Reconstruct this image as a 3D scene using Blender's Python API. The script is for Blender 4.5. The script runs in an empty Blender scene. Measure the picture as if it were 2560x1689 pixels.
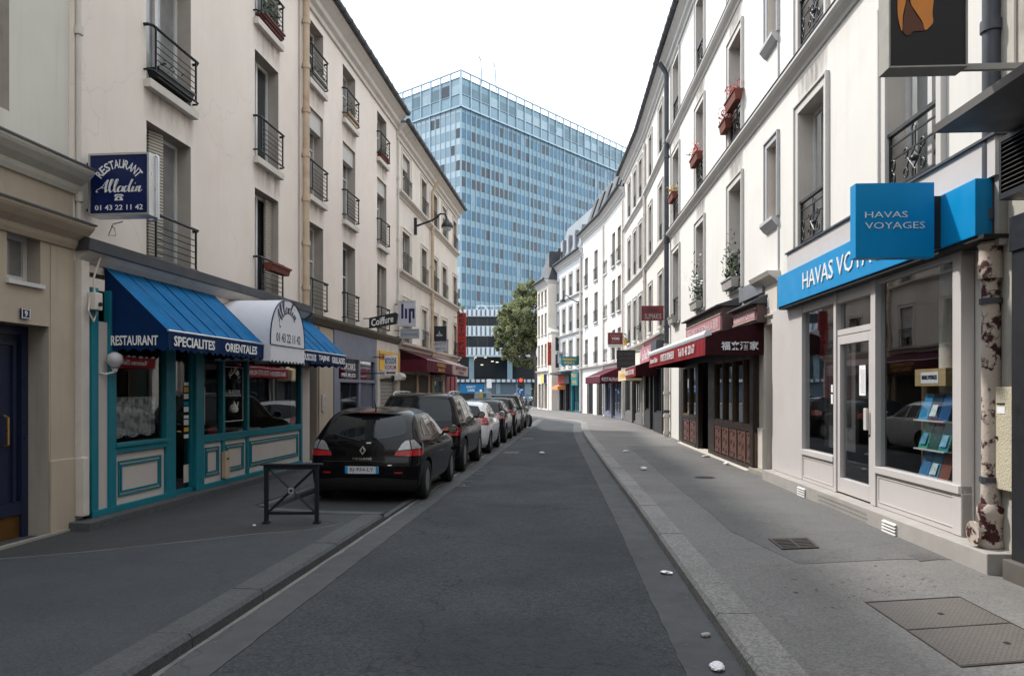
import bpy, bmesh, math, random
from mathutils import Vector, Matrix, noise, geometry
from mathutils.bvhtree import BVHTree
R = math.radians
random.seed(7)
scene = bpy.context.scene
# ---------------------------------------------------------------- camera, world, sun, exposure
cd = bpy.data.cameras.new("camera"); cam = bpy.data.objects.new("camera", cd)
scene.collection.objects.link(cam); scene.camera = cam
cd.sensor_width = 36.0; cd.lens = 36 * 1863 / 2560; cd.shift_y = 130.5 / 2560
cd.clip_end = 2000; cd.clip_start = .05
cam.location = (0, 0, 1.75); cam.rotation_euler = (R(90), 0, 0)
SUN_EL, SUN_AZ = 48, -50                      # degrees; azimuth from +Y towards +X
world = bpy.data.worlds.new("World"); scene.world = world; world.use_nodes = True
nt = world.node_tree; nt.nodes.clear()
sky = nt.nodes.new("ShaderNodeTexSky"); sky.sky_type = 'NISHITA'; sky.sun_disc = False
sky.sun_elevation = R(SUN_EL); sky.sun_rotation = R(SUN_AZ); sky.dust_density = 4; sky.air_density = 1.0; sky.ozone_density = 1
veil = nt.nodes.new("ShaderNodeMix"); veil.data_type = 'RGBA'
tcw = nt.nodes.new("ShaderNodeTexCoord"); nz = nt.nodes.new("ShaderNodeTexNoise"); nz.inputs['Scale'].default_value = 2.2; nz.inputs['Detail'].default_value = 6
rmp = nt.nodes.new("ShaderNodeMapRange"); rmp.inputs[1].default_value = .35; rmp.inputs[2].default_value = .7; rmp.inputs[3].default_value = .97; rmp.inputs[4].default_value = .82
bri = nt.nodes.new("ShaderNodeMix"); bri.data_type = 'RGBA'; bri.blend_type = 'MULTIPLY'; bri.inputs[0].default_value = 1
bg = nt.nodes.new("ShaderNodeBackground"); wo = nt.nodes.new("ShaderNodeOutputWorld")
L = nt.links.new
L(tcw.outputs['Generated'], nz.inputs['Vector']); L(nz.outputs['Fac'], rmp.inputs[0])
L(rmp.outputs[0], veil.inputs[0]); L(sky.outputs[0], veil.inputs[6]); bri.inputs[6].default_value = (8.4, 8.4, 8.4, 1)
bri.inputs[7].default_value = (1.54, 1.65, 1.78, 1)   # bright thin cloud over the clear sky
L(bri.outputs[2], veil.inputs[7]); L(veil.outputs[2], bg.inputs[0]); L(bg.outputs[0], wo.inputs[0])
bg.inputs[1].default_value = 0.12
sl = bpy.data.lights.new("sun", 'SUN'); sl.energy = 3.3; sl.angle = R(3.0); sl.color = (1, .95, .88)
so = bpy.data.objects.new("sun", sl); scene.collection.objects.link(so)
to_sun = Vector((math.sin(R(SUN_AZ)) * math.cos(R(SUN_EL)), math.cos(R(SUN_AZ)) * math.cos(R(SUN_EL)), math.sin(R(SUN_EL))))
so.rotation_euler = (-to_sun).to_track_quat('-Z', 'Y').to_euler(); so.location = (0, 0, 60)
vs = scene.view_settings; vs.view_transform = 'Standard'; vs.look = 'None'; vs.gamma = 1; vs.exposure = 0.58
scene.render.engine = 'CYCLES'; scene.cycles.max_bounces = 7; scene.cycles.transparent_max_bounces = 10
scene.cycles.use_denoising = True; scene.cycles.sample_clamp_indirect = 6; scene.cycles.caustics_reflective = False; scene.cycles.caustics_refractive = False
# ---------------------------------------------------------------- helpers
C = scene.collection
ORG = {}
H0, FPX, CX, YH = 1.75, 1863.0, 1280.0, 975.0
def ground(px, py, z=0.0):
    Y = (H0 - z) * FPX / (py - YH); return Vector(((px - CX) / FPX * Y, Y, z))
def zat(py, Y): return H0 + (YH - py) * Y / FPX
def xat(px, Y): return (px - CX) / FPX * Y
def lin(h):
    h = h.lstrip('#'); o = []
    for i in (0, 2, 4):
        c = int(h[i:i + 2], 16) / 255
        o.append(c / 12.92 if c <= .04045 else ((c + .055) / 1.055) ** 2.4)
    return o
class Fac:                                     # a facade: s along it, d out towards the street, z up
    def __init__(s, p0, p1, side):
        s.p0 = Vector((p0[0], p0[1], 0)); s.p1 = Vector((p1[0], p1[1], 0)); v = s.p1 - s.p0
        s.L = v.length; s.u = v / s.L; s.n = Vector((s.u.y, -s.u.x, 0)) * side; s.side = side
        s.tx = s.u * side                      # reading direction for somebody facing it
    def P(s, a, d, z): return s.p0 + s.u * a + s.n * d + Vector((0, 0, z))
    def sp(s, px, d=0):                        # arc length where pixel column px meets the plane d
        t = (px - CX) / FPX; o = s.p0 + s.n * d
        return (t * o.y - o.x) / (s.u.x - t * s.u.y)
    def Y(s, a, d=0): return s.P(a, d, 0).y
    def z(s, px, py, d=0): return zat(py, s.Y(s.sp(px, d), d))
    def sY(s, Y): return (Y - s.p0.y) / s.u.y
class MB:
    def __init__(s, F=None): s.v = []; s.f = []; s.m = []; s.F = F; s.c = 0
    def mat(s, i): s.c = i; return s
    def add(s, vs, fs):
        o = len(s.v); P = s.F.P if s.F else None
        s.v += [P(*p) if P else Vector(p) for p in vs]; s.f += [[i + o for i in f] for f in fs]; s.m += [s.c] * len(fs); return s
    def box(s, x, y, z):
        vs = [(a, b, c) for c in z for b in y for a in x]
        return s.add(vs, [(0, 2, 3, 1), (4, 5, 7, 6), (0, 1, 5, 4), (2, 6, 7, 3), (0, 4, 6, 2), (1, 3, 7, 5)])
    def quad(s, a, b, c, d): return s.add([a, b, c, d], [(0, 1, 2, 3)])
    def hull2(s, A, B):                        # solid between two matching outlines
        n = len(A); return s.add(list(A) + list(B), [tuple(range(n))[::-1], tuple(range(n, 2 * n))] + [(i, (i + 1) % n, n + (i + 1) % n, n + i) for i in range(n)])
    def prof(s, prof, s0, s1):                 # profile (d,z) run along s
        return s.hull2([(s0, d, z) for d, z in prof], [(s1, d, z) for d, z in prof])
    def plate(s, pts, d0, d1):                 # outline (s,z) with thickness d0..d1
        return s.hull2([(a, d0, z) for a, z in pts], [(a, d1, z) for a, z in pts])
    def slab(s, pts, z0, z1):
        return s.hull2([(a, b, z0) for a, b in pts], [(a, b, z1) for a, b in pts])
    def tube(s, path, r, n=6, closed=False, cap=True):
        P = [Vector(p) for p in path]; k = len(P); rr = r if isinstance(r, (list, tuple)) else [r] * k
        vs = []; prev = None
        for i, p in enumerate(P):
            if closed: t = P[(i + 1) % k] - P[i - 1]
            else: t = P[min(i + 1, k - 1)] - P[max(i - 1, 0)]
            t = t.normalized() if t.length > 1e-9 else Vector((0, 0, 1))
            if prev is None:
                a = Vector((0, 0, 1)) if abs(t.z) < .9 else Vector((1, 0, 0)); nrm = (a - t * a.dot(t)).normalized()
            else:
                nrm = prev - t * prev.dot(t); nrm = nrm.normalized() if nrm.length > 1e-6 else prev
            prev = nrm; b = t.cross(nrm)
            vs += [tuple(p + (nrm * math.cos(2 * math.pi * j / n + .4) + b * math.sin(2 * math.pi * j / n + .4)) * rr[i]) for j in range(n)]
        fs = []
        for i in range(k if closed else k - 1):
            for j in range(n):
                i2 = (i + 1) % k
                fs.append((i * n + j, i * n + (j + 1) % n, i2 * n + (j + 1) % n, i2 * n + j))
        if cap and not closed: fs += [tuple(range(n))[::-1], tuple(range((k - 1) * n, k * n))]
        return s.add(vs, fs)
    def cyl(s, a, b, r, r2=None, n=12): return s.tube([a, b], [r, r if r2 is None else r2], n)
    def ring(s, c, rad, r, ax=(0, 1, 0), n=14, m=5, a0=0, a1=360):
        ax = Vector(ax).normalized(); e = Vector((0, 0, 1)) if abs(ax.z) < .9 else Vector((1, 0, 0)); f = ax.cross(e)
        full = a1 - a0 >= 360; k = n if full else n + 1
        pts = [Vector(c) + (e * math.cos(R(a0 + (a1 - a0) * i / n)) + f * math.sin(R(a0 + (a1 - a0) * i / n))) * rad for i in range(k)]
        return s.tube(pts, r, m, closed=full)
    def lathe(s, c, prof, ax=(0, 0, 1), n=20):  # profile (r,h) about an axis
        ax = Vector(ax).normalized(); e = Vector((1, 0, 0)) if abs(ax.x) < .9 else Vector((0, 1, 0)); e = (e - ax * e.dot(ax)).normalized(); f = ax.cross(e); c = Vector(c)
        vs = []
        for r, h in prof: vs += [tuple(c + ax * h + (e * math.cos(2 * math.pi * j / n) + f * math.sin(2 * math.pi * j / n)) * r) for j in range(n)]
        k = len(prof)
        fs = [(i * n + j, i * n + (j + 1) % n, (i + 1) * n + (j + 1) % n, (i + 1) * n + j) for i in range(k - 1) for j in range(n)]
        if prof[0][0] > 1e-4: fs.append(tuple(range(n))[::-1])
        if prof[-1][0] > 1e-4: fs.append(tuple(range((k - 1) * n, k * n)))
        return s.add(vs, fs)
    def ball(s, c, r, n=14, sq=1.0):
        return s.lathe(c, [(max(r * math.sin(math.pi * i / 9), 1e-5), -r * sq * math.cos(math.pi * i / 9)) for i in range(10)], n=n)
    def sheet(s, fn, nu, nv):                  # fn(u,v)->point, open surface
        vs = [fn(i / nu, j / nv) for j in range(nv + 1) for i in range(nu + 1)]
        return s.add(vs, [(j * (nu + 1) + i, j * (nu + 1) + i + 1, (j + 1) * (nu + 1) + i + 1, (j + 1) * (nu + 1) + i) for j in range(nv) for i in range(nu)])
    def build(s, name, mats, root=None, smooth=False, bevel=0, loc=None, recalc=True, weld=False):
        if not isinstance(mats, (list, tuple)): mats = [mats]
        org = ORG[root] if root else Vector(loc if loc is not None else (0, 0, 0))
        me = bpy.data.meshes.new(name); me.from_pydata([v - org for v in s.v], [], s.f)
        for m in mats: me.materials.append(m)
        for p, i in zip(me.polygons, s.m): p.material_index = i
        if recalc or bevel or weld:
            b = bmesh.new(); b.from_mesh(me)
            if weld: bmesh.ops.remove_doubles(b, verts=b.verts, dist=1e-4)
            if recalc: bmesh.ops.recalc_face_normals(b, faces=b.faces)
            if bevel:
                es = [e for e in b.edges if len(e.link_faces) == 2 and e.calc_face_angle(0) > R(35)]
                bmesh.ops.bevel(b, geom=es, offset=bevel, segments=2, affect='EDGES', profile=.6, clamp_overlap=True)
            b.to_mesh(me); b.free()
        if smooth:
            for p in me.polygons: p.use_smooth = True
            if smooth != 'all':
                try: me.set_sharp_from_angle(angle=R(38))
                except Exception: pass
        o = bpy.data.objects.new(name, me); C.objects.link(o)
        if root: o.parent = root
        else: o.location = org
        ORG[o] = org
        return o
def tag(o, label, cat, group=None, kind=None):
    if label: o['label'] = label
    if cat: o['category'] = cat
    if group: o['group'] = group
    if kind: o['kind'] = kind
    return o
def thing(name, label, cat, loc=(0, 0, 0), group=None):
    o = bpy.data.objects.new(name, None); C.objects.link(o); o.empty_display_size = .2
    o.location = loc; ORG[o] = Vector(loc); return tag(o, label, cat, group)
def struct(mb, name, m, **k):
    o = mb.build(name, m, **k); o['kind'] = 'structure'; return o
# ---- lettering
_tc = {}
def tmesh(txt, bold=0.0):
    k = (txt, bold)
    if k in _tc: return _tc[k]
    cu = bpy.data.curves.new("t", 'FONT'); cu.body = txt; cu.offset = bold; cu.resolution_u = 2; cu.fill_mode = 'FRONT'
    o = bpy.data.objects.new("t", cu); C.objects.link(o)
    dg = bpy.context.evaluated_depsgraph_get(); me = bpy.data.meshes.new_from_object(o.evaluated_get(dg), depsgraph=dg)
    vs = [tuple(v.co[:2]) for v in me.vertices]; fs = [tuple(p.vertices) for p in me.polygons]
    bpy.data.objects.remove(o); bpy.data.curves.remove(cu); bpy.data.meshes.remove(me)
    _tc[k] = (vs, fs); return _tc[k]
def tfit(txt, w=None, h=None, bold=0.0, shear=0, keepx=None):
    vs, fs = tmesh(txt, bold)
    x0 = min(v[0] for v in vs); x1 = max(v[0] for v in vs); y0 = min(v[1] for v in vs); y1 = max(v[1] for v in vs)
    sy = (h / (y1 - y0)) if h else None; sx = (w / (x1 - x0)) if w else sy
    if sy is None: sy = sx
    cx, cy = (x0 + x1) / 2, (y0 + y1) / 2
    return [((x - cx) * sx + shear * (y - cy) * sy, (y - cy) * sy) for x, y in vs], fs
def text(txt, m, root, at, tx, w=None, h=None, up=(0, 0, 1), bold=0.0, shear=0, ext=.004, name='lettering', warp=None):
    vs, fs = tfit(txt, w, h, bold, shear); at = Vector(at); tx = Vector(tx).normalized(); up = Vector(up).normalized(); n = tx.cross(up)
    b = MB(); fn = warp or (lambda x, y: at + tx * x + up * y)
    pts = [fn(x, y) for x, y in vs]; k = len(pts)
    b.v = pts + [p + n * ext for p in pts]; b.f = [[i + k for i in f] for f in fs] + [list(f)[::-1] for f in fs]; b.m = [0] * len(b.f)
    ec = {}
    for f in fs:
        for i in range(len(f)):
            e = (f[i], f[(i + 1) % len(f)]); ec[e] = 1
    for a, c in ec:
        if (c, a) not in ec: b.f.append([a, c, c + k, a + k]); b.m.append(0)
    return b.build(name, m, root, recalc=False)
def crom(pts, n=8):
    o = []; P = [Vector(p) for p in pts]
    for i in range(len(P) - 1):
        a = P[max(i - 1, 0)]; b = P[i]; c = P[i + 1]; d = P[min(i + 2, len(P) - 1)]
        for j in range(n):
            t = j / n; o.append(.5 * ((2 * b) + (c - a) * t + (2 * a - 5 * b + 4 * c - d) * t * t + (3 * b - a - 3 * c + d) * t ** 3))
    o.append(P[-1]); return o
def ribbon(mb, strokes, fn, wd, lift=.004):    # pen strokes: thick on the way down, thin on the way up
    for st in strokes:
        p = crom([(x, y, 0) for x, y in st], 7); L_, R_ = [], []
        for i, q in enumerate(p):
            t = (p[min(i + 1, len(p) - 1)] - p[max(i - 1, 0)]); t = t.normalized() if t.length else Vector((1, 0, 0))
            w = wd * (.35 + .95 * max(0, -t.y)); nn = Vector((-t.y, t.x, 0)) * w
            L_.append(q + nn); R_.append(q - nn)
        k = len(p); vs = [fn(v.x, v.y, lift) for v in L_] + [fn(v.x, v.y, lift) for v in R_]
        vs += [fn(v.x, v.y, 0) for v in L_] + [fn(v.x, v.y, 0) for v in R_]
        fs = [(i, i + 1, k + i + 1, k + i) for i in range(k - 1)] + [(i + 2 * k, 2 * k + i + 1, i + 1, i) for i in range(k - 1)] + [(k + i, k + i + 1, 3 * k + i + 1, 3 * k + i) for i in range(k - 1)]
        mb.add(vs, fs)
SCRIPT = [[(.10, .10), (.0, .05), (.02, .22), (.3, .42), (.62, 1.0), (.56, .5), (.6, .02)], [(.22, .42), (.45, .36), (.66, .46)],
          [(.66, .1), (.86, .5), (.98, .98), (.86, .96), (.8, .4), (.9, .03), (1.02, .12)], [(1.02, .12), (1.2, .5), (1.3, .98), (1.18, .96), (1.12, .4), (1.2, .03), (1.34, .14)],
          [(1.66, .42), (1.5, .48), (1.36, .28), (1.42, .04), (1.56, .12), (1.68, .44), (1.64, .1), (1.76, .08)],
          [(2.02, .42), (1.88, .48), (1.76, .28), (1.82, .04), (1.94, .12), (2.06, .5), (2.2, 1.0)], [(2.2, 1.0), (2.06, .4), (2.1, .04), (2.2, .1)],
          [(2.2, .1), (2.32, .44), (2.28, .1), (2.36, .04), (2.46, .16)], [(2.40, .64), (2.43, .70), (2.40, .72)],
          [(2.46, .16), (2.56, .44), (2.5, .03)], [(2.5, .08), (2.64, .4), (2.74, .44), (2.7, .12), (2.78, .03), (2.92, .2)]]
# ---- materials
def nn(t, ty, **kw):
    n = t.nodes.new(ty)
    for k, v in kw.items(): setattr(n, k, v)
    return n
_mc = {}
def pm(name, col, rough=.75, var=.1, scale=2.5, grime=0.0, gcol=None, gscale=1.2, bump=0.0, bscale=80, spec=.35, metal=0.0, coat=0.0, streak=0.0, fine=0.0, fscale=150, emit=None, wave=0.0, gsharp=0, agg=0.0, ascale=55, crack=0.0, patch=0.0):
    if name in _mc: return _mc[name]
    m = bpy.data.materials.new(name); m.use_nodes = True; t = m.node_tree; P = t.nodes["Principled BSDF"]; lk = t.links.new
    c = lin(col) if isinstance(col, str) else list(col)
    tc = nn(t, "ShaderNodeTexCoord"); obj = tc.outputs['Object']
    def nz(sc, det=5, vec=None, ro=.55):
        n = nn(t, "ShaderNodeTexNoise"); n.inputs['Scale'].default_value = sc; n.inputs['Detail'].default_value = det; n.inputs['Roughness'].default_value = ro
        lk(vec or obj, n.inputs['Vector']); return n.outputs['Fac']
    def rng(s, a, b, lo, hi):
        r = nn(t, "ShaderNodeMapRange"); r.inputs[1].default_value = a; r.inputs[2].default_value = b; r.inputs[3].default_value = lo; r.inputs[4].default_value = hi; lk(s, r.inputs[0]); return r.outputs[0]
    def mix(f, a, b, bt='MIX'):
        x = nn(t, "ShaderNodeMix", data_type='RGBA', blend_type=bt)
        for i, v in ((0, f), (6, a), (7, b)):
            if hasattr(v, 'is_linked'): lk(v, x.inputs[i])
            elif i == 0: x.inputs[0].default_value = v
            else: x.inputs[i].default_value = (*v, 1)
        return x.outputs[2]
    cur = mix(rng(nz(scale), .3, .7, 0, 1), [v * (1 - var) for v in c], [min(v * (1 + var), .95) for v in c])
    if fine: cur = mix(fine, cur, mix(rng(nz(fscale, 2), .35, .65, 0, 1), [v * .35 for v in c], [min(v * 1.9 + .02, .9) for v in c]))
    g = lin(gcol) if gcol else [v * .45 for v in c]
    if agg:
        vo = nn(t, "ShaderNodeTexVoronoi"); vo.inputs['Scale'].default_value = ascale; lk(obj, vo.inputs['Vector']); sp = nn(t, "ShaderNodeSeparateColor"); lk(vo.outputs['Color'], sp.inputs[0])
        cur = mix(agg, cur, mix(rng(sp.outputs[0], .1, 1, 0, 1), [v * .3 for v in c], [min(v * 2.6, .9) for v in c]))
    if patch: cur = mix(rng(nz(.35, 2, None, .4), .46, .54, 0, patch), cur, [v * .72 for v in c]); cur = mix(rng(nz(6, 6, None, .7), .45, .75, 0, patch), cur, [v * 1.35 for v in c])
    if crack:
        ds = nn(t, "ShaderNodeVectorMath", operation='MULTIPLY_ADD'); n3 = nn(t, "ShaderNodeTexNoise"); n3.inputs['Scale'].default_value = 1.7; n3.inputs['Detail'].default_value = 6; lk(obj, n3.inputs['Vector']); lk(n3.outputs['Color'], ds.inputs[0]); ds.inputs[1].default_value = (.9, .9, 0); lk(obj, ds.inputs[2])
        ve = nn(t, "ShaderNodeTexVoronoi", feature='DISTANCE_TO_EDGE'); ve.inputs['Scale'].default_value = .33; lk(ds.outputs[0], ve.inputs['Vector'])
        cur = mix(rng(ve.outputs['Distance'], .0012, .004, crack, 0), cur, [v * .25 for v in c])
    if streak:
        mp = nn(t, "ShaderNodeMapping"); mp.inputs['Scale'].default_value = (3, 3, .22); lk(obj, mp.inputs[0])
        cur = mix(rng(nz(1.4, 6, mp.outputs[0], .65), .52, .78, 0, streak), cur, g)
    if grime: cur = mix(rng(nz(gscale, 7, None, .65), *((gsharp - .02, gsharp + .03) if gsharp else (.52, .8)), 0, grime), cur, g)
    lk(cur, P.inputs['Base Color'])
    lk(rng(nz(scale * 2.3, 3), .3, .7, max(rough - .08, 0.02), min(rough + .08, 1)), P.inputs['Roughness'])
    P.inputs['Specular IOR Level'].default_value = spec; P.inputs['Metallic'].default_value = metal
    if coat: P.inputs['Coat Weight'].default_value = coat; P.inputs['Coat Roughness'].default_value = .03
    if bump:
        b = nn(t, "ShaderNodeBump"); b.inputs['Strength'].default_value = bump; b.inputs['Distance'].default_value = .02; lk(nz(bscale, 3), b.inputs['Height']); lk(b.outputs[0], P.inputs['Normal'])
    if wave:
        b = nn(t, "ShaderNodeBump"); b.inputs['Strength'].default_value = wave; b.inputs['Distance'].default_value = .03; lk(nz(1.7, 2), b.inputs['Height']); lk(b.outputs[0], P.inputs['Normal'])
    if emit: P.inputs['Emission Color'].default_value = (*lin(emit[0]), 1); P.inputs['Emission Strength'].default_value = emit[1]
    _mc[name] = m; return m
def glassmat(name, tint=(.75, .78, .78), ior=1.5, extra=.04, wave=.15):
    m = bpy.data.materials.new(name); m.use_nodes = True; t = m.node_tree; t.nodes.clear(); lk = t.links.new
    o = nn(t, "ShaderNodeOutputMaterial"); mx = nn(t, "ShaderNodeMixShader"); tr = nn(t, "ShaderNodeBsdfTransparent"); gl = nn(t, "ShaderNodeBsdfGlossy")
    tr.inputs[0].default_value = (*tint, 1); gl.inputs['Roughness'].default_value = .015; gl.inputs[0].default_value = (.95, .97, 1, 1)
    lw = nn(t, "ShaderNodeLayerWeight"); lw.inputs[0].default_value = .5; fr = nn(t, "ShaderNodeMath", operation='POWER'); fr.inputs[1].default_value = 4.2; lk(lw.outputs['Facing'], fr.inputs[0])
    ad = nn(t, "ShaderNodeMath", operation='MULTIPLY_ADD'); ad.inputs[1].default_value = .9; ad.inputs[2].default_value = .04 + extra; ad.use_clamp = True
    tc = nn(t, "ShaderNodeTexCoord"); nz = nn(t, "ShaderNodeTexNoise"); nz.inputs['Scale'].default_value = 1.3; nz.inputs['Detail'].default_value = 1
    b = nn(t, "ShaderNodeBump"); b.inputs['Strength'].default_value = wave; b.inputs['Distance'].default_value = .01
    lk(tc.outputs['Object'], nz.inputs['Vector']); lk(nz.outputs['Fac'], b.inputs['Height']); lk(b.outputs[0], gl.inputs['Normal'])
    lk(fr.outputs[0], ad.inputs[0]); lk(ad.outputs[0], mx.inputs[0]); lk(tr.outputs[0], mx.inputs[1]); lk(gl.outputs[0], mx.inputs[2]); lk(mx.outputs[0], o.inputs[0])
    return m
def bandmat(name, ca, cb, axis, per, duty=.5, rough=.6, soft=.02):     # stripes that belong to the thing (ribbed sheet, slats)
    m = pm(name, ca, rough); t = m.node_tree; P = t.nodes["Principled BSDF"]; lk = t.links.new
    tc = nn(t, "ShaderNodeTexCoord"); sx = nn(t, "ShaderNodeSeparateXYZ"); lk(tc.outputs['Object'], sx.inputs[0])
    a = nn(t, "ShaderNodeMath", operation='DIVIDE'); a.inputs[1].default_value = per; lk(sx.outputs[axis], a.inputs[0])
    f = nn(t, "ShaderNodeMath", operation='FRACT'); lk(a.outputs[0], f.inputs[0])
    g = nn(t, "ShaderNodeMapRange"); g.inputs[1].default_value = duty - soft; g.inputs[2].default_value = duty + soft; lk(f.outputs[0], g.inputs[0])
    x = nn(t, "ShaderNodeMix", data_type='RGBA'); x.inputs[6].default_value = (*lin(ca), 1); x.inputs[7].default_value = (*lin(cb), 1); lk(g.outputs[0], x.inputs[0]); lk(x.outputs[2], P.inputs['Base Color'])
    return m
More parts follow.
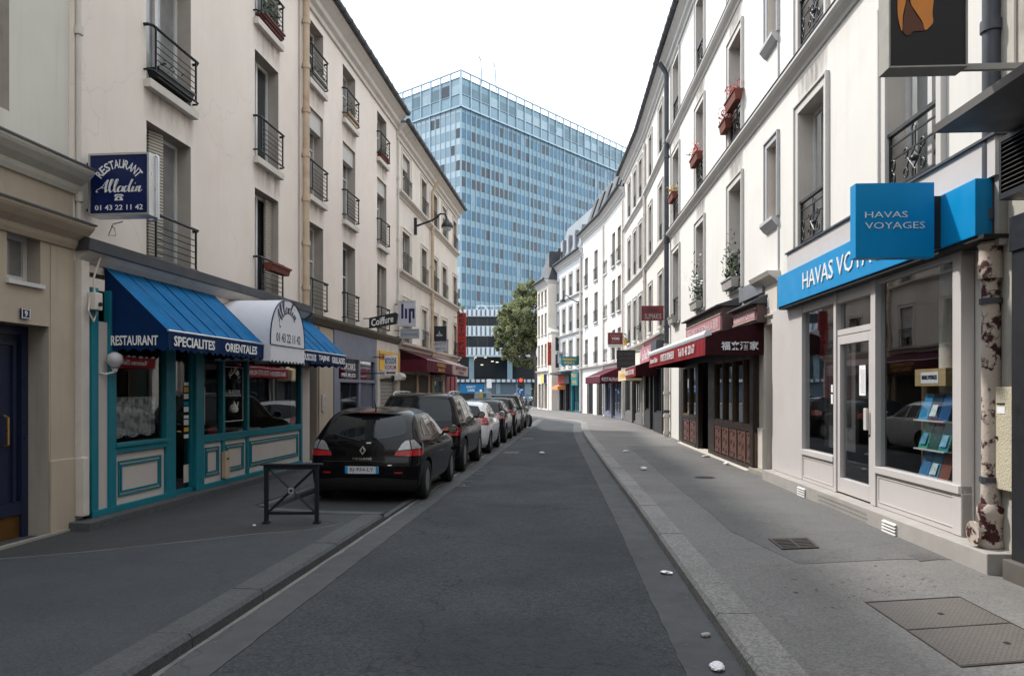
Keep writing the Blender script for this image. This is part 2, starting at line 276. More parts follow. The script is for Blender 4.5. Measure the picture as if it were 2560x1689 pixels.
M = dict(
 asphalt=pm('asphalt', (.047, .051, .056), .9, .12, .6, grime=.35, gcol='#242426', gscale=.45, bump=.7, bscale=95, fine=.3, fscale=120, spec=.2, agg=.3, ascale=52, patch=.5, crack=.4),
 asphalt_lane=pm('asphalt_gutter', (.066, .068, .072), .85, .15, 1.5, grime=.5, gcol='#3c3a38', gscale=2, bump=.3, bscale=90, fine=.2, fscale=200, patch=.4, crack=.4),
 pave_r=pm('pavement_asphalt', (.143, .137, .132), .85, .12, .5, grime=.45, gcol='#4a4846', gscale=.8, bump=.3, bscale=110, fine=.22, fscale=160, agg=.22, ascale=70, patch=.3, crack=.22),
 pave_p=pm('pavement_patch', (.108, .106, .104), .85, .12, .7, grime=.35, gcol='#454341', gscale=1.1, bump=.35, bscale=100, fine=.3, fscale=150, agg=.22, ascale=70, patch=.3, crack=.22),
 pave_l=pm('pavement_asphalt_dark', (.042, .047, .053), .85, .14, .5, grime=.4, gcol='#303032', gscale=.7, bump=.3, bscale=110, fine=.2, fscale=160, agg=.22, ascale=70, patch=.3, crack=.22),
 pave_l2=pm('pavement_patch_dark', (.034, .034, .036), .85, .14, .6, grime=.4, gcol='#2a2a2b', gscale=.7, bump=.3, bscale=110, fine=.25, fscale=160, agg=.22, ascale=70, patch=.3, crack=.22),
 granite=pm('granite', (.17, .163, .156), .75, .18, 1.1, grime=.5, gcol='#4c4a47', gscale=1.3, bump=.35, bscale=70, fine=.3, fscale=220, agg=.3, ascale=60, patch=.3),
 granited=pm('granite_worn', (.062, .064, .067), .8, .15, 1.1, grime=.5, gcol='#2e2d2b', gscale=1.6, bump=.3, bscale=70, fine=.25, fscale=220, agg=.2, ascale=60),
 pale=pm('pale_concrete', (.17, .165, .155), .85, .15, 2, grime=.9, gcol='#3f3d3a', gscale=3, bump=.3, bscale=60),
 stone=pm('stone', '#8f8a80', .8, .12, 3, grime=.6, gcol='#4b4740', gscale=2, bump=.2, bscale=50),
 cream=pm('plaster_cream', (.70, .625, .56), .9, .04, .8, grime=.22, gcol='#b3a08f', gscale=.5, streak=.13, crack=.12, bump=.05, bscale=90, spec=.15),
 cream2=pm('plaster_pale', (.68, .625, .56), .9, .05, .8, grime=.4, gcol='#a89a88', gscale=.7, streak=.4, bump=.05, bscale=90, spec=.15),
 beige=pm('plaster_beige', (.44, .37, .29), .9, .06, .9, grime=.3, gcol='#7a6a55', gscale=.6, streak=.3, bump=.15, bscale=120, spec=.15),
 beigeup=pm('plaster_grey', (.57, .55, .49), .9, .05, .8, grime=.25, gcol='#99917f', gscale=.6, streak=.3, bump=.12, bscale=140, spec=.15),
 white=pm('plaster_white', (.645, .63, .60), .88, .035, .6, grime=.3, gcol='#9b958a', gscale=.6, streak=.17, bump=.04, bscale=60, spec=.15),
 white2=pm('plaster_offwhite', (.61, .58, .535), .88, .04, .6, grime=.4, gcol='#a39987', gscale=.6, streak=.3, bump=.04, bscale=60, spec=.15),
 whiteblue=pm('plaster_cool', (.55, .56, .585), .88, .03, .6, grime=.2, gcol='#a9aab0', gscale=.5, streak=.25, spec=.15),
 trim=pm('stone_trim', (.55, .51, .46), .85, .08, 1.5, grime=.45, gcol='#7f7568', gscale=1.5, streak=.3, spec=.2),
 trimw=pm('white_trim', (.52, .505, .48), .8, .05, 1.5, grime=.2, gcol='#a5a09a', gscale=1.5, streak=.2, spec=.2),
 trimg=pm('grey_trim', (.42, .42, .43), .8, .05, 1.5, grime=.25, gcol='#77777a', spec=.2),
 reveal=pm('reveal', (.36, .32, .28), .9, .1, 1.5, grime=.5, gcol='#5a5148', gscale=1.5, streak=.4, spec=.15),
 zinc=pm('zinc', (.22, .23, .25), .5, .15, 2, grime=.4, gcol='#3a3c40', metal=.6),
 zincd=pm('zinc_dark', (.07, .075, .085), .55, .2, 2, grime=.4, gcol='#17181a', metal=.3),
 slate=pm('slate', (.075, .08, .09), .6, .15, 6, grime=.3, metal=.1),
 black=pm('black_metal', (.014, .015, .018), .45, .15, 6, spec=.4),
 iron=pm('painted_iron', (.010, .012, .016), .5, .15, 8, spec=.25),
 winframe=pm('window_frame', (.55, .54, .53), .5, .06, 4, grime=.2),
 dark=pm('interior_dark', (.018, .017, .016), .8, .3, 1.5),
 room=pm('interior', (.06, .055, .05), .85, .3, .8),
 curtain=pm('curtain', (.55, .54, .52), .9, .1, 5),
 wood=pm('wood', (.06, .028, .018), .5, .25, 5, grime=.3),
 teal=pm('teal_paint', '#156f7e', .5, .08, 3, grime=.4, gcol='#14505a', gscale=3, bump=.05),
 tealp=pm('cream_panel', (.52, .47, .44), .6, .05, 2, grime=.3, gcol='#8d7f75', gscale=2),
 navy=pm('navy_paint', (.010, .017, .045), .35, .2, 2, grime=.2, spec=.45),
 brass=pm('brass', (.45, .28, .08), .35, .1, 8, metal=.9),
 blue=pm('blue_canvas', '#005a8c', .8, .14, 2, grime=.6, gcol='#1e4058', gscale=2.5, bump=.08, bscale=200, spec=.15),
 bluev=pm('blue_valance', '#05264f', .8, .12, 3, grime=.3, gcol='#0a1f3c', gscale=3, spec=.15),
 whitecan=pm('white_canvas', (.62, .62, .66), .75, .05, 3, grime=.3, gcol='#8a8890', gscale=3, spec=.2),
 signblue=pm('sign_blue', '#081a4c', .35, .1, 3, grime=.2, gcol='#081640'),
 letter=pm('letter_white', (.72, .72, .72), .5, .06, 8, grime=.25, gcol='#8a8a8a', gscale=9),
 letterd=pm('letter_dark', (.02, .02, .03), .5, .1, 8),
 letternavy=pm('letter_navy', '#141f4a', .5, .1, 8),
 cyan=pm('cyan_panel', '#0984bd', .4, .06, 1.5, spec=.25, grime=.2, gcol='#066089', gscale=1.5),
 havasg=pm('shopfront_grey', (.50, .47, .46), .45, .03, 1.5, grime=.1, gcol='#8f8884'),
 red=pm('red_canvas', '#7d1a23', .8, .12, 4, grime=.4, gcol='#6a1a20', gscale=3, bump=.1, bscale=120, spec=.15),
 maroon=pm('maroon_shaded_canvas', '#2c0e13', .8, .12, 3, grime=.3, gcol='#3a1015', spec=.15),  # darker copy of the red canvas, shade put into its colour; also lettering
 burg=pm('burgundy_canvas', '#4f1c2a', .8, .12, 3, grime=.3, gcol='#45142a', spec=.15),
 pinkc=pm('pink_canvas', '#b39a97', .8, .08, 3, grime=.3, spec=.15),
 creamc=pm('cream_canvas', '#cdbb95', .8, .08, 3, grime=.3, spec=.15),
 pinkboard=pm('pink_board', '#a9707a', .55, .12, 4, grime=.35, gcol='#7a4450', gscale=3),
 rust=pm('rusty_board', '#6b2b2c', .7, .2, 5, grime=.5, gcol='#3a1513', gscale=5),
 redsign=pm('red_sign', '#9e2a22', .5, .1, 2, grime=.25, gcol='#6d1a15'),
 gold=pm('yellow_paint', '#d0a03a', .55, .08, 4, grime=.3),
 tealsign=pm('teal_sign', '#14707a', .5, .1, 4, grime=.2),
 greyblue=pm('grey_blue_paint', '#6f7382', .6, .06, 1.5, grime=.25, gcol='#4c4f5a'),
 shutter=bandmat('roller_shutter', '#8a8680', '#4d4a46', 2, .11, .82, .6),
 shutterd=bandmat('roller_shutter_dark', '#4a453b', '#2b2722', 2, .09, .8, .7),
 rolls=bandmat('roller_blind', '#b8b5b0', '#8b8883', 2, .05, .85, .6),
 louver=bandmat('louvre', '#aaa398', '#5f594f', 2, .045, .62, .7),
 cast=pm('cast_iron_peeling', '#b3a79c', .65, .1, 4, grime=1, gcol='#3a1418', gscale=6, bump=.2, bscale=40, gsharp=.53),
 pipe=pm('pipe_cream', '#b9a48c', .65, .1, 3, grime=.75, gcol='#8a5530', gscale=1.6),
 pipeg=pm('pipe_grey', (.05, .055, .07), .5, .2, 3, grime=.5, gcol='#23262c', gscale=5),
 pipew=pm('pipe_white', (.55, .5, .45), .7, .1, 3, grime=.3),
 terra=pm('terracotta', '#6c3a2f', .8, .12, 6, grime=.3), leaf=pm('leaf', (.035, .065, .022), .6, .35, 9, spec=.3),
 petal=pm('petal_red', '#c23345', .6, .2, 20), petaly=pm('petal_yellow', '#caa23a', .6, .2, 20), boxw=pm('planter_grey', (.32, .31, .29), .8, .12, 5, grime=.4),
 alu=pm('aluminium', (.55, .56, .58), .35, .08, 5, metal=.8), paper=pm('paper', (.72, .72, .74), .8, .05, 20),
 tile=pm('tread_tile', (.33, .31, .29), .6, .1, 3, grime=.3), glass=glassmat('glass'), glassd=glassmat('glass_dark', (.35, .36, .37), 1.5, .06),
 pane=pm('dark_pane', (.03, .034, .038), .08, .3, 1.2, spec=.6, wave=.15), panel=pm('light_pane', (.19, .19, .185), .12, .3, 2.0, spec=.6, wave=.15),
)
# ---------------------------------------------------------------- ground
def XK(Y): return -2.633 + .094 * Y            # left kerb, road side
struct(MB().quad((-400, -60, -.06), (400, -60, -.06), (400, 700, -.06), (-400, 700, -.06)), 'ground', M['asphalt'])
struct(MB().slab([(-14, -22), (9, -22), (9, 70), (30, 70), (30, 96), (-45, 96), (-45, 52), (-14, 37)], -.05, 0), 'road', M['asphalt'])
KR_ = [(-.1, -22), (.83, -6), (1.29, 2), (1.44, 4.6), (1.635, 8), (1.80, 10.8), (2.18, 18.2), (2.72, 28), (3.2, 34.5), (3.5, 37.6), (3.52, 39.4), (3.2, 41.3), (2.64, 43.2), (1.82, 47.2), (.79, 51), (.45, 53.5), (.45, 56), (.8, 59), (1.5, 65), (1.9, 72)]
KR_ = [(v.x, v.y) for v in crom([(x, y, 0) for x, y in KR_], 6)]
def offs(pl, d):
    o = []
    for i, p in enumerate(pl):
        a = Vector(pl[max(i - 1, 0)]); b = Vector(pl[min(i + 1, len(pl) - 1)]); t = (b - a).normalized(); o.append((p[0] + t.y * d, p[1] - t.x * d))
    return o
KRi = offs(KR_, .28)
def arc(pl):
    o = [0]
    for i in range(1, len(pl)): o.append(o[-1] + (Vector(pl[i]) - Vector(pl[i - 1])).length)
    return o
def along(pl, ac, s):
    for i in range(1, len(pl)):
        if ac[i] >= s or i == len(pl) - 1:
            t = (s - ac[i - 1]) / max(ac[i] - ac[i - 1], 1e-6); return Vector(pl[i - 1]).lerp(Vector(pl[i]), t)
def kerb(pl, width, ztop, name, m):
    b = MB(); ac = arc(pl); inner = offs(pl, width); s = 0
    while s < ac[-1] - .2:
        ln = random.uniform(.85, 1.15); e = min(s + ln - .012, ac[-1]); k = max(2, int((e - s) / .3)); A = []; B = []; dz = random.uniform(-.004, .004)
        for j in range(k + 1):
            p = along(pl, ac, s + (e - s) * j / k); q = along(pl, ac, min(s + (e - s) * j / k + .05, ac[-1])); r = along(pl, ac, max(s + (e - s) * j / k - .05, 0)); t = (q - r).normalized(); nrm = Vector((t.y, -t.x))
            A.append(p); B.append(p + nrm * width)
        sg = 1 if width > 0 else -1
        sec = lambda p, q: [(p.x, p.y, -.04), (p.x + (q.x - p.x) * .02, p.y + (q.y - p.y) * .02, ztop - .03 + dz), (p.x + (q.x - p.x) * .12, p.y + (q.y - p.y) * .12, ztop + dz), (q.x, q.y, ztop + dz), (q.x, q.y, -.04)]
        S = [sec(p, q) for p, q in zip(A, B)]; o = len(b.v); vs = [v for se in S for v in se]
        fs = [(i * 5 + j, i * 5 + (j + 1) % 5, (i + 1) * 5 + (j + 1) % 5, (i + 1) * 5 + j) for i in range(k) for j in range(5)] + [(0, 1, 2, 3, 4), tuple(k * 5 + j for j in (4, 3, 2, 1, 0))]
        b.add(vs, fs); s += ln
    return struct(b, name, m)
kerb(KR_, .28, .115, 'kerb', M['granite'])
struct(MB().slab(KRi + [(14, 72), (14, -22)], -.04, .106), 'pavement', M['pave_r'])
gl = offs(KR_, -.37); i1 = [i for i, p in enumerate(KR_) if p[1] < 50]
rag = lambda p, a=.007: (p[0] + random.uniform(-a, a), p[1] + random.uniform(-a, a))
def refine(pl, step):
    ac = arc(pl); n = int(ac[-1] / step); return [tuple(along(pl, ac, ac[-1] * i / n)) for i in range(n + 1)]
struct(MB().slab([rag(p) for p in refine([gl[i] for i in i1], .12)] + [KR_[i] for i in i1][::-1], -.02, .006), 'gutter', M['asphalt_lane'])
lk0 = [(XK(y), y) for y in (-22, -10, 0, 5, 9.85)]
kerb([p for p in lk0][::-1], .27, .105, 'kerb', M['granited'])
lki = [(XK(y) - .27, y) for y in (-22, 9.85)]; IN = lambda y: XK(y) - 1.9
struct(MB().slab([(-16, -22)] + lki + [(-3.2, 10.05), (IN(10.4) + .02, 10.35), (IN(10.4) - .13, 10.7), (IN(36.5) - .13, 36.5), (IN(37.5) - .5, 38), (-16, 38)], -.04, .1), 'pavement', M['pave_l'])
kerb([(IN(36.5), 36.5), (IN(24), 24), (IN(10.5), 10.5)], .12, .105, 'kerb', M['granited'])
kerb([(XK(9.9) - .05, 9.87), (-2.5, 9.97), (IN(10.5) + .02, 10.3)][::-1], -.2, .104, 'kerb', M['granited'])
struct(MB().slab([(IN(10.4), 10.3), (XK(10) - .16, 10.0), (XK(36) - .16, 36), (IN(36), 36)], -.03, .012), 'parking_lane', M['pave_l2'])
struct(MB().slab([(XK(9.9) - .12, 9.9), (XK(9.9) - .03, 9.9), (XK(38) - .03, 38), (XK(38) - .12, 38)], -.03, .03), 'kerb_edge', M['granited'])
gle = [(XK(y), y) for y in (-22, 45)]; gre = refine([(XK(y) + .35, y) for y in (-22, 45)], .12)
struct(MB().slab([gle[0], gle[1]] + [rag(p, .007) for p in gre[::-1]], -.02, .006), 'gutter', M['asphalt_lane'])
struct(MB().slab([(XK(-22) - .0, -22), (XK(45), 45)] + [(XK(y) + .045 + .025 * noise.noise(Vector((y * .9, 0, 0))) + random.uniform(-.012, .012), y) for y in [45 - i * .25 for i in range(269)]], .0, .0095), 'gutter_edge', M['pale'])
# darker strip of old asphalt along the house fronts, patches on the other pavement
seam = [tuple(ground(*q, .1)[:2]) for q in ((-260, 1420), (0, 1397), (101, 1389), (228, 1378), (457, 1354), (640, 1334), (760, 1326), (860, 1308))]
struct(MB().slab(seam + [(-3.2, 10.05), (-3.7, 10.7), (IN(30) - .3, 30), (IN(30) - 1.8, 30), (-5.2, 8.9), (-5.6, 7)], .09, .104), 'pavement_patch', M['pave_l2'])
struct(MB().slab(offs(seam, .006) + offs(seam, -.008)[::-1], .1, .1055), 'pavement_seam', M['pale'])
struct(MB().slab([(4.9, 7.2), (3.75, 7.25), (2.72, 7.05), (2.55, 8.7), (2.66, 10), (2.8, 12.5), (3.05, 16), (3.4, 22), (4.9, 22), (4.9, 13), (4.75, 9)], .09, .110), 'pavement_patch', M['pave_p'])
# far corner: pavement at the foot of the tower and a kerb across the junction
struct(MB().slab([(-40, 89), (60, 89), (60, 102), (-40, 102)], -.04, .1), 'pavement', M['pave_r'])
# painted lettering worn into the road edge
mk = thing('road_marking', 'worn grey parking letters painted on the road edge beside the parked cars', 'road marking', (XK(15) + .5, 15, .007))
pt = pm('worn_paint', (.105, .105, .105), .85, .2, 6, grime=1, gcol='#36373a', gscale=11, gsharp=.5)
for i, ch in enumerate('PAYANT'):
    y = 13.7 + i * .62; vs_, fs_ = tfit(ch, .4, .26, .01); b = MB(); b.add([(XK(y) + .47 - q, y + p, .008) for p, q in vs_], fs_); b.build('lettering', pt, mk, recalc=False)
for y in (20.5, 26.5):
    tag(MB().slab([(XK(y) + .42, y), (XK(y) + .85, y), (XK(y + .8) + .85, y + .8), (XK(y + .8) + .42, y + .8)], .001, .008).build('road_marking', pt, loc=(XK(y) + .6, y, 0)), 'worn painted rectangle on the asphalt beside the %s' % ('white car' if y < 24 else 'dark estate car'), 'road marking')
def bb(b, y0, y1): pass

# an unseen house is added behind the camera to block sky light
# ---------------------------------------------------------------- building kit
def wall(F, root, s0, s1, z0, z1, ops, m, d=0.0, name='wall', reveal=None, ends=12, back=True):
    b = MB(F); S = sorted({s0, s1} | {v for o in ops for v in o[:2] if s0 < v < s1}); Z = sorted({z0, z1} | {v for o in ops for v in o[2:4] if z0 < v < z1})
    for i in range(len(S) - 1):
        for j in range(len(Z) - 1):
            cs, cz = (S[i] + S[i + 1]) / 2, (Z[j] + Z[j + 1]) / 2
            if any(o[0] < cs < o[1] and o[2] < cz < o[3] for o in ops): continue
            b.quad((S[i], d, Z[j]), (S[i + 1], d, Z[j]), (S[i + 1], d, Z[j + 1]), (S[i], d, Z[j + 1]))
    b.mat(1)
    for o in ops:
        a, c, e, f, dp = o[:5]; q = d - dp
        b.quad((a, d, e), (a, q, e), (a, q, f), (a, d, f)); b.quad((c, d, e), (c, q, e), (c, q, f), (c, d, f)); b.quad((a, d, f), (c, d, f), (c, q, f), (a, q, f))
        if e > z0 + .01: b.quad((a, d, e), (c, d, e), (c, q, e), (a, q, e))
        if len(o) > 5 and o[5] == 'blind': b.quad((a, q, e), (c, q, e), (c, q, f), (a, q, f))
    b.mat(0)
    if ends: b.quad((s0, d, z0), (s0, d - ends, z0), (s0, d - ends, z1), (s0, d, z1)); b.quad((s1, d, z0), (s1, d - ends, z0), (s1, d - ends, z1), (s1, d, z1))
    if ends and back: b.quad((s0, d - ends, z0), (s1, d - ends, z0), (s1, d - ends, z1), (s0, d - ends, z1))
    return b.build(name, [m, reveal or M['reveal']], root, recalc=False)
def window(F, root, a, c, e, f, dp, style='dark', fm=None, leaves=2, transom=(), fw=.055, d=0.0, cur=None):
    fm = fm or M['winframe']; q = d - dp; b = MB(F)
    b.box((a, a + fw), (q - .05, q), (e, f)); b.box((c - fw, c), (q - .05, q), (e, f)); b.box((a + fw, c - fw), (q - .05, q), (e, e + fw * 1.3)); b.box((a + fw, c - fw), (q - .05, q), (f - fw, f))
    for i in range(1, leaves):
        m = a + (c - a) * i / leaves; b.box((m - fw * .7, m + fw * .7), (q - .05, q + .012), (e + fw * 1.3, f - fw))
    for t in transom: b.box((a + fw, c - fw), (q - .045, q - .006), (e + (f - e) * t - .02, e + (f - e) * t + .02))
    w = b.build('window', fm, root)
    pm_ = M['pane'] if style == 'dark' else M['panel'] if style == 'light' else M['glass']
    MB(F).quad((a + .02, q - .03, e + .02), (c - .02, q - .03, e + .02), (c - .02, q - .03, f - .02), (a + .02, q - .03, f - .02)).build('pane', pm_, w, recalc=False)
    if style == 'curtain':
        k = MB(F); n = 26; w_ = c - a
        k.sheet(lambda u, v: (a + w_ * u, q - .14 + .025 * math.sin(u * 60 + 3 * v), e + (f - e) * v), n * 2, 1).build('curtain', cur or M['curtain'], w, smooth='all', recalc=False)
    return w
def rail_bars(F, root, a, c, z, h, d=.10, n=5, m=None, ov=.06, curl=True):     # top and bottom rail, thin bars between
    b = MB(F); m = m or M['iron']
    for zz, r in ((z + h, .022), (z, .016)):
        b.tube([(a - ov, 0, zz), (a - ov, d * .6, zz), (a - ov + .05, d, zz), (c + ov - .05, d, zz), (c + ov, d * .6, zz), (c + ov, 0, zz)], r, 6)
    for i in range(1, n + 1): b.tube([(a + .05, d, z + (h - .12) * i / (n + .5)), (c - .05, d, z + (h - .12) * i / (n + .5))], .008, 5)
    for s in (a + .05, c - .05): b.box((s - .012, s + .012), (d - .012, d + .012), (z, z + h))
    return b.build('railing', m, root)
def rail_grid(F, root, a, c, z, h, d=.06, n=5, m=None):
    b = MB(F); m = m or M['iron']
    for zz in (z, z + h, z + h * .84): b.box((a - .03, c + .03), (d - .012, d + .012), (zz - .012, zz + .012))
    for i in range(n + 1): s = a + (c - a) * i / n; b.box((s - .007, s + .007), (d - .007, d + .007), (z, z + h))
    for s in (a - .03, c + .03): b.box((s - .01, s + .01), (0, d), (z + h - .012, z + h + .012))
    return b.build('railing', m, root)
def rail_ornate(F, root, a, c, z, h, d=.05, m=None, full=True):
    b = MB(F); m = m or M['black']; w = c - a; mid = (a + c) / 2
    b.box((a - .02, c + .02), (d - .03, d + .03), (z + h - .03, z + h + .015)); b.box((a, c), (d - .01, d + .01), (z + h - .16, z + h - .14))
    for t in (.02, .2, .62): b.box((a, c), (d - .009, d + .009), (z + h * t - .009, z + h * t + .009))
    for s in (a + .015, c - .015): b.box((s - .015, s + .015), (d - .015, d + .015), (z, z + h))
    if full:
        n = F.n
        for k in (-1, 1):
            for j in (-1, 1):
                b.tube([(mid + k * .03, d, z + h * .1), (mid + k * .03, d, z + h * .3), (mid - k * .16, d, z + h * .52), (mid - k * .16, d, z + h * .6)] if j < 0 else [(mid + k * .03, d, z + h * .82), (mid + k * .03, d, z + h * .62), (mid - k * .16, d, z + h * .42), (mid - k * .16, d, z + h * .3)], .011, 5)
                ringpts = [(mid + k * .2 + .055 * math.cos(t), d, z + h * (.46 + .14 * j) + .055 * math.sin(t)) for t in [i * .6 for i in range(10)]]; b.tube(ringpts, .010, 5)
                ex = a + .09 if k < 0 else c - .09
                b.tube([(ex + .06 * math.cos(t) * (1 - t * .06), d, z + h * (.33 + .2 * (j + 1) / 2) + .07 * math.sin(t)) for t in [i * .6 for i in range(12)]], .010, 5)
        b.tube([(mid + .05 * math.cos(t), d, z + h * .87 + .05 * math.sin(t)) for t in [i * .7 for i in range(10)]], .009, 5)
        b.ball((mid, d, z + h * .46), .04, 8)
    return b.build('railing', m, root)
def sill(F, root, a, c, z, m=None, d=.1, h=.1): return MB(F).box((a - .06, c + .06), (-.2, d), (z - h, z)).build('window_sill', m or M['trim'], root, bevel=.008)
def surround(F, root, a, c, e, f, m=None, w=.15, d=.04, d0=0):
    b = MB(F); q = d0
    b.box((a - w, a), (q, q + d), (e, f + w)); b.box((c, c + w), (q, q + d), (e, f + w)); b.box((a, c), (q, q + d), (f, f + w))
    b.box((a - w - .035, a - w), (q, q + d + .03), (e, f + w)); b.box((c + w, c + w + .035), (q, q + d + .03), (e, f + w)); b.box((a - w - .035, c + w + .035), (q, q + d + .03), (f + w, f + w + .035))
    return b.build('window_surround', m or M['trimw'], root, bevel=.006)
def cornice(F, root, s0, s1, z, pr, m, name='cornice'):
    b = MB(F); b.prof([(-.05, z)] + [(d, z + h) for d, h in pr] + [(-.05, z + pr[-1][1])], s0, s1); return b.build(name, m, root)
PR_EAVE = [(.05, 0), (.06, .1), (.14, .16), (.16, .26), (.28, .36), (.34, .4), (.34, .47)]
PR_STR = [(.03, 0), (.05, .06), (.12, .1), (.16, .13), (.16, .19)]
def gutter(F, root, s0, s1, z, d=.40, r=.075, m=None):
    b = MB(F); b.tube([(s0, d, z), (s1, d, z)], r, 10); n = int((s1 - s0) / .55)
    for i in range(n + 1): s = s0 + (s1 - s0) * i / n; b.tube([(s - .012, d, z), (s + .012, d, z)], r + .012, 10)
    return b.build('roof_gutter', m or M['zincd'], root, smooth=True)
def roof(F, root, s0, s1, z, m=None, d0=.36, rise=2.2, back=6.0, mans=None):
    b = MB(F)
    pr = [(d0, z), (d0, z + .05)] + ([(-.05, z + .1), (-.9, z + mans), (-back, z + mans + .5)] if mans else [(-back, z + rise)]) + [(-back, z)]
    b.hull2([(s0, d, h) for d, h in pr], [(s1, d, h) for d, h in pr]); return b.build('roof', m or M['zinc'], root)
def downpipe(F, root, s, z0, z1, r=.055, d=.09, m=None, step=1.25, top=None, name='drainpipe'):
    b = MB(F); P = [(s, d, z0), (s, d, z1)]
    if top: P += [(s, d + .05, z1 + .12), (s, top, z1 + .42)]
    b.tube(P, r, 12)
    z = z0 + .4
    while z < z1 - .2:
        b.lathe_f = None; b.tube([(s, d, z), (s, d, z + .10)], r + .018, 12); b.box((s - .02, s + .02), (-.01, d), (z + .03, z + .06)); z += step
    return b.build(name, m or M['pipe'], root, smooth=True)
def roomback(F, root, a, c, e, f, dp=2.2, m=None, d=-.2, name='interior'):
    b = MB(F); b.quad((a, d - dp, e), (c, d - dp, e), (c, d - dp, f), (a, d - dp, f))
    for s in (a, c): b.quad((s, d, e), (s, d - dp, e), (s, d - dp, f), (s, d, f))
    for z in (e, f): b.quad((a, d, z), (c, d, z), (c, d - dp, z), (a, d - dp, z))
    return b.build(name, m or M['room'], root, recalc=False)
def planter(F, s, d, z, w, label, m, flowers=None, leaves=60, h=.16, hang=.25, grp='window boxes on the railings', cat='planter'):
    t = thing('window_box', label, cat, F.P(s, d, z), grp); b = MB(F)
    b.hull2([(s - w / 2 + .03, d - .06, z), (s + w / 2 - .03, d - .06, z), (s + w / 2 - .03, d + .07, z), (s - w / 2 + .03, d + .07, z)], [(s - w / 2, d - .09, z + h), (s + w / 2, d - .09, z + h), (s + w / 2, d + .1, z + h), (s - w / 2, d + .1, z + h)])
    b.box((s - w / 2 - .015, s + w / 2 + .015), (d + .085, d + .115), (z + h - .03, z + h + .005)); b.box((s - w / 2 - .015, s + w / 2 + .015), (d - .1, d - .085), (z + h - .03, z + h + .005)); b.build('box', m, t)
    if leaves: foliage(F, t, (s, d, z + h), (w * .5, .13, hang), leaves, M['leaf'], .05, 'foliage')
    if flowers: foliage(F, t, (s, d + .02, z + h + hang * .45), (w * .5, .16, hang * .8), 70, flowers, .045, 'blossoms')
    return t
def foliage(F, root, c, ext, n, m, size, name):
    b = MB()
    cc = F.P(*c) if F else Vector(c); u = F.u if F else Vector((1, 0, 0)); nn_ = F.n if F else Vector((0, 1, 0))
    for i in range(n):
        p = cc + u * random.gauss(0, .5) * ext[0] + nn_ * random.gauss(0, .5) * ext[1] + Vector((0, 0, abs(random.gauss(.1, .55)) * ext[2]))
        a = Vector([random.uniform(-1, 1) for _ in 'xyz']).normalized(); e = a.orthogonal().normalized(); s = size * random.uniform(.6, 1.3)
        b.add([p - a * s, p + e * s * .5, p + a * s, p - e * s * .5], [(0, 1, 2, 3)])
    return b.build(name, m, root, recalc=False)
def lettered(F, s, d, z, txt, m, root, w=None, h=None, **k): return text(txt, m, root, F.P(s, d, z), F.tx, w, h, **k)
def awning(F, s0, s1, z1, d1, z0, label, m, vm, val=.26, cover_ripple=.012, sides='tri', scallop=.16, lead=None, group=None, dw=.02, bow=0, svm=None):
    t = thing('awning', label, 'awning', F.P((s0 + s1) / 2, 0, z0), group); k = max(12, int((s1 - s0) * 14)); rr = random.random() * 9
    def fn(u, v):
        s = s0 + (s1 - s0) * u; f = math.sin(math.pi * v)
        return (s, dw + (d1 - dw) * v, z1 + (z0 - z1) * v + f * (-.03 * bow) + cover_ripple * f * (math.sin(s * 9 + rr) + .6 * math.sin(s * 23 + v * 3)))
    b = MB(F).sheet(fn, k, 8); b.build('cover', m, t, smooth='all', recalc=False)
    if sides:
        for s in (s0, s1):
            g = MB(F).quad((s, dw, z1), (s, d1, z0), (s, d1, z0 - .01), (s, dw, z0 - .01)); g.build('side_panel', lead or vm, t, recalc=False)
    def vstrip(P, ln, vm=vm):
        n = max(int(ln / .03), 4); b = MB()
        tops = [P(i / n) for i in range(n + 1)]; pts = []
        for i in range(n + 1):
            u = i / n * ln; h = val - (.045 * abs(math.sin(math.pi * u / scallop)) if scallop else 0); w = .012 * math.sin(u * 17 + rr)
            p, nr = tops[i]; pts.append((p, p + nr * w * .4 - Vector((0, 0, h * .6)), p + nr * w - Vector((0, 0, h))))
        vs = [v for c in pts for v in c]; fs = [(i * 3 + j, i * 3 + j + 1, i * 3 + j + 4, i * 3 + j + 3) for i in range(n) for j in (0, 1)]
        return b.add(vs, fs).build('valance', vm, t, smooth='all', recalc=False)
    vstrip(lambda u: (F.P(s0 + (s1 - s0) * u, d1 + .004, z0), F.n), s1 - s0)
    if sides == 'tri':
        vstrip(lambda u: (F.P(s0, dw + (d1 - dw) * u, z0), -F.u), d1, svm or vm); vstrip(lambda u: (F.P(s1, dw + (d1 - dw) * u, z0), F.u), d1, svm or vm)
    MB(F).tube([(s0, d1, z0), (s1, d1, z0)], .016, 6).build('front_bar', M['alu'], t)
    for s in (s0 + .15, s1 - .15): MB(F).tube([(s, 0, z0 - .12), (s, d1 - .03, z0 - .02)], .014, 6).build('arm', M['black'], t)
    return t
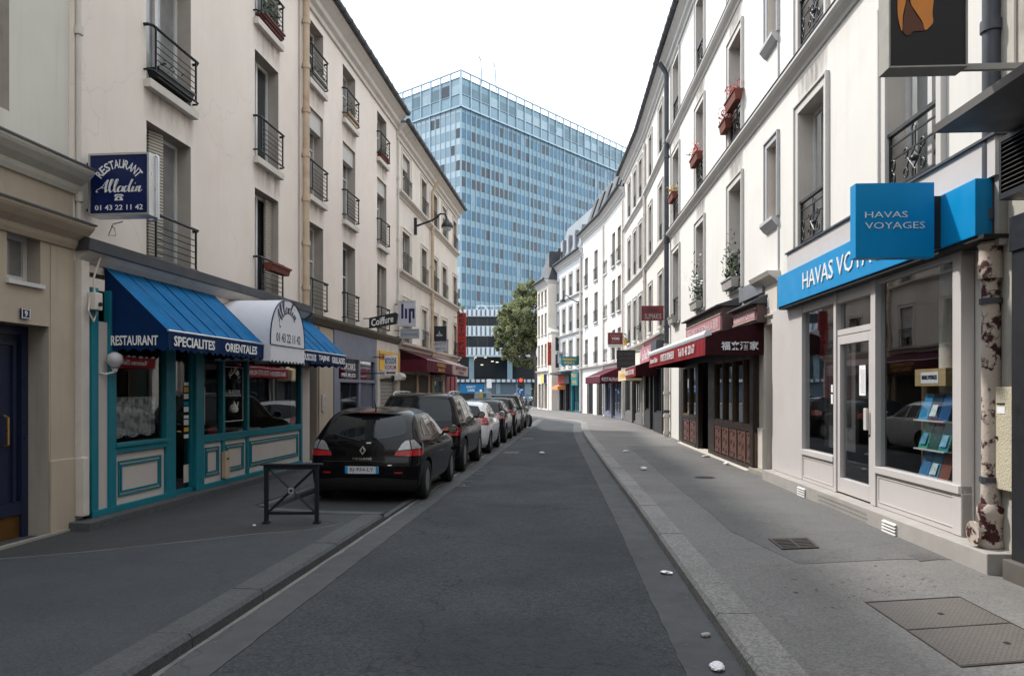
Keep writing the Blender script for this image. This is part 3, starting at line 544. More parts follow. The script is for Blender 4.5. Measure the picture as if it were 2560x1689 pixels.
def blade(F, s, d0, d1, z0, z1, label, m, th=.06, rim=None, brackets=True, cat='sign', group=None, frame=.025):   # sign standing out from the wall, face towards the camera
    t = thing('projecting_sign', label, cat, F.P(s, 0, z0), group)
    MB(F).box((s - th / 2, s + th / 2), (d0, d1), (z0, z1)).build('panel', m, t, bevel=.004)
    if rim:
        b = MB(F)
        for q in ((d0 - frame, d0), (d1, d1 + frame)): b.box((s - th / 2 - .012, s + th / 2 + .012), q, (z0 - frame, z1 + frame))
        for q in ((z0 - frame, z0), (z1, z1 + frame)): b.box((s - th / 2 - .012, s + th / 2 + .012), (d0, d1), q)
        b.build('rim', rim, t)
    if brackets:
        for z in (z0 + (z1 - z0) * .1, z1 - (z1 - z0) * .1): MB(F).box((s - .015, s + .015), (-.02, d0 - (frame if rim else 0)), (z - .015, z + .015)).build('bracket', M['black'], t)
    return t
def btext(F, t, s, d, z, txt, m, th=.06, w=None, h=None, **k):   # lettering on the camera side of a projecting sign
    tx = F.n * (1 if F.side > 0 else -1); p = F.P(s - th / 2 - .001, d, z); return text(txt, m, t, p, tx, w, h, **k)
# ---------------------------------------------------------------- houses on the shadow side
def YL(Y): return (-6.0625 + .095 * Y, Y)
FL = Fac(YL(-16), YL(36.2), 1)
S = FL.sY
b0 = thing('beige_building', 'beige rendered house with a navy door and a number nine plate beside the restaurant', 'building', FL.P(S(4), 0, 0))
sE = S(8.86)
s_d0, s_d1 = S(6.35), FL.sp(122); z_h = 2.47
dop = (s_d0, s_d1, 0, z_h, .30); wop = (FL.sp(17), FL.sp(101), 2.93, 3.45, .2); upw = (S(6.3), FL.sp(34), 4.72, 6.6, .2)
wall(FL, b0, S(-16), sE, 0, 4.12, [dop, wop] + [(S(y), S(y) + 1.2, 0.2, 2.4, .2) for y in (-12, -8, -4, 0)], M['beige'])
wall(FL, b0, S(-16), sE, 4.12, 12.5, [upw] + [(S(y), S(y) + 1.2, 5 + k * 3, 7 + k * 3, .2) for y in (-12, -8, -4, 0) for k in (0, 1)], M['beigeup'], d=-.05)
for y in (-12, -8, -4, 0):
    for k in (0, 1): window(FL, b0, S(y), S(y) + 1.2, 5 + k * 3, 7 + k * 3, .2)
    window(FL, b0, S(y), S(y) + 1.2, .2, 2.4, .2)
window(FL, b0, *wop[:4], .16, 'light', leaves=1); window(FL, b0, *upw[:4], .16, 'light')
for z, mm in ((4.08, M['beigeup']), (3.42, M['beige'])):
    cornice(FL, b0, S(-16), sE + .06, z, [(.03, 0), (.06, .05), (.07, .1), (.16, .16), (.22, .22), (.24, .25), (.24, .28)], mm)
    MB(FL).box((S(-16), sE + .08), (-.04, .26), (z + .28, z + .30)).build('cornice_flashing', M['zincd'], b0)
MB(FL).box((wop[0] - .02, wop[1] + .03), (-.16, .04), (wop[2] - .05, wop[2] - .005)).build('window_sill', M['winframe'], b0)
MB(FL).box((s_d1 + .0, sE), (0, .035), (0, .95)).build('pilaster_base', M['beige'], b0, bevel=.01)
MB(FL).box((s_d1 + .02, sE), (.0, .012), (.95, 3.40)).build('pilaster', M['beige'], b0)
def nplate(F, s, z, txt, root, d=.02, w=.13, h=.11):
    p = MB(F).box((s - w / 2, s + w / 2), (d - .01, d + .008), (z - h / 2, z + h / 2)).build('number_plate', M['signblue'], root); lettered(F, s, d + .009, z, txt, M['letter'], p, h=h * .62, bold=.02)
    b = MB(F)
    for q in (-1, 1): b.box((s + q * (w / 2 - .008) - .004, s + q * (w / 2 - .008) + .004), (d + .008, d + .011), (z - h / 2, z + h / 2)); b.box((s - w / 2, s + w / 2), (d + .008, d + .011), (z + q * (h / 2 - .008) - .004, z + q * (h / 2 - .008) + .004))
    b.build('border', M['letter'], p)
nplate(FL, FL.sp(59), FL.z(59, 784), '9', b0)
dq = -.30
dr = MB(FL).box((s_d0, s_d1), (dq - .06, dq), (.1, z_h)).build('door', M['navy'], b0)
b = MB(FL)
b.box((s_d1 - .10, s_d1), (dq, dq + .05), (.1, z_h)); b.box((s_d0, s_d1 - .1), (dq, dq + .05), (z_h - .1, z_h)); b.box((s_d1 - .2, s_d1 - .16), (dq, dq + .03), (.42, z_h - .18)); b.box((s_d0, s_d1 - .2), (dq, dq + .03), (z_h - .22, z_h - .18)); b.box((s_d0, s_d1 - .1), (dq, dq + .045), (.36, .5))
b.build('door_moulding', M['navy'], dr)
MB(FL).box((s_d0, s_d1 - .01), (dq, dq + .02), (.1, .35)).build('kick_plate', pm('bronze', '#6b4a22', .45, .15, 4, grime=.3, metal=.5), dr)
sh = FL.sp(8, dq); MB(FL).tube([(sh, dq + .01, 1.13), (sh, dq + .06, 1.15), (sh, dq + .06, 1.45), (sh, dq + .01, 1.47)], .014, 8).build('handle', M['brass'], dr, smooth=True)
roof(FL, b0, S(-16), sE, 12.5)
MB(FL).box((s_d0, sE), (0, .06), (0, .13)).build('plinth', M['stone'], b0)
# ---- the pink cream house above the restaurant
b1 = thing('cream_building', 'cream plastered house of four storeys over the blue awnings, with iron window rails', 'building', FL.P(sE, 0, 0))
s1E = S(24.2); H1 = 10.25
cols = [(FL.sp(366), FL.sp(477)), (FL.sp(637), FL.sp(696)), (FL.sp(768), FL.sp(808)), (FL.sp(857), FL.sp(888)), (FL.sp(943), FL.sp(966))]
rows = [(3.47, 5.50), (6.06, 8.06), (8.62, 10.0)]; ops = [(a, c, e, f, .26) for a, c in cols for e, f in rows]
rs0, rs1 = FL.sp(229, .11), S(16.1)
shops = [(rs0, rs1, 0.0, 3.2, .25), (S(16.5), S(17.0), 0.1, 2.75, .45), (S(18.0), S(21.55), .1, 3.2, .2), (S(21.85), S(24.1), .1, 3.2, .2)]
wall(FL, b1, sE, s1E, 0, H1, ops + shops, M['cream'])
cornice(FL, b1, sE, s1E, H1 - .05, PR_EAVE, M['trim']); gutter(FL, b1, sE, s1E, H1 + .47); roof(FL, b1, sE, s1E, H1 + .42)
sty = {(0, 0): 'light', (0, 1): 'light', (1, 1): 'dark', (2, 0): 'dark'}
for ci, (a, c) in enumerate(cols):
    for ri, (e, f) in enumerate(rows):
        st = ['light', 'dark', 'light', 'dark', 'light'][(ci + ri * 2) % 5]
        window(FL, b1, a, c, e, f, .22, st, transom=(.62,) if ci > 1 else (), cur=None)
        if ri: sill(FL, b1, a, c, e, M['trim'], .1, .12)
        rail_bars(FL, b1, a, c, e + .12, .62, .11)
        if (ci, ri) in ((2, 1), (3, 1), (4, 1)): MB(FL).box((a + .01, c - .01), (-.2, -.06), (f - .42, f)).build('shutter_box', M['rolls'], b1)
        if (ci, ri) in ((0, 0),):
            for k, (p, q, r_) in enumerate(((a + .02, -.19, .0), (a + .3, -.15, 1.0))):
                MB(FL).hull2([(p, q, e), (p + .25, q + .07 * r_, e), (p + .25, q + .07 * r_ - .03, e), (p, q - .03, e)], [(p, q, f - .03), (p + .25, q + .07 * r_, f - .03), (p + .25, q + .07 * r_ - .03, f - .03), (p, q - .03, f - .03)]).build('shutter', M['louver'], b1)
        if (ci, ri) in ((1, 0), (4, 0)):
            MB(FL).box((c - .3, c - .02), (-.17, -.13), (e, f - .03)).build('shutter', M['louver'], b1)
MB(FL).prof([(0, 3.42), (.2, 3.42), (.22, 3.56), (0, 3.60)], sE, S(16.2)).build('ledge', M['zincd'], b1, bevel=.006)
MB(FL).prof([(0, 3.30), (.03, 3.30), (.10, 3.36), (.16, 3.42), (0, 3.42)], sE + .05, S(16.2)).build('ledge_moulding', M['trim'], b1)
MB(FL).prof([(0, 3.22), (.08, 3.24), (.2, 3.36), (.22, 3.42), (0, 3.46)], S(16.22), s1E).build('ledge', pm('mossy_stone', '#6c675c', .9, .2, 3, grime=.8, gcol='#39392a', gscale=3), b1)
downpipe(FL, b1, FL.sp(763, .1), 3.5, 10.2, .075, .12, step=.95, top=.35)
MB(FL).tube([(FL.sp(752, .05), .04, 3.6), (FL.sp(752, .05), .04, 10.2)], .018, 6).build('cable', M['pipew'], b1)
downpipe(FL, b1, sE + .06, 3.6, 10.4, .03, .03, m=M['trim'], step=2)
MB(FL).box((sE + .02, rs0 - .02), (0, .1), (.25, 3.3)).build('pilaster', M['pipew'], b1, bevel=.01)
MB(FL).box((sE + .0, sE + .1), (.0, .14), (.25, .95)).build('pilaster_base', M['pipew'], b1, bevel=.015)
MB(FL).box((sE - .12, rs1 + .05), (-.1, .30), (-.02, .2)).build('plinth', M['granited'], b1, bevel=.012)
MB(FL).box((rs1 + .05, s1E), (-.1, .04), (-.02, .16)).build('plinth', M['stone'], b1, bevel=.01)
m_ = thing('junction_box', 'small cream electric junction box with dangling cables on the white pilaster', 'electric box', FL.P(sE + .2, .1, 2.6))
MB(FL).box((sE + .12, sE + .26), (.1, .2), (2.72, 2.93)).build('box', M['pipew'], m_, bevel=.01); MB(FL).cyl((sE + .2, .2, 2.79), (sE + .2, .225, 2.79), .025).build('knob', M['dark'], m_)
MB(FL).tube([(sE + .14, .12, 2.9), (sE + .08, .14, 2.7), (sE + .16, .15, 2.58), (sE + .24, .13, 2.68), (sE + .2, .12, 3.1), (sE + .3, .14, 3.38)], .012, 6).build('cable', M['pipew'], m_, smooth=True)
# ---- the restaurant front
rf = thing('restaurant_shopfront', 'turquoise and cream panelled restaurant front with lace curtain under the blue awning', 'shopfront', FL.P((rs0 + rs1) / 2, .1, .2))
D0 = .07
def stile(b, a, c, e, f, d=.0, t=.05): b.box((a, c), (D0 - .04 + d, D0 + t + d), (e, f))
Sx = lambda px: FL.sp(px, D0 + .03)
w0, w1, d0_, d1_, g0, gm1, gm2, g1, e1 = Sx(288), Sx(413), Sx(437), Sx(488), Sx(508), Sx(557), Sx(618), Sx(750), Sx(770)
zt, zs = 2.5, 1.04
b = MB(FL)
for a, c in ((rs0, rs0 + .12), (Sx(272), w0), (w1, d0_), (d1_, g0), (gm1 - .03, gm1 + .05), (gm2 - .03, gm2 + .05), (g1, g1 + .1)): stile(b, a, c, .2, 3.0)
stile(b, w0, w1, zs - .1, zs); stile(b, g0, g1, zs - .12, zs); stile(b, d0_, d1_, 2.42, 2.52); stile(b, w0, w1, 2.5, 2.6); stile(b, g0, g1, 2.5, 2.6)
stile(b, rs0, d0_, .2, .28, 0, .055); stile(b, d1_, g1 + .1, .2, .27, 0, .055); stile(b, w0 - .02, w1 + .02, zs - .02, zs + .03, .0, .08)
b.build('frame', M['teal'], rf, bevel=.006)
for a, c, e, f in ((rs0 + .12, Sx(272), .28, 2.6), (w0, w1, .28, zs - .1), (g0, gm1 - .03, .27, zs - .12), (gm1 + .05, gm2 - .03, .27, zs - .12), (gm2 + .05, g1, .27, zs - .12), (g1 + .1, e1 + .15, .2, 2.9)):
    pn = MB(FL).box((a, c), (D0 - .04, D0 + .01), (e, f)).build('panel', M['tealp'], rf)
    if f > 2: continue
    ia, ic, ie, i_f = a + .08, c - .09, .38, zs - .2
    for k in (0, .05):
        w = .022; b = MB(FL)
        b.box((ia + k, ic - k), (D0 + .008, D0 + .028), (ie + k, ie + k + w)); b.box((ia + k, ic - k), (D0 + .008, D0 + .028), (i_f - k - w, i_f - k)); b.box((ia + k, ia + k + w), (D0 + .008, D0 + .028), (ie + k + w, i_f - k - w)); b.box((ic - k - w, ic - k), (D0 + .008, D0 + .028), (ie + k + w, i_f - k - w))
        b.build('panel_moulding', M['teal'], pn)
for a, c in ((w0, w1), (g0, gm1 - .03), (gm1 + .05, gm2 - .03), (gm2 + .05, g1)):
    MB(FL).quad((a, D0 - .01, zs), (c, D0 - .01, zs), (c, D0 - .01, zt), (a, D0 - .01, zt)).build('pane', M['glass'], rf, recalc=False)
dr = MB(FL); stile(dr, d0_, d0_ + .05, .2, 2.42, -.04, .03); stile(dr, d1_ - .05, d1_, .2, 2.42, -.04, .03); stile(dr, d0_ + .05, d1_ - .05, .2, .27, -.04, .03); stile(dr, d0_ + .05, d1_ - .05, 2.36, 2.42, -.04, .03)
dr = dr.build('door', M['teal'], rf); MB(FL).quad((d0_ + .04, D0 - .05, .25), (d1_ - .04, D0 - .05, .25), (d1_ - .04, D0 - .05, 2.4), (d0_ + .04, D0 - .05, 2.4)).build('pane', M['glassd'], dr, recalc=False)
MB(FL).tube([(d0_ + .03, D0, 1.15), (d0_ + .03, D0 + .05, 1.15), (d0_ + .12, D0 + .05, 1.14)], .01, 6).build('handle', M['brass'], dr)
for i in range(9): MB(FL).box((d1_ - .19, d1_ - .06), (D0 - .047, D0 - .043), (1.02 + i * .1, 1.02 + i * .1 + random.uniform(.04, .085))).build('sticker', [M['letter'], M['cyan'], M['gold']][(i * 2) % 3 if i % 2 else 0], dr)
MB(FL).box((d1_ - .2, d1_ - .06), (D0 - .047, D0 - .043), (.35, .62)).build('sticker', M['tealp'], dr)
roomback(FL, rf, rs0, rs1, .22, 3.0, 2.6, M['room'], -.02)
cu = MB(FL); cu.sheet(lambda u, v: (w0 + .03 + (w1 - w0 - .05) * u, -.06 + .022 * math.sin(u * 70 + 2 * math.sin(v * 3)), 1.13 + .53 * v + (.02 * math.sin(u * 90) if v == 0 else 0)), 130, 5)
lace = bpy.data.materials.new('lace'); lace.use_nodes = True; t_ = lace.node_tree; P_ = t_.nodes['Principled BSDF']; P_.inputs['Base Color'].default_value = (.62, .62, .63, 1); P_.inputs['Roughness'].default_value = .9
tc_ = nn(t_, 'ShaderNodeTexCoord'); vo_ = nn(t_, 'ShaderNodeTexVoronoi'); vo_.inputs['Scale'].default_value = 28; n_ = nn(t_, 'ShaderNodeTexNoise'); n_.inputs['Scale'].default_value = 11; mr_ = nn(t_, 'ShaderNodeMapRange'); mr_.inputs[1].default_value = .38; mr_.inputs[2].default_value = .6; mr_.inputs[3].default_value = .4; mr_.inputs[4].default_value = .95
t_.links.new(tc_.outputs['Object'], n_.inputs['Vector']); t_.links.new(n_.outputs['Fac'], mr_.inputs[0]); t_.links.new(mr_.outputs[0], P_.inputs['Alpha'])
cu.build('lace_curtain', lace, rf, smooth='all', recalc=False)
# lettering on the restaurant glass: arc of letters, phone number, teapot in a frame
b = MB(FL); a, c = gm1 + .13, gm2 - .1
for q in ((a, a + .012), (c - .012, c)): b.box(q, (D0 + .0, D0 + .002), (1.22, 2.15))
for q in ((1.22, 1.232), (2.14, 2.15)): b.box((a, c), (D0 + .0, D0 + .002), q)
mid = (a + c) / 2
b.lathe((mid, D0 + .001, 1.45), [(.0, -.09), (.06, -.07), (.075, -.02), (.03, .06), (.012, .1), (.0, .13)], n=8); b.tube([(mid + .06, D0, 1.43), (mid + .12, D0, 1.47), (mid + .15, D0, 1.55)], .01, 5); b.ring((mid - .08, D0, 1.45), .04, .008, (0, 1, 0)) 
b.build('glass_lettering', M['letter'], rf)
lettered(FL, mid, D0 + .002, 1.72, 'TEL 43 22 11 42', M['letter'], rf, w=.42, h=.07, ext=.001)
b = MB(); 
for i, ch in enumerate('ALLADIN'):
    an = R(150 - i * 20); vs_, fs_ = tfit(ch, .07, .1); ctr = (mid + .19 * math.cos(an), 1.9 + .19 * math.sin(an)); ro = an - R(90)
    b.add([FL.P(ctr[0] + x * math.cos(ro) - y * math.sin(ro), D0 + .002, ctr[1] + x * math.sin(ro) + y * math.cos(ro)) for x, y in vs_], fs_)
b.build('glass_lettering', M['letter'], rf, recalc=False)
MB(FL).box((g0 + .1, g0 + .3), (-.03, -.025), (1.2, 1.8)).build('menu_card', M['tealp'], rf)
tb = thing('restaurant_table', 'table laid with a pale cloth behind the large restaurant window', 'table', FL.P(S(15), -1.1, .25)); MB(FL).box((S(14.6), S(15.6)), (-1.5, -.7), (.95, .98)).build('tabletop', M['curtain'], tb); MB(FL).box((S(15.05), S(15.15)), (-1.15, -1.05), (.25, .95)).build('leg', M['wood'], tb)
pc = thing('mailbox', 'small cream painted metal box fixed between the turquoise panels', 'box', FL.P(gm1 + .05, D0, .3)); MB(FL).box((gm1 - .04, gm1 + .11), (D0 + .03, D0 + .1), (.30, .74)).build('case', M['pipe'], pc, bevel=.01); MB(FL).box((gm1 + .0, gm1 + .06), (D0 + .1, D0 + .106), (.6, .63)).build('slot', M['dark'], pc)
# awnings: two blue slopes with a white barrel between
A0, A1, AZ1, AZ0, AD = S(9.42), S(16.42), 3.30, 2.50, .86
aL, aR = S(12.22), S(13.72)
for q0, q1, lab in ((A0, aL, 'blue awning with speciality lettering on its scalloped edge, nearest the navy door'), (aR, A1, 'blue awning reading couscous tajine grillades, beyond the white barrel canopy')):
    aw = awning(FL, q0, q1, AZ1, AD, AZ0, lab, M['blue'], M['bluev'], .27, group='blue awnings of the restaurant')
    for i in range(1, int((q1 - q0) / .42)):
        s = q0 + i * .42; MB(FL).tube([(s, .02, AZ1 + .004), (s, AD, AZ0 + .006)], .007, 4).build('seam', M['bluev'], aw)
    if q0 == A0:
        lettered(FL, q0 + .62, AD + .025, AZ0 - .125, 'SPECIALITES', M['letter'], aw, w=1.05, h=.13, bold=.02); lettered(FL, q0 + 1.98, AD + .025, AZ0 - .125, 'ORIENTALES', M['letter'], aw, w=1.05, h=.13, bold=.02)
        text('RESTAURANT', M['letter'], aw, FL.P(q0 - .022, AD * .5, AZ0 - .125), FL.n, .62, .125, bold=.02)
    else:
        for tx_, o_, w_ in (('COUSCOUS', .43, .78), ('TAJINE', 1.28, .62), ('GRILLADES', 2.15, .82)): lettered(FL, q0 + o_, AD + .025, AZ0 - .125, tx_, M['letter'], aw, w=w_, h=.13, bold=.02)
cp = thing('barrel_canopy', 'white barrel canopy over the restaurant door with script name and phone number', 'canopy', FL.P((aL + aR) / 2, 0, AZ0), None)
mid = (aL + aR) / 2; rad = (aR - aL) / 2 - .01; CD = .97
archz = lambda t: (mid - rad * math.cos(t), AZ0 + .80 * math.sin(t) ** .8)
MB(FL).sheet(lambda u, v: (archz(math.pi * u)[0], .02 + (CD - .02) * v, archz(math.pi * u)[1]), 28, 3).build('cover', M['whitecan'], cp, smooth='all', recalc=False)
fr_ = [archz(math.pi * i / 28) for i in range(29)]
MB(FL).plate([(a, z) for a, z in fr_], CD - .004, CD).build('front_panel', M['whitecan'], cp)
MB(FL).tube([(a, CD, z) for a, z in fr_] + [(fr_[0][0], CD, AZ0)], .012, 5).build('piping', M['letternavy'], cp)
n = 44; pts = [(mid - rad + 2 * rad * i / n, AZ0) for i in range(n + 1)] + [(mid + rad - 2 * rad * i / n, AZ0 - .30 + .05 * abs(math.sin(math.pi * i / 4.4))) for i in range(n + 1)]
MB(FL).plate(pts, CD - .004, CD).build('valance', M['whitecan'], cp)
for q in (mid - rad, mid + rad): MB(FL).quad((q, .02, AZ0), (q, CD, AZ0), (q, CD, AZ0 - .27), (q, .02, AZ0 - .27)).build('valance', M['whitecan'], cp, recalc=False)
lettered(FL, mid + .02, CD + .001, AZ0 + .14, '01 43 22 11 42', M['letternavy'], cp, w=1.05, h=.15)
b = MB(); 
def arcfn(x, y, l):
    an = R(168) - (x / 2.9) * R(132); r = .40 + (y - .35) * .24; return FL.P(mid + r * math.cos(an) * 1.05, CD + .002 + l * .4, AZ0 + .24 + r * math.sin(an) * 1.0)
ribbon(b, SCRIPT, arcfn, .055); b.build('script_lettering', M['letternavy'], cp, recalc=False)
# globe lamp on the pilaster
gl_ = thing('globe_lamp', 'white globe wall lamp on a curled bracket under the blue awning', 'lamp', FL.P(Sx(262), D0, 2.1))
sg = FL.sp(287, .19); MB(FL).lathe((sg, .19, 2.13), [(1e-4, -.1), (.05, -.088), (.092, -.03), (.095, .02), (.075, .065), (.03, .095), (1e-4, .1)], n=18).build('globe', pm('opal', (.42, .41, .42), .25, .04, 3), gl_, smooth=True)
MB(FL).lathe((sg, .19, 1.97), [(.012, 0), (.03, .02), (.035, .05), (.055, .065)], n=12).build('cup', M['winframe'], gl_); MB(FL).tube([(sg - .18, .04, 2.05), (sg - .16, .07, 1.97), (sg - .08, .12, 1.95), (sg, .19, 1.98)], .014, 6).build('arm', M['winframe'], gl_); MB(FL).lathe((sg - .18, D0 - .02, 2.05), [(.07, 0), (.05, .02), (.02, .04)], ax=(0, 1, 0) if False else tuple(FL.n) and (0, 1, 0), n=12).build('wall_plate', M['winframe'], gl_)
# projecting restaurant sign
Ys = 9.12; ss = S(Ys)
def dpx(F, s, px):                 # distance out from the wall at which pixel column px is met
    t = (px - CX) / FPX; o = F.p0 + F.u * s; return (t * o.y - o.x) / (F.n.x - t * F.n.y)
q0, q1 = dpx(FL, ss, 240), dpx(FL, ss, 381)
sg = blade(FL, ss, q0, q1, zat(540, Ys), zat(397, Ys), 'dark blue illuminated restaurant sign with phone number beside the shuttered window', M['signblue'], .20, M['alu'])
zc = (zat(540, Ys) + zat(397, Ys)) / 2; hh = zat(397, Ys) - zat(540, Ys); ww = q1 - q0; mc = (q0 + q1) / 2
b = MB(); tx = FL.n; base = FL.P(ss - .102, mc, zc)
for i, ch in enumerate('RESTAURANT'):
    an = R(142 - i * 104 / 9); vs_, fs_ = tfit(ch, .062, .105, .02); r = .44 * ww; cx_, cz_ = r * math.cos(an) * .98, -.10 * hh + r * .98 * math.sin(an); ro = an - R(90)
    b.add([base + tx * (cx_ + x * math.cos(ro) - y * math.sin(ro)) + Vector((0, 0, cz_ + x * math.sin(ro) + y * math.cos(ro))) for x, y in vs_], fs_)
b.build('lettering', M['letter'], sg, recalc=False)
b = MB(); ribbon(b, SCRIPT, lambda x, y, l: base + tx * ((x - 1.45 + .12 * y) * ww * .275) + Vector((0, 0, -.05 * hh + (y - .42) * hh * .22)) - FL.u * l, .05); b.build('script_lettering', M['letter'], sg, recalc=False)
text('01 43 22 11 42', M['letter'], sg, base + Vector((0, 0, -.40 * hh)), tx, .84 * ww, .09 * hh, bold=.01)
b = MB(); tp = lambda x, z, l=0: base + tx * (x * ww) + Vector((0, 0, z * hh)) - FL.u * (.003 + l)
for poly in ([(-.09, -.21), (-.06, -.175), (.06, -.175), (.09, -.21), (.05, -.215), (.045, -.2), (-.045, -.2), (-.05, -.215)], [(-.045, -.215), (.045, -.215), (.075, -.262), (.075, -.282), (-.075, -.282), (-.075, -.262)]): b.add([tp(*p) for p in poly], [tuple(range(len(poly)))])
b.build('telephone_symbol', M['letter'], sg, recalc=False)
b = MB(); b.add([tp(.022 * math.cos(i * .63), -.25 + .02 * math.sin(i * .63), .002) for i in range(10)], [tuple(range(10))]); b.build('telephone_symbol', M['signblue'], sg, recalc=False)
MB(FL).tube([(ss, q0 + .1, zat(392, Ys)), (ss + .05, q1 + .02, zat(390, Ys)), (ss + .05, q1 + .05, zat(396, Ys)), (ss + .05, q1 + .05, zat(550, Ys)), (ss + .05, q1 - .1, zat(556, Ys))], .012, 6).build('guard_rail', M['alu'], sg)
MB(FL).tube([(ss, q0 + .35, zat(556, Ys)), (ss, q0 + .22, zat(562, Ys)), (ss, q0 + .16, zat(590, Ys)), (ss, q0 + .26, zat(590, Ys)), (ss, q0 + .24, zat(572, Ys)), (ss, q0 + .2, zat(566, Ys))], .008, 5).build('bent_wire', M['alu'], sg)
# doorway and the grey blue shop
dw = MB(FL).box((S(16.5), S(17.0)), (-.5, -.45), (.16, 2.75)).build('door', M['wood'], b1); MB(FL).box((S(16.55), S(16.6)), (-.45, -.4), (1.1, 1.2)).build('handle', M['brass'], dw)
MB(FL).box((S(17.02), S(17.95)), (0, .05), (.16, 3.2)).build('pilaster', M['beige'], b1); ic = MB(FL).box((S(17.15), S(17.32)), (.05, .075), (1.25, 1.65)).build('intercom', M['alu'], b1, bevel=.005)
gs = thing('grey_shop', 'grey blue painted shop front with a grille, behind the black hatchback', 'shopfront', FL.P(S(19.7), 0, .16))
G0, G1 = S(17.96), S(21.6)
b = MB(FL); b.box((G0, G0 + .3), (.0, .08), (.16, 3.22)); b.box((G0 + .3, G1), (.0, .07), (2.55, 3.22)); b.box((G0 + .3, G1), (.0, .08), (1.95, 2.03)); b.box((G0 + .3, G0 + .5), (0, .06), (.16, 1.95)); b.box((G1 - .15, G1), (0, .08), (.16, 2.55)); b.box((S(20.0), S(20.12)), (0, .06), (.16, 2.55)); b.box((G0 + .5, S(20.0)), (0, .05), (.16, .5)); b.box((G0 + .3, G0 + .38), (0, .06), (2.03, 2.55))
b.build('frame', M['greyblue'], gs, bevel=.006)
for a, c, e, f in ((G0 + .5, S(20), .5, 1.95), (G0 + .38, S(20), 2.03, 2.55), (S(20.12), G1 - .15, 2.03, 2.55)): MB(FL).quad((a, .02, e), (c, .02, e), (c, .02, f), (a, .02, f)).build('pane', M['glassd'], gs, recalc=False)
b = MB(FL)
for i in range(10): s = S(20.15) + i * .115; b.box((s, s + .03), (.02, .05), (.16, 1.95))
b.build('grille', M['greyblue'], gs); roomback(FL, gs, G0 + .1, G1, .16, 3.1, 2.0, M['room'], -.02)
lettered(FL, S(19.2), .03, 2.36, 'MIROIRS', M['letter'], gs, w=1.1, h=.17); lettered(FL, S(19.2), .03, 2.14, 'MEUBLES', M['letter'], gs, w=1.1, h=.1)
# tailor: yellow board, roller shutter, cases
kf = thing('tailor_shopfront', 'closed tailor shop with ribbed metal roller shutter between white pillars', 'shopfront', FL.P(S(22.9), 0, .16))
K0, K1 = S(21.68), S(24.15)
b = MB(FL); b.box((K0, K0 + .28), (0, .1), (.16, 2.9)); b.box((K1 - .25, K1), (0, .1), (.16, 2.9)); b.box((K0, K1), (0, .08), (2.9, 3.22)); b.build('pillar', M['pipew'], kf, bevel=.01)
MB(FL).box((K0 + .28, K1 - .25), (-.06, -.02), (.16, 2.05)).build('roller_shutter', M['shutter'], kf)
MB(FL).box((K0 + .28, K1 - .25), (-.05, .05), (2.05, 2.2)).build('lintel', M['dark'], kf)
kb = thing('tailor_board', 'yellow shop board with red tailor lettering above the roller shutter', 'sign', FL.P(S(22.9), .1, 2.5)); MB(FL).box((K0 + .1, K1), (.1, .13), (2.36, 2.92)).build('board', M['gold'], kb); lettered(FL, S(22.75), .132, 2.74, 'KORUM COUTURE', M['rust'], kb, w=2.0, h=.19, bold=.01); lettered(FL, S(22.75), .132, 2.48, 'TEL 01 43 20', M['rust'], kb, w=1.0, h=.09)
for a, c, zz, lab in ((K0 + .2, K0 + .7, 2.08, 'white metal awning cassette at the near side of the tailor shutter'), (K1 - .55, K1 + .05, 2.05, 'white metal awning cassette at the far side of the tailor shutter')):
    MB(FL).prof([(.1, zz), (.3, zz + .04), (.34, zz + .14), (.28, zz + .24), (.1, zz + .28)], a, c).build('awning_case', M['pipew'], loc=FL.P(a, .1, zz)); tag(bpy.data.objects[C.objects[-1].name], lab, 'awning case', 'awning cases of the tailor')
tg = blade(FL, S(21.3), dpx(FL, S(21.3), 962), dpx(FL, S(21.3), 993), zat(938, 21.3), zat(888, 21.3), 'small white sign with blue and red lettering and an arrow before the roller shutter', M['letter'], .05, None)
s_, dc = S(21.3), (dpx(FL, S(21.3), 962) + dpx(FL, S(21.3), 993)) / 2
btext(FL, tg, s_, dc, zat(902, 21.3), 'RETOUCHE', M['signblue'], .05, w=.32, h=.17, bold=.02); btext(FL, tg, s_, dc, zat(918, 21.3), 'KORUM', M['redsign'], .05, w=.31, h=.12, bold=.01)
b = MB(); o_ = FL.P(s_ - .028, dc, zat(931.5, 21.3)); b.add([o_ + FL.n * x + Vector((0, 0, z)) for x, z in ((-.15, 0), (-.08, .045), (-.08, .02), (.15, .03), (.12, 0), (.15, -.03), (-.08, -.02), (-.08, -.045))], [(0, 1, 2, 7), (2, 3, 4, 5, 6), (2, 6, 7)]); b.build('arrow', M['rust'], tg, recalc=False)
# coiffure sign
Yc = 20.6; sc = S(Yc); q0, q1 = dpx(FL, sc, 924), dpx(FL, sc, 994)
cs = thing('projecting_sign', 'slanted black hairdresser sign with white lettering', 'sign', FL.P(sc, 0, zat(820, Yc)))
zz = lambda py: zat(py, Yc)
prof = [(q0, zz(821)), (q1 - .03, zz(810)), (q1, zz(798)), (q1 + .02, zz(786)), (q1 - .04, zz(782)), (q0, zz(795))]
MB(FL).hull2([(sc - .05, d, z) for d, z in prof], [(sc + .05, d, z) for d, z in prof]).build('panel', M['black'], cs)
text('Coiffure', M['letter'], cs, FL.P(sc - .052, (q0 + q1) / 2 - .02, zz(802)), FL.n + Vector((0, 0, .19)), (q1 - q0) * .8, .20, up=Vector((0, 0, 1)) - FL.n * .0, bold=.015)
for py in (796, 820): MB(FL).box((sc - .015, sc + .015), (-.02, q0), (zz(py) - .012, zz(py) + .012)).build('bracket', M['black'], cs)

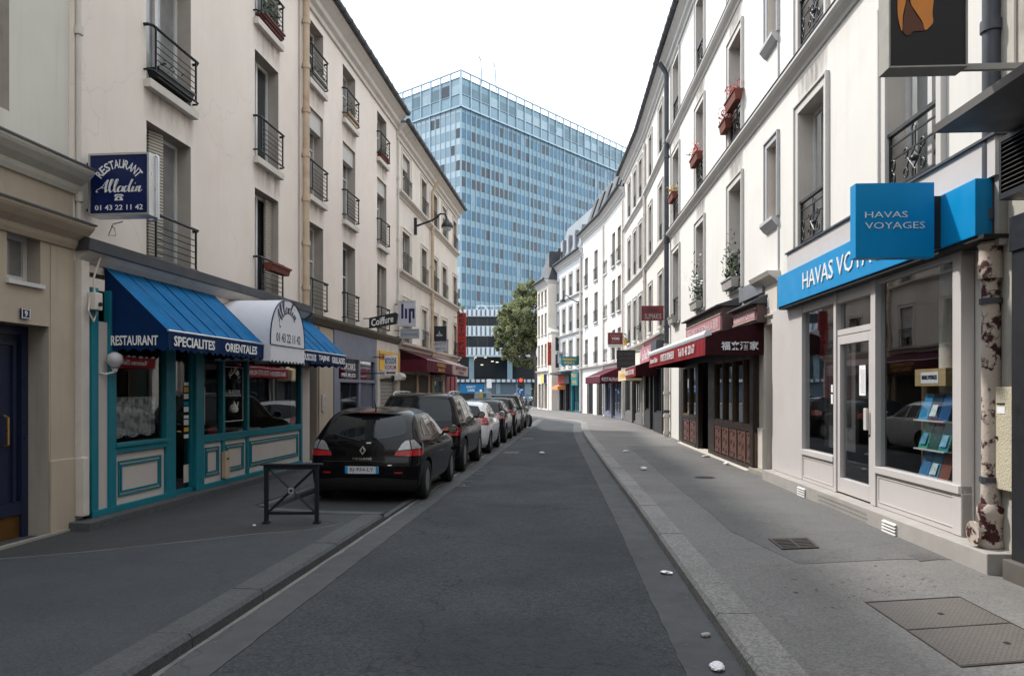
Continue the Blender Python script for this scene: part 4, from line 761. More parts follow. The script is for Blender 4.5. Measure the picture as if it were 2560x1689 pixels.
soot = bpy.data.materials.new('soot'); soot.use_nodes = True; t_ = soot.node_tree; P_ = t_.nodes['Principled BSDF']; P_.inputs['Base Color'].default_value = (.16, .14, .125, 1); P_.inputs['Roughness'].default_value = .9; P_.inputs['Specular IOR Level'].default_value = .1
tc_ = nn(t_, 'ShaderNodeTexCoord'); sx_ = nn(t_, 'ShaderNodeSeparateXYZ'); t_.links.new(tc_.outputs['Generated'], sx_.inputs[0]); n_ = nn(t_, 'ShaderNodeTexNoise'); n_.inputs['Scale'].default_value = 2.2; n_.inputs['Detail'].default_value = 7; n_.inputs['Roughness'].default_value = .7; mp_ = nn(t_, 'ShaderNodeMapping'); mp_.inputs['Scale'].default_value = (2.4, 2.4, .6); t_.links.new(tc_.outputs['Object'], mp_.inputs[0]); t_.links.new(mp_.outputs[0], n_.inputs['Vector'])
def _m(op, a, b=None):
    k = nn(t_, 'ShaderNodeMath', operation=op)
    for i, v in enumerate((a, b)):
        if v is None: continue
        if hasattr(v, 'is_linked'): t_.links.new(v, k.inputs[i])
        else: k.inputs[i].default_value = v
    return k.outputs[0]
_e = _m('MULTIPLY', _m('MULTIPLY', sx_.outputs[1], _m('SUBTRACT', 1.0, sx_.outputs[1])), 4.0); _z = _m('MULTIPLY', _m('POWER', sx_.outputs[2], .7), 1.0)
_a = _m('MULTIPLY', _m('MULTIPLY', _m('POWER', _e, .5), _z), _m('MULTIPLY', _m('SUBTRACT', n_.outputs['Fac'], .28), 1.9)); t_.links.new(_m('MINIMUM', _m('MAXIMUM', _a, 0.0), .85), P_.inputs['Alpha'])
def stain(F, root, a, c, z0, z1, d=.003): return MB(F).quad((a, d, z0), (c, d, z0), (c, d, z1), (a, d, z1)).build('soot_stain', soot, root, recalc=False)
rs_ = random.Random(5)
for ci, (a, c) in enumerate(cols):
    for ri, (e, f) in enumerate(rows):
        if ri: stain(FL, b1, a - .08, c + .08, e - .58, e - .02)

blocker_house = thing('unseen_blocker_house', 'unseen plain house added behind the viewpoint to block sky light and reflections', 'building', (0, -24, 0))  # added out of view, darkens car reflections and camera-facing surfaces
FBk = Fac((-13, -24), (13, -24), -1)
wall(FBk, blocker_house, 0, 26, 0, 14.5, [(1.2 + i * 2.6, 2.4 + i * 2.6, 1.0 + k * 3.1, 3.0 + k * 3.1, .25) for i in range(9) for k in range(4)], M['beige'], ends=8)
for i in range(9):
    for k in range(4): window(FBk, blocker_house, 1.2 + i * 2.6, 2.4 + i * 2.6, 1.0 + k * 3.1, 3.0 + k * 3.1, .2)

for ci, ri, dz, dd, lab, mm, lv in ((1, 0, .52, .2, 'empty terracotta box hung outside the railing above the white barrel canopy', 'terra', 0), (0, 1, .08, .02, 'black plastic box with a small flower behind the railing over the restaurant sign', 'black', 14), (1, 2, .06, .02, 'terracotta box with a dark climbing plant behind the top railing beside the drainpipe', 'terra', 160), (2, 2, .05, .02, 'pots with pale leaves crowding the top railing behind the drainpipe', 'boxw', 70), (3, 2, .05, .02, 'ochre box of low plants behind the top railing, past the drainpipe', 'pipe', 60), (4, 2, .05, .02, 'shrubby box behind the last top railing before the older house', 'terra', 80)):
    a, c = cols[ci]; planter(FL, (a + c) / 2 + (.12 if lv == 160 else 0), dd, rows[ri][0] + dz, (c - a) * .82, lab, M[mm], None, lv, .14, .5 if lv == 160 else .2, grp='window boxes of the cream house')
# ---------------------------------------------------------------- second house on the shadow side, its shops and signs
b2 = thing('cream_building', 'older cream house with thin cornice bands and narrow windows, beyond the hairdresser sign', 'building', FL.P(S(24.2), 0, 0))
e2 = S(35.9); H2 = 10.0
c2 = [(1005, 1024), (1053, 1066), (1082, 1093), (1105, 1116), (1132, 1141)]; c2 = [(FL.sp(a), FL.sp(c)) for a, c in c2]
r2 = [(3.35, 4.8), (5.72, 7.1), (8.32, 9.72)]; shp = [(S(24.35), S(29.4), .1, 3.05, .3), (S(29.6), S(32.6), .1, 3.05, .3), (S(32.8), S(35.6), .1, 3.05, .12)]
wall(FL, b2, S(24.21), e2, 0, H2, [(a, c, e, f, .2) for a, c in c2 for e, f in r2] + shp, M['cream2'])
cornice(FL, b2, S(24.21), e2 + .1, H2 - .05, PR_EAVE, M['trim']); gutter(FL, b2, S(24.21), e2 + .12, H2 + .47); roof(FL, b2, S(24.21), e2, H2 + .42)
for z in (5.52, 8.12): cornice(FL, b2, S(24.3), e2, z, PR_STR, M['trim'])
cornice(FL, b2, S(24.3), e2 + .1, 3.12, [(.05, 0), (.08, .08), (.2, .14), (.22, .22)], M['trim'])
for ci, (a, c) in enumerate(c2):
    for ri, (e, f) in enumerate(r2):
        window(FL, b2, a, c, e, f, .17, ['light', 'dark', 'light'][(ci + ri) % 3], transom=(.6,)); surround(FL, b2, a, c, e, f, M['cream2'], .1, .02)
        rail_grid(FL, b2, a, c, e + .02, .62, .08)
        if (ci + ri * 2) % 3 == 1: MB(FL).box((a, c), (-.14, -.08), (f - (1.1 if ri == 0 else .4), f)).build('roller_blind', M['rolls'], b2)
downpipe(FL, b2, FL.sp(1080, .08), .2, 9.6, .06, .1, step=1.5, top=.35); downpipe(FL, b2, S(24.3), .2, 9.9, .03, .05, m=M['trim'], step=2)
for Y_, h_, w_, dd, m_ in ((28.4, 1.5, .5, -1.6, 'stone'), (31.5, 1.3, 1.3, -2.4, 'stone'), (34.6, .6, .9, -1.6, 'slate')):
    b = MB(FL); b.box((S(Y_), S(Y_) + w_ * 2.2), (dd - w_, dd), (H2 + .3, H2 + 1.1 + h_)); ch = b.build('chimney', pm('rubble', '#8d8780', .95, .3, 5, grime=.9, gcol='#4d4845', gscale=4, bump=.6, bscale=8) if m_ == 'stone' else M['slate'], b2, bevel=.03)
    for k in range(3): MB(FL).lathe((S(Y_) + .25 + k * w_ * .7, dd - w_ / 2, H2 + 1.1 + h_), [(.13, 0), (.11, .35), (.13, .38)], n=8).build('chimney_pot', M['terra'], ch)
def closed_shop(F, s0, s1, z0, z1, name, label, bays, fm, d=.04, fascia=.4, riser=.0, inter=True, glass='glassd'):
    t = thing(name, label, 'shopfront', F.P((s0 + s1) / 2, 0, z0)); b = MB(F)
    b.box((s0, s1), (-.06, d + .02), (z1 - fascia, z1)); x = s0; tot = sum(w for w, k in bays); sc_ = (s1 - s0) / tot
    fr = []
    for w, k in bays:
        a, c = x, x + w * sc_; x = c
        if k == 'p': b.box((a, c), (-.06, d), (z0, z1 - fascia)); continue
        if k == 'w' and riser: b.box((a, c), (-.06, d - .01), (z0, z0 + riser))
        fr.append((a, c, k))
    b.build('frame', fm, t, bevel=.004)
    for a, c, k in fr:
        lo = z0 + (riser if k == 'w' else .03); hi = z1 - fascia
        if k == 's': MB(F).box((a, c), (-.05, -.01), (lo, hi)).build('roller_shutter', M['shutterd'], t); continue
        if k == 'b': MB(F).box((a, c), (-.05, -.01), (lo, hi)).build('panel', fm, t); continue
        p = MB(F); q = .035
        p.box((a, a + q), (-.05, .0), (lo, hi)); p.box((c - q, c), (-.05, .0), (lo, hi)); p.box((a + q, c - q), (-.05, 0), (hi - q, hi)); p.box((a + q, c - q), (-.05, 0), (lo, lo + q * 2))
        if k == 'w' and c - a > 1.2: p.box(((a + c) / 2 - .02, (a + c) / 2 + .02), (-.05, 0), (lo + q * 2, hi - q))
        p = p.build('door' if k == 'd' else 'shop_window', fm, t)
        MB(F).quad((a + .02, -.03, lo), (c - .02, -.03, lo), (c - .02, -.03, hi), (a + .02, -.03, hi)).build('pane', M[glass], p, recalc=False)
    if inter: roomback(F, t, s0 + .02, s1 - .02, z0, z1, 1.8, M['room'], -.08)
    return t
closed_shop(FL, S(24.35), S(29.4), .14, 3.05, 'shuttered_shop', 'brown shuttered shop below the plum awning', [(.2, 'p'), (2.3, 's'), (.3, 'p'), (1.6, 's'), (.3, 'p')], M['pipe'], fascia=.75, inter=False)
bs = closed_shop(FL, S(29.6), S(32.6), .14, 3.05, 'beauty_shop', 'pale beauty shop front with dark door below the pink awning', [(.2, 'p'), (1.1, 'w'), (.7, 'd'), (.4, 'p')], M['pipew'], fascia=.9)
lettered(FL, S(30.9), .07, 2.35, 'INSTITUT', M['letterd'], bs, w=1.4, h=.14); lettered(FL, S(30.9), .07, 2.2, 'EPILATION', M['letterd'], bs, w=1.3, h=.1)
pb = closed_shop(FL, S(32.8), S(35.6), .14, 3.05, 'pub_shopfront', 'dull red painted pub front with peeling graffiti at the street corner', [(.3, 'p'), (1.0, 'b'), (.25, 'p'), (.8, 'b'), (.4, 'p')], pm('old_rose_paint', '#8b4a50', .7, .15, 2, grime=.6, gcol='#5a2f33', gscale=2), fascia=.35, inter=False)
b = MB(FL); random.seed(3)
for k in range(7):
    s = S(33.2) + k * .3; b.tube([(s, .0, .6), (s + .2, .0, 1.2 + random.random() * .5), (s + .1, .0, 1.5), (s + .35, .0, .7 + random.random() * .6)], .02, 4)
b.build('graffiti', M['letter'], pb)
aw = awning(FL, S(24.5), S(29.2), 3.1, .95, 2.76, 'plum coloured awning with a yellow shop name, above the brown shutters', M['burg'], M['burg'], .40, scallop=0, lead=M['maroon'])
lettered(FL, S(26.9), .975, 2.64, 'VOYANCE', M['gold'], aw, w=1.6, h=.13); lettered(FL, S(26.9), .975, 2.47, 'SALON', M['gold'], aw, w=1.2, h=.12)
aw = awning(FL, S(29.4), S(33.2), 3.1, .95, 2.76, 'pale pink awning with grey beauty lettering, next to the plum one', M['pinkc'], M['pinkc'], .40, scallop=0)
lettered(FL, S(31.3), .975, 2.64, 'INSTITUT DE BEAUTE', M['maroon'], aw, w=2.6, h=.13); lettered(FL, S(31.3), .975, 2.47, 'SOINS', M['maroon'], aw, w=1.2, h=.1)
def blade_px(F, Y, x0, x1, y0, y1, label, m, th=.06, rim=None, **k):
    s = F.sY(Y); a, c = sorted((dpx(F, s, x0), dpx(F, s, x1))); return blade(F, s, a, c, zat(y1, F.Y(s, a)), zat(y0, F.Y(s, a)), label, m, th, rim, **k), s, (a + c) / 2, c - a
M['signw'] = pm('sign_white', (.42, .43, .48), .4, .05, 3, grime=.2)
t, s, dc, w = blade_px(FL, 24.0, 999, 1038, 755, 813, 'tall white box sign with dark blue bars like letters, above the grey oblong sign', M['signw'], .14, M['alu'], frame=.04)
o_ = FL.P(s - .073, dc, 0); b = MB(); zz = lambda py: zat(py, 24)
for x0, x1, y0, y1 in ((-.37, -.22, 760, 797), (-.13, .02, 772, 797), (.12, .27, 772, 808), (.27, .50, 772, 779), (.36, .50, 779, 797)):
    x0 *= .5; x1 *= .5; b.add([o_ + FL.n * x + Vector((0, 0, z)) for x, z in ((x0, zz(y1)), (x1, zz(y1)), (x1, zz(y0)), (x0, zz(y0)))], [(0, 1, 2, 3)])
b.build('lettering', M['letternavy'], t, recalc=False)
t, s, dc, w = blade_px(FL, 24.0, 1002, 1048, 824, 844, 'small grey oblong sign with faded lettering, under the white box sign', pm('sign_grey', (.25, .28, .31), .4), .1, M['alu'])
btext(FL, t, s, dc, zz(836), 'MONTPARNASSE', M['greyblue'], .1, w=.5, h=.07)
t, s, dc, w = blade_px(FL, 29.8, 1083, 1115, 817, 851, 'black square beauty sign with a fine white emblem', pm('sign_black', (.02, .026, .034), .35), .1, M['black'])
b = MB(); o_ = FL.P(s - .053, dc, zat(836, 29.8))
for x0, z0, x1, z1 in ((-.14, -.03, .14, -.03), (-.12, -.06, .12, -.06), (0, -.04, 0, .14), (-.05, -.03, -.03, .06), (.05, -.03, .03, .06), (-.12, -.03, -.06, 0), (.12, -.03, .06, 0)): b.tube([o_ + FL.n * x0 + Vector((0, 0, z0)), o_ + FL.n * x1 + Vector((0, 0, z1))], .012, 4)
b.build('emblem', M['signw'], t)
t, s, dc, w = blade_px(FL, 29.8, 1084, 1119, 855, 877, 'white institute sign with dark capitals, below the black square sign', M['signw'], .08, M['boxw'])
btext(FL, t, s, dc, zat(860, 29.8), 'INSTITUT', M['letterd'], .08, w=.46, h=.09); btext(FL, t, s, dc, zat(865.5, 29.8), '&', M['letterd'], .08, h=.05); btext(FL, t, s, dc, zat(871.5, 29.8), 'BEAUTE', M['letterd'], .08, w=.4, h=.09)
t, s, dc, w = blade_px(FL, 35.2, 1144, 1165, 782, 892, 'tall upright red pub sign with dark letters one under another', M['redsign'], .1, None)
for i, ch in enumerate('RESTO-PUB'): btext(FL, t, s, dc, zat(790 + i * 11.6, 35.2), ch, M['letterd'], .1, w=.25 if ch != '-' else .14, h=.165 if ch != '-' else .03, bold=.03)
t, s, dc, w = blade_px(FL, 33.4, 1131, 1150, 908, 939, 'square cream sign with black capitals by the red pub front', M['letter'], .06, None)
btext(FL, t, s, dc, zat(920, 33.4), 'PIANO', M['letterd'], .06, w=.3, h=.2, bold=.02); btext(FL, t, s, dc, zat(934, 33.4), 'BAR CUISINE', M['letterd'], .06, w=.3, h=.06)
def wall_lamp(F, Y, pole_px, head_px, py0, py_head, label, d=.0):
    s = F.sY(Y); t = thing('street_lamp', label, 'street lamp', F.P(s, 0, zat(py0, Y))); z0 = zat(py0, Y); zh = zat(py_head, Y); dh = abs(dpx(F, s, head_px)) 
    MB(F).box((s - .05, s + .05), (0, .1), (z0 - .3, z0 + .3)).build('wall_bracket', M['black'], t)
    MB(F).tube([(s, .05, z0), (s, dh * .55, z0 + (zh - z0) * .55 + .2), (s, dh * .8, zh + .42), (s, dh * .95, zh + .4), (s, dh, zh + .2)], .035, 8).build('arm', M['black'], t, smooth=True)
    MB(F).lathe((s, dh, zh - .08), [(.21, 0), (.22, .04), (.17, .16), (.09, .23), (.05, .3)], n=16).build('lamp_head', M['black'], t, smooth=True)
    MB(F).lathe((s, dh, zh - .08), [(1e-4, -.13), (.12, -.1), (.18, 0), (.18, .01)], n=16).build('lens', pm('lens', (.4, .42, .44), .15, .05, 3), t, smooth=True)
wall_lamp(FL, 26.8, 1042, 1118, 566, 565, 'black gooseneck street lamp fixed high on the older cream house')
# ---------------------------------------------------------------- houses on the sunny side
def XR(Y): return (4.2 + .053 * Y, Y)
F1 = Fac(XR(-16), XR(27.1), -1); T = F1.sY
b3 = thing('white_building', 'white plastered house with iron balconettes and flower boxes above the red awning', 'building', F1.P(T(15), 0, 0))
T0, T1 = T(6.94), T(27.1); HR = 13.2
def colpair(px_far, px_near): return (F1.sp(px_near), F1.sp(px_far))
cB, cA, cC, cD, cE = colpair(2219, 2347), colpair(1999, 2064), colpair(1825, 1855), colpair(1742, 1761), colpair(1683.5, 1699)
rw = [(4.02, 6.42), (7.42, 9.75), (10.72, 12.85)]; ni = colpair(1920, 1944)
ops = [(a, c, e, f, .28) for a, c in (cB, cA, cC, cD, cE) for e, f in rw] + [(ni[0], ni[1], e + .95, f + .02, .13, 'blind') for e, f in rw[:2]] + [(ni[0], ni[1], 11.6, 12.85, .13, 'blind')]
HS0, HS1 = F1.sp(2440, -.12), F1.sp(1968, -.12); D12 = (HS1 + .05, F1.sp(1902)); PR0, PR1 = F1.sp(1896), T(23.4)
ops += [(HS0 - .1, HS1 + .02, .0, 3.7, .3), (D12[0] + .3, D12[1] - .42, .1, 3.0, .5), (PR0, PR1, .0, 3.35, .35), (T(23.5), T(24.6), .1, 2.9, .2)]
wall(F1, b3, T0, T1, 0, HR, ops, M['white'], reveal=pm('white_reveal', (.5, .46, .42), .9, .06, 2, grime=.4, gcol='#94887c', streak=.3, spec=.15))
cornice(F1, b3, T0, T1, HR - .1, PR_EAVE, M['trimw']); gutter(F1, b3, T0, T1, HR + .42, .42, .09); roof(F1, b3, T0, T1, HR + .37)
for z in (7.07, 10.37): cornice(F1, b3, T0, T1, z, [(.03, 0), (.05, .05), (.13, .1), (.17, .15), (.17, .21)], M['trimw']); MB(F1).box((T0, T1), (-.02, .185), (z + .21, z + .225)).build('cornice_flashing', M['zincd'], b3)
for ci, (a, c) in enumerate((cB, cA, cC, cD, cE)):
    for ri, (e, f) in enumerate(rw):
        window(F1, b3, a, c, e, f, .22, 'curtain' if (ci, ri) in ((0, 0), (1, 0)) else ['light', 'dark'][(ci + ri) % 2], transom=() if ci < 2 else (.7,), fw=.07)
        surround(F1, b3, a, c, e, f, M['trimw'], .13, .035); sill(F1, b3, a, c, e, M['trimw'], .06, .06)
        rail_ornate(F1, b3, a, c, e + .05, .85 if ci < 2 else .8, -.03, full=ci < 4)
    
for e, f in ((rw[0][0] + .95, rw[0][1]), (rw[1][0] + .95, rw[1][1]), (11.6, 12.85)):
    surround(F1, b3, ni[0], ni[1], e, f, M['trimg'], .1, .03); MB(F1).prof([(0, e - .2), (.06, e - .16), (.14, e - .06), (.14, e), (0, e)], ni[0] - .1, ni[1] + .1).build('window_sill', M['trimg'], b3)
    MB(F1).box((ni[0] - .12, ni[0] - .08), (0, .03), (e - 1.2, e - .2)).build('pilaster_strip', M['trimg'], b3)
downpipe(F1, b3, F1.sp(1667, .12), .55, 12.9, .085, .13, m=M['pipeg'], step=3.0, top=.38)
cp_ = MB(F1); cp_.tube([(F1.sp(1667, .12), .13, .12), (F1.sp(1667, .12), .13, 3.4)], .095, 12); 
for z in (.2, .8, 1.6): cp_.tube([(F1.sp(1667, .12), .13, z), (F1.sp(1667, .12), .13, z + .1)], .12, 12)
cp_.build('drainpipe_base', M['pipew'], b3, smooth=True)
sp_ = F1.sp(2478, .12); z_sw = 2.92
downpipe(F1, b3, sp_, z_sw, 12.9, .075, .12, m=M['pipeg'], step=1.75, top=.38)
b = MB(F1); b.lathe((sp_, .12, 0), [(.085, .34), (.085, 1.0)], n=16); b.lathe((sp_, .12, 0), [(.08, 1.0), (.08, z_sw - .1)], n=16); b.lathe((sp_, .12, 0), [(.105, z_sw - .14), (.11, z_sw), (.1, z_sw + .04), (.1, z_sw + .14), (.115, z_sw + .17), (.1, z_sw + .2)], n=16)
b.lathe((sp_, .12, 0), [(.11, .3), (.12, .34), (.1, .4), (.1, .55), (.118, .6), (.118, .66), (.09, .7)], n=16); b.build('drainpipe_base', M['cast'], b3, smooth=True)
b = MB(F1); b.tube([(sp_, .15, .45), (sp_ - .0, .27, .43)], .085, 12); b.tube([(sp_, .27, .43), (sp_, .29, .43)], .11, 12); b.build('drainpipe_cover', M['cast'], b3, smooth=True)
for z in (.9, 2.55): MB(F1).tube([(sp_, .12, z), (sp_, .12, z + .05)], .1, 14).build('pipe_clamp', M['pipeg'], b3)
# flower boxes
for s, z, fl, lab, w in ((sum(cC) / 2 - .3, 8.1, 'petal', 'terracotta box of red geraniums, the larger one high on the white house', .95), (sum(cC) / 2 + .45, 7.8, 'petal', 'terracotta box with sparse red flowers, hung lower beside the larger geranium box', .6), (sum(cD) / 2, 8.12, 'petal', 'terracotta box of drooping red flowers between the geraniums and the grey downpipe', 1.0), (sum(cE) / 2, 8.1, 'petaly', 'terracotta box with small yellow flowers next to the grey downpipe', .9)):
    planter(F1, s, .12, z, w, lab, M['terra'], M[fl], 26, .22, .2, grp='terracotta flower boxes on the white house')
for s, z, w, n_, lab, fl in ((sum(cB) / 2 + 99, 4.4, .9, 0, '', None), (sum(cC) / 2, 4.05, .95, 190, 'grey planter with a dark bushy conifer on the window sill above the restaurant sign', None), (sum(cD) / 2, 4.02, .95, 150, 'grey planter with a green shrub and small blossoms above the long red awning', 'letter'), (sum(cE) / 2, 3.98, .9, 14, 'almost empty grey planter by the downpipe', None)):
    if n_: planter(F1, s, .13, z, w, lab, M['boxw'], M[fl] if fl else None, n_, .22, .75 if n_ > 100 else .1, grp='grey planters on the white house')
# --- blue travel agency
hv = thing('travel_agency_shopfront', 'pale grey travel agency front with wide panes below the bright blue fascia', 'shopfront', F1.P((HS0 + HS1) / 2, 0, .3))
DP = -.12 + .0                                # plane of the shop frame is measured from the wall line
F_ = F1; hx = lambda px: F1.sp(px, .13)
Q = .13
a0, a1, wr0, wr1, dd0, dd1, wl0, wl1 = HS0 - .05, HS1, hx(2405), hx(2192), hx(2180), hx(2093), hx(2087), hx(2006)
for a, c in ((a0, wr0), (wl1, a1)): MB(F1).box((a, c), (Q - .12, Q + .01), (.3, 3.2)).build('pillar', M['havasg'], hv, bevel=.006)
b = MB(F1)
b.box((wr0, wr1), (Q - .1, Q), (.3, .72)); b.box((wl0, wl1), (Q - .1, Q), (.3, .72)); b.box((wr0, wr1 - .0), (Q - .1, Q + .035), (.72, .80)); b.box((wl0, wl1), (Q - .1, Q + .035), (.72, .80))
b.box((wr1, dd0), (Q - .1, Q + .02), (.3, 3.2)); b.box((dd1, wl0), (Q - .1, Q + .02), (.3, 3.2)); b.box((dd0, dd1), (Q - .1, Q), (2.52, 2.6)); b.box((wr0, wr1), (Q - .1, Q), (3.08, 3.2)); b.box((dd0, dd1), (Q - .1, Q), (2.98, 3.2)); b.box((wl0, wl1), (Q - .1, Q), (3.0, 3.2))
for a, c in ((wr0, wr1), (wl0, wl1)):
    for q in ((.36, .375), (.665, .68)): b.box((a + .05, c - .05), (Q, Q + .008), q)
    for q in ((a + .05, a + .065), (c - .065, c - .05)): b.box(q, (Q, Q + .008), (.375, .665))
b.build('frame', M['havasg'], hv, bevel=.005)
for a, c, e, f in ((wr0, wr1, .8, 3.08), (wl0, wl1, .8, 3.0), (dd0, dd1, 2.6, 2.98)): MB(F1).quad((a, Q - .05, e), (c, Q - .05, e), (c, Q - .05, f), (a, Q - .05, f)).build('pane', M['glass'], hv, recalc=False)
dr = MB(F1); dr.box((dd0 + .01, dd0 + .1), (Q - .08, Q), (.32, 2.51)); dr.box((dd1 - .1, dd1 - .01), (Q - .08, Q), (.32, 2.51)); dr.box((dd0 + .1, dd1 - .1), (Q - .08, Q), (.32, .52)); dr.box((dd0 + .1, dd1 - .1), (Q - .08, Q), (2.39, 2.51))
dr = dr.build('door', M['havasg'], hv, bevel=.005); MB(F1).quad((dd0 + .09, Q - .05, .5), (dd1 - .09, Q - .05, .5), (dd1 - .09, Q - .05, 2.4), (dd0 + .09, Q - .05, 2.4)).build('pane', M['glass'], dr, recalc=False)
MB(F1).box((dd0 + .02, dd0 + .11), (Q + .035, Q + .065), (1.24, 1.52)).build('handle', M['havasg'], dr, bevel=.008); MB(F1).cyl((dd0 + .05, Q, 1.17), (dd0 + .05, Q + .02, 1.17), .018).build('lock', M['black'], dr)
MB(F1).box((dd0 + .3, dd0 + .5), (Q - .046, Q - .043), (1.68, 2.08)).build('notice', M['paper'], dr)
b = MB(F1)
for k in range(12): b.box((dd0 + .325, dd0 + .475 - .05 * random.random()), (Q - .043, Q - .0415), (1.72 + k * .026, 1.728 + k * .026))
b.build('notice_print', M['boxw'], dr)
for z, h in ((1.72, .11), (1.55, .14)): MB(F1).box((wl0 + .2, wl0 + .27), (Q - .048, Q - .046), (z, z + h)).build('sticker', M['paper'], hv)
roomback(F1, hv, a0, a1, .32, 3.3, 3.2, pm('shop_interior', (.10, .095, .09), .85, .15, .8), -.1)
MB(F1).box((wl0 + .1, wl1 - .05), (-.25, -.2), (.85, 2.7)).build('poster_stand', pm('stand_grey', (.1, .095, .1), .7), hv); MB(F1).box((wl0 + .25, wl1 - .2), (-.2, -.195), (1.2, 2.5)).build('poster', M['dark'], hv)
MB(F1).cyl((wr1 - .6, -.5, .3), (wr1 - .6, -.5, 3.2), .16, n=16).build('column', M['white2'], hv, smooth=True)
# fascia and lettering
fz0, fz1 = 3.17, 3.70; fd = .30; fs0, fs1 = F1.sp(2438, fd), F1.sp(1944, fd)
fa = thing('fascia_sign', 'long bright blue fascia board with white raised travel agency lettering', 'sign', F1.P((fs0 + fs1) / 2, .2, fz0))
MB(F1).box((fs0, fs1), (.0, fd), (fz0, fz1)).build('board', M['cyan'], fa, bevel=.008)
lettered(F1, F1.sp(2108, fd), fd + .001, (fz0 + fz1) / 2, 'HAVAS VOYAGES', M['letter'], fa, w=abs(F1.sp(2008, fd) - F1.sp(2245, fd)), h=.26, ext=.012)
MB(F1).box((fs0 - .1, fs1 - .12), (-.05, fd - .12), (fz1 + .003, 4.06)).build('upper_panel', M['havasg'], fa); MB(F1).box((fs0 - .14, fs1 - .1), (-.05, fd - .09), (4.06, 4.085)).build('flashing', M['zincd'], fa)
MB(F1).box((fs0 - .1, fs1), (-.05, fd - .02), (fz0 - .04, fz0 - .002)).build('soffit', M['dark'], fa)
MB(F1).box((fs0 - .09, fs0 - .02), (-.05, .14), (fz0 - .1, 4.1)).build('end_panel', M['boxw'], fa)
sY_ = T(7.5); dA, dB = dpx(F1, sY_, 2327), dpx(F1, sY_, 2132)
bs_ = blade(F1, sY_, dA, dB, zat(645, 7.5), zat(459, 7.5), 'square dark blue projecting sign with white travel agency name in front of the fascia', M['cyan'], .14, None, brackets=False)
dm = (dA + dB) / 2; ww = dB - dA
btext(F1, bs_, sY_, dm + .11 * ww, zat(538, 7.5), 'HAVAS', M['letter'], .14, w=.54 * ww, h=.062, bold=-.005); btext(F1, bs_, sY_, dm, zat(565, 7.5), 'VOYAGES', M['letter'], .14, w=.76 * ww, h=.066, bold=-.005)
MB(F1).box((sY_ - .05, sY_ + .05), (.295, dA), (zat(622, 7.5), zat(492, 7.5))).build('bracket', M['black'], bs_)
# plinth, vents and step
pl_ = MB(F1).box((T(6.62), D12[0] - .02), (-.3, .32), (-.02, .295)).build('plinth', M['tile'], b3, bevel=.01)
MB(F1).box((D12[0] - .02, PR0), (-.6, .2), (-.02, .2)).build('doorstep', M['stone'], b3, bevel=.015)
b = MB(F1)
for i in range(34):
    for j in range(4):
        s = dd0 - .3 + i * .05 + (j % 2) * .025; z = .06 + j * .055; b.add([(s - .02, .3235, z), (s, .3235, z - .022), (s + .02, .3235, z), (s, .3235, z + .022)], [(0, 1, 2, 3)])
b.build('tread_plate', pm('tread_metal', (.42, .4, .38), .4, .1, 4, metal=.5), b3, recalc=False)
for px in (2005, 2225):
    s = F1.sp(px, .32); b = MB(F1)
    for k in range(5): b.prof([(.32, .08 + k * .036), (.345, .075 + k * .036), (.345, .085 + k * .036), (.32, .1 + k * .036)], s - .17, s + .17)
    b.build('vent_grille', M['winframe'], b3)
# brochure rack and its brochures
rk_s = F1.sp(2302, -.1); rk = thing('brochure_rack', 'wooden brochure rack with a small name card, behind the large agency window', 'display rack', F1.P(rk_s, -.35, .32))
W2 = .40
b = MB(F1); b.box((rk_s - W2, rk_s - W2 + .03), (-.62, -.3), (.32, 2.0)); b.box((rk_s + W2 - .03, rk_s + W2), (-.62, -.3), (.32, 2.0)); b.box((rk_s - W2 + .05, rk_s + W2 - .05), (-.56, -.2), (1.8, 2.0)); b.build('case', pm('light_wood', '#b39a74', .5, .12, 5), rk)
MB(F1).box((rk_s - W2 + .05, rk_s + W2 - .05), (-.6, -.56), (.34, 1.99)).build('back_panel', pm('rack_back', (.30, .42, .48), .6, .1, 4), rk)
b = MB(F1)
for z in (.38, .72, 1.06, 1.4): b.box((rk_s - W2 + .05, rk_s + W2 - .05), (-.55, -.18), (z - .015, z))
b.build('shelf', M['winframe'], rk); MB(F1).box((rk_s - .2, rk_s + .2), (-.2, -.196), (1.83, 1.96)).build('name_card', M['paper'], rk); lettered(F1, rk_s, -.195, 1.9, 'HAVAS VOYAGES', M['signblue'], rk, w=.34, h=.05)
COV = ['#1e4f80', '#16344f', '#2a86b8', '#2f7f86', '#1d4a46', '#3d8f7c', '#7b4a3c', '#4f86a6', '#3f78a8']; rown = ['top', 'middle', 'lower']; coln = ['next to the blue banner', 'centre of its row', 'next to the round column']
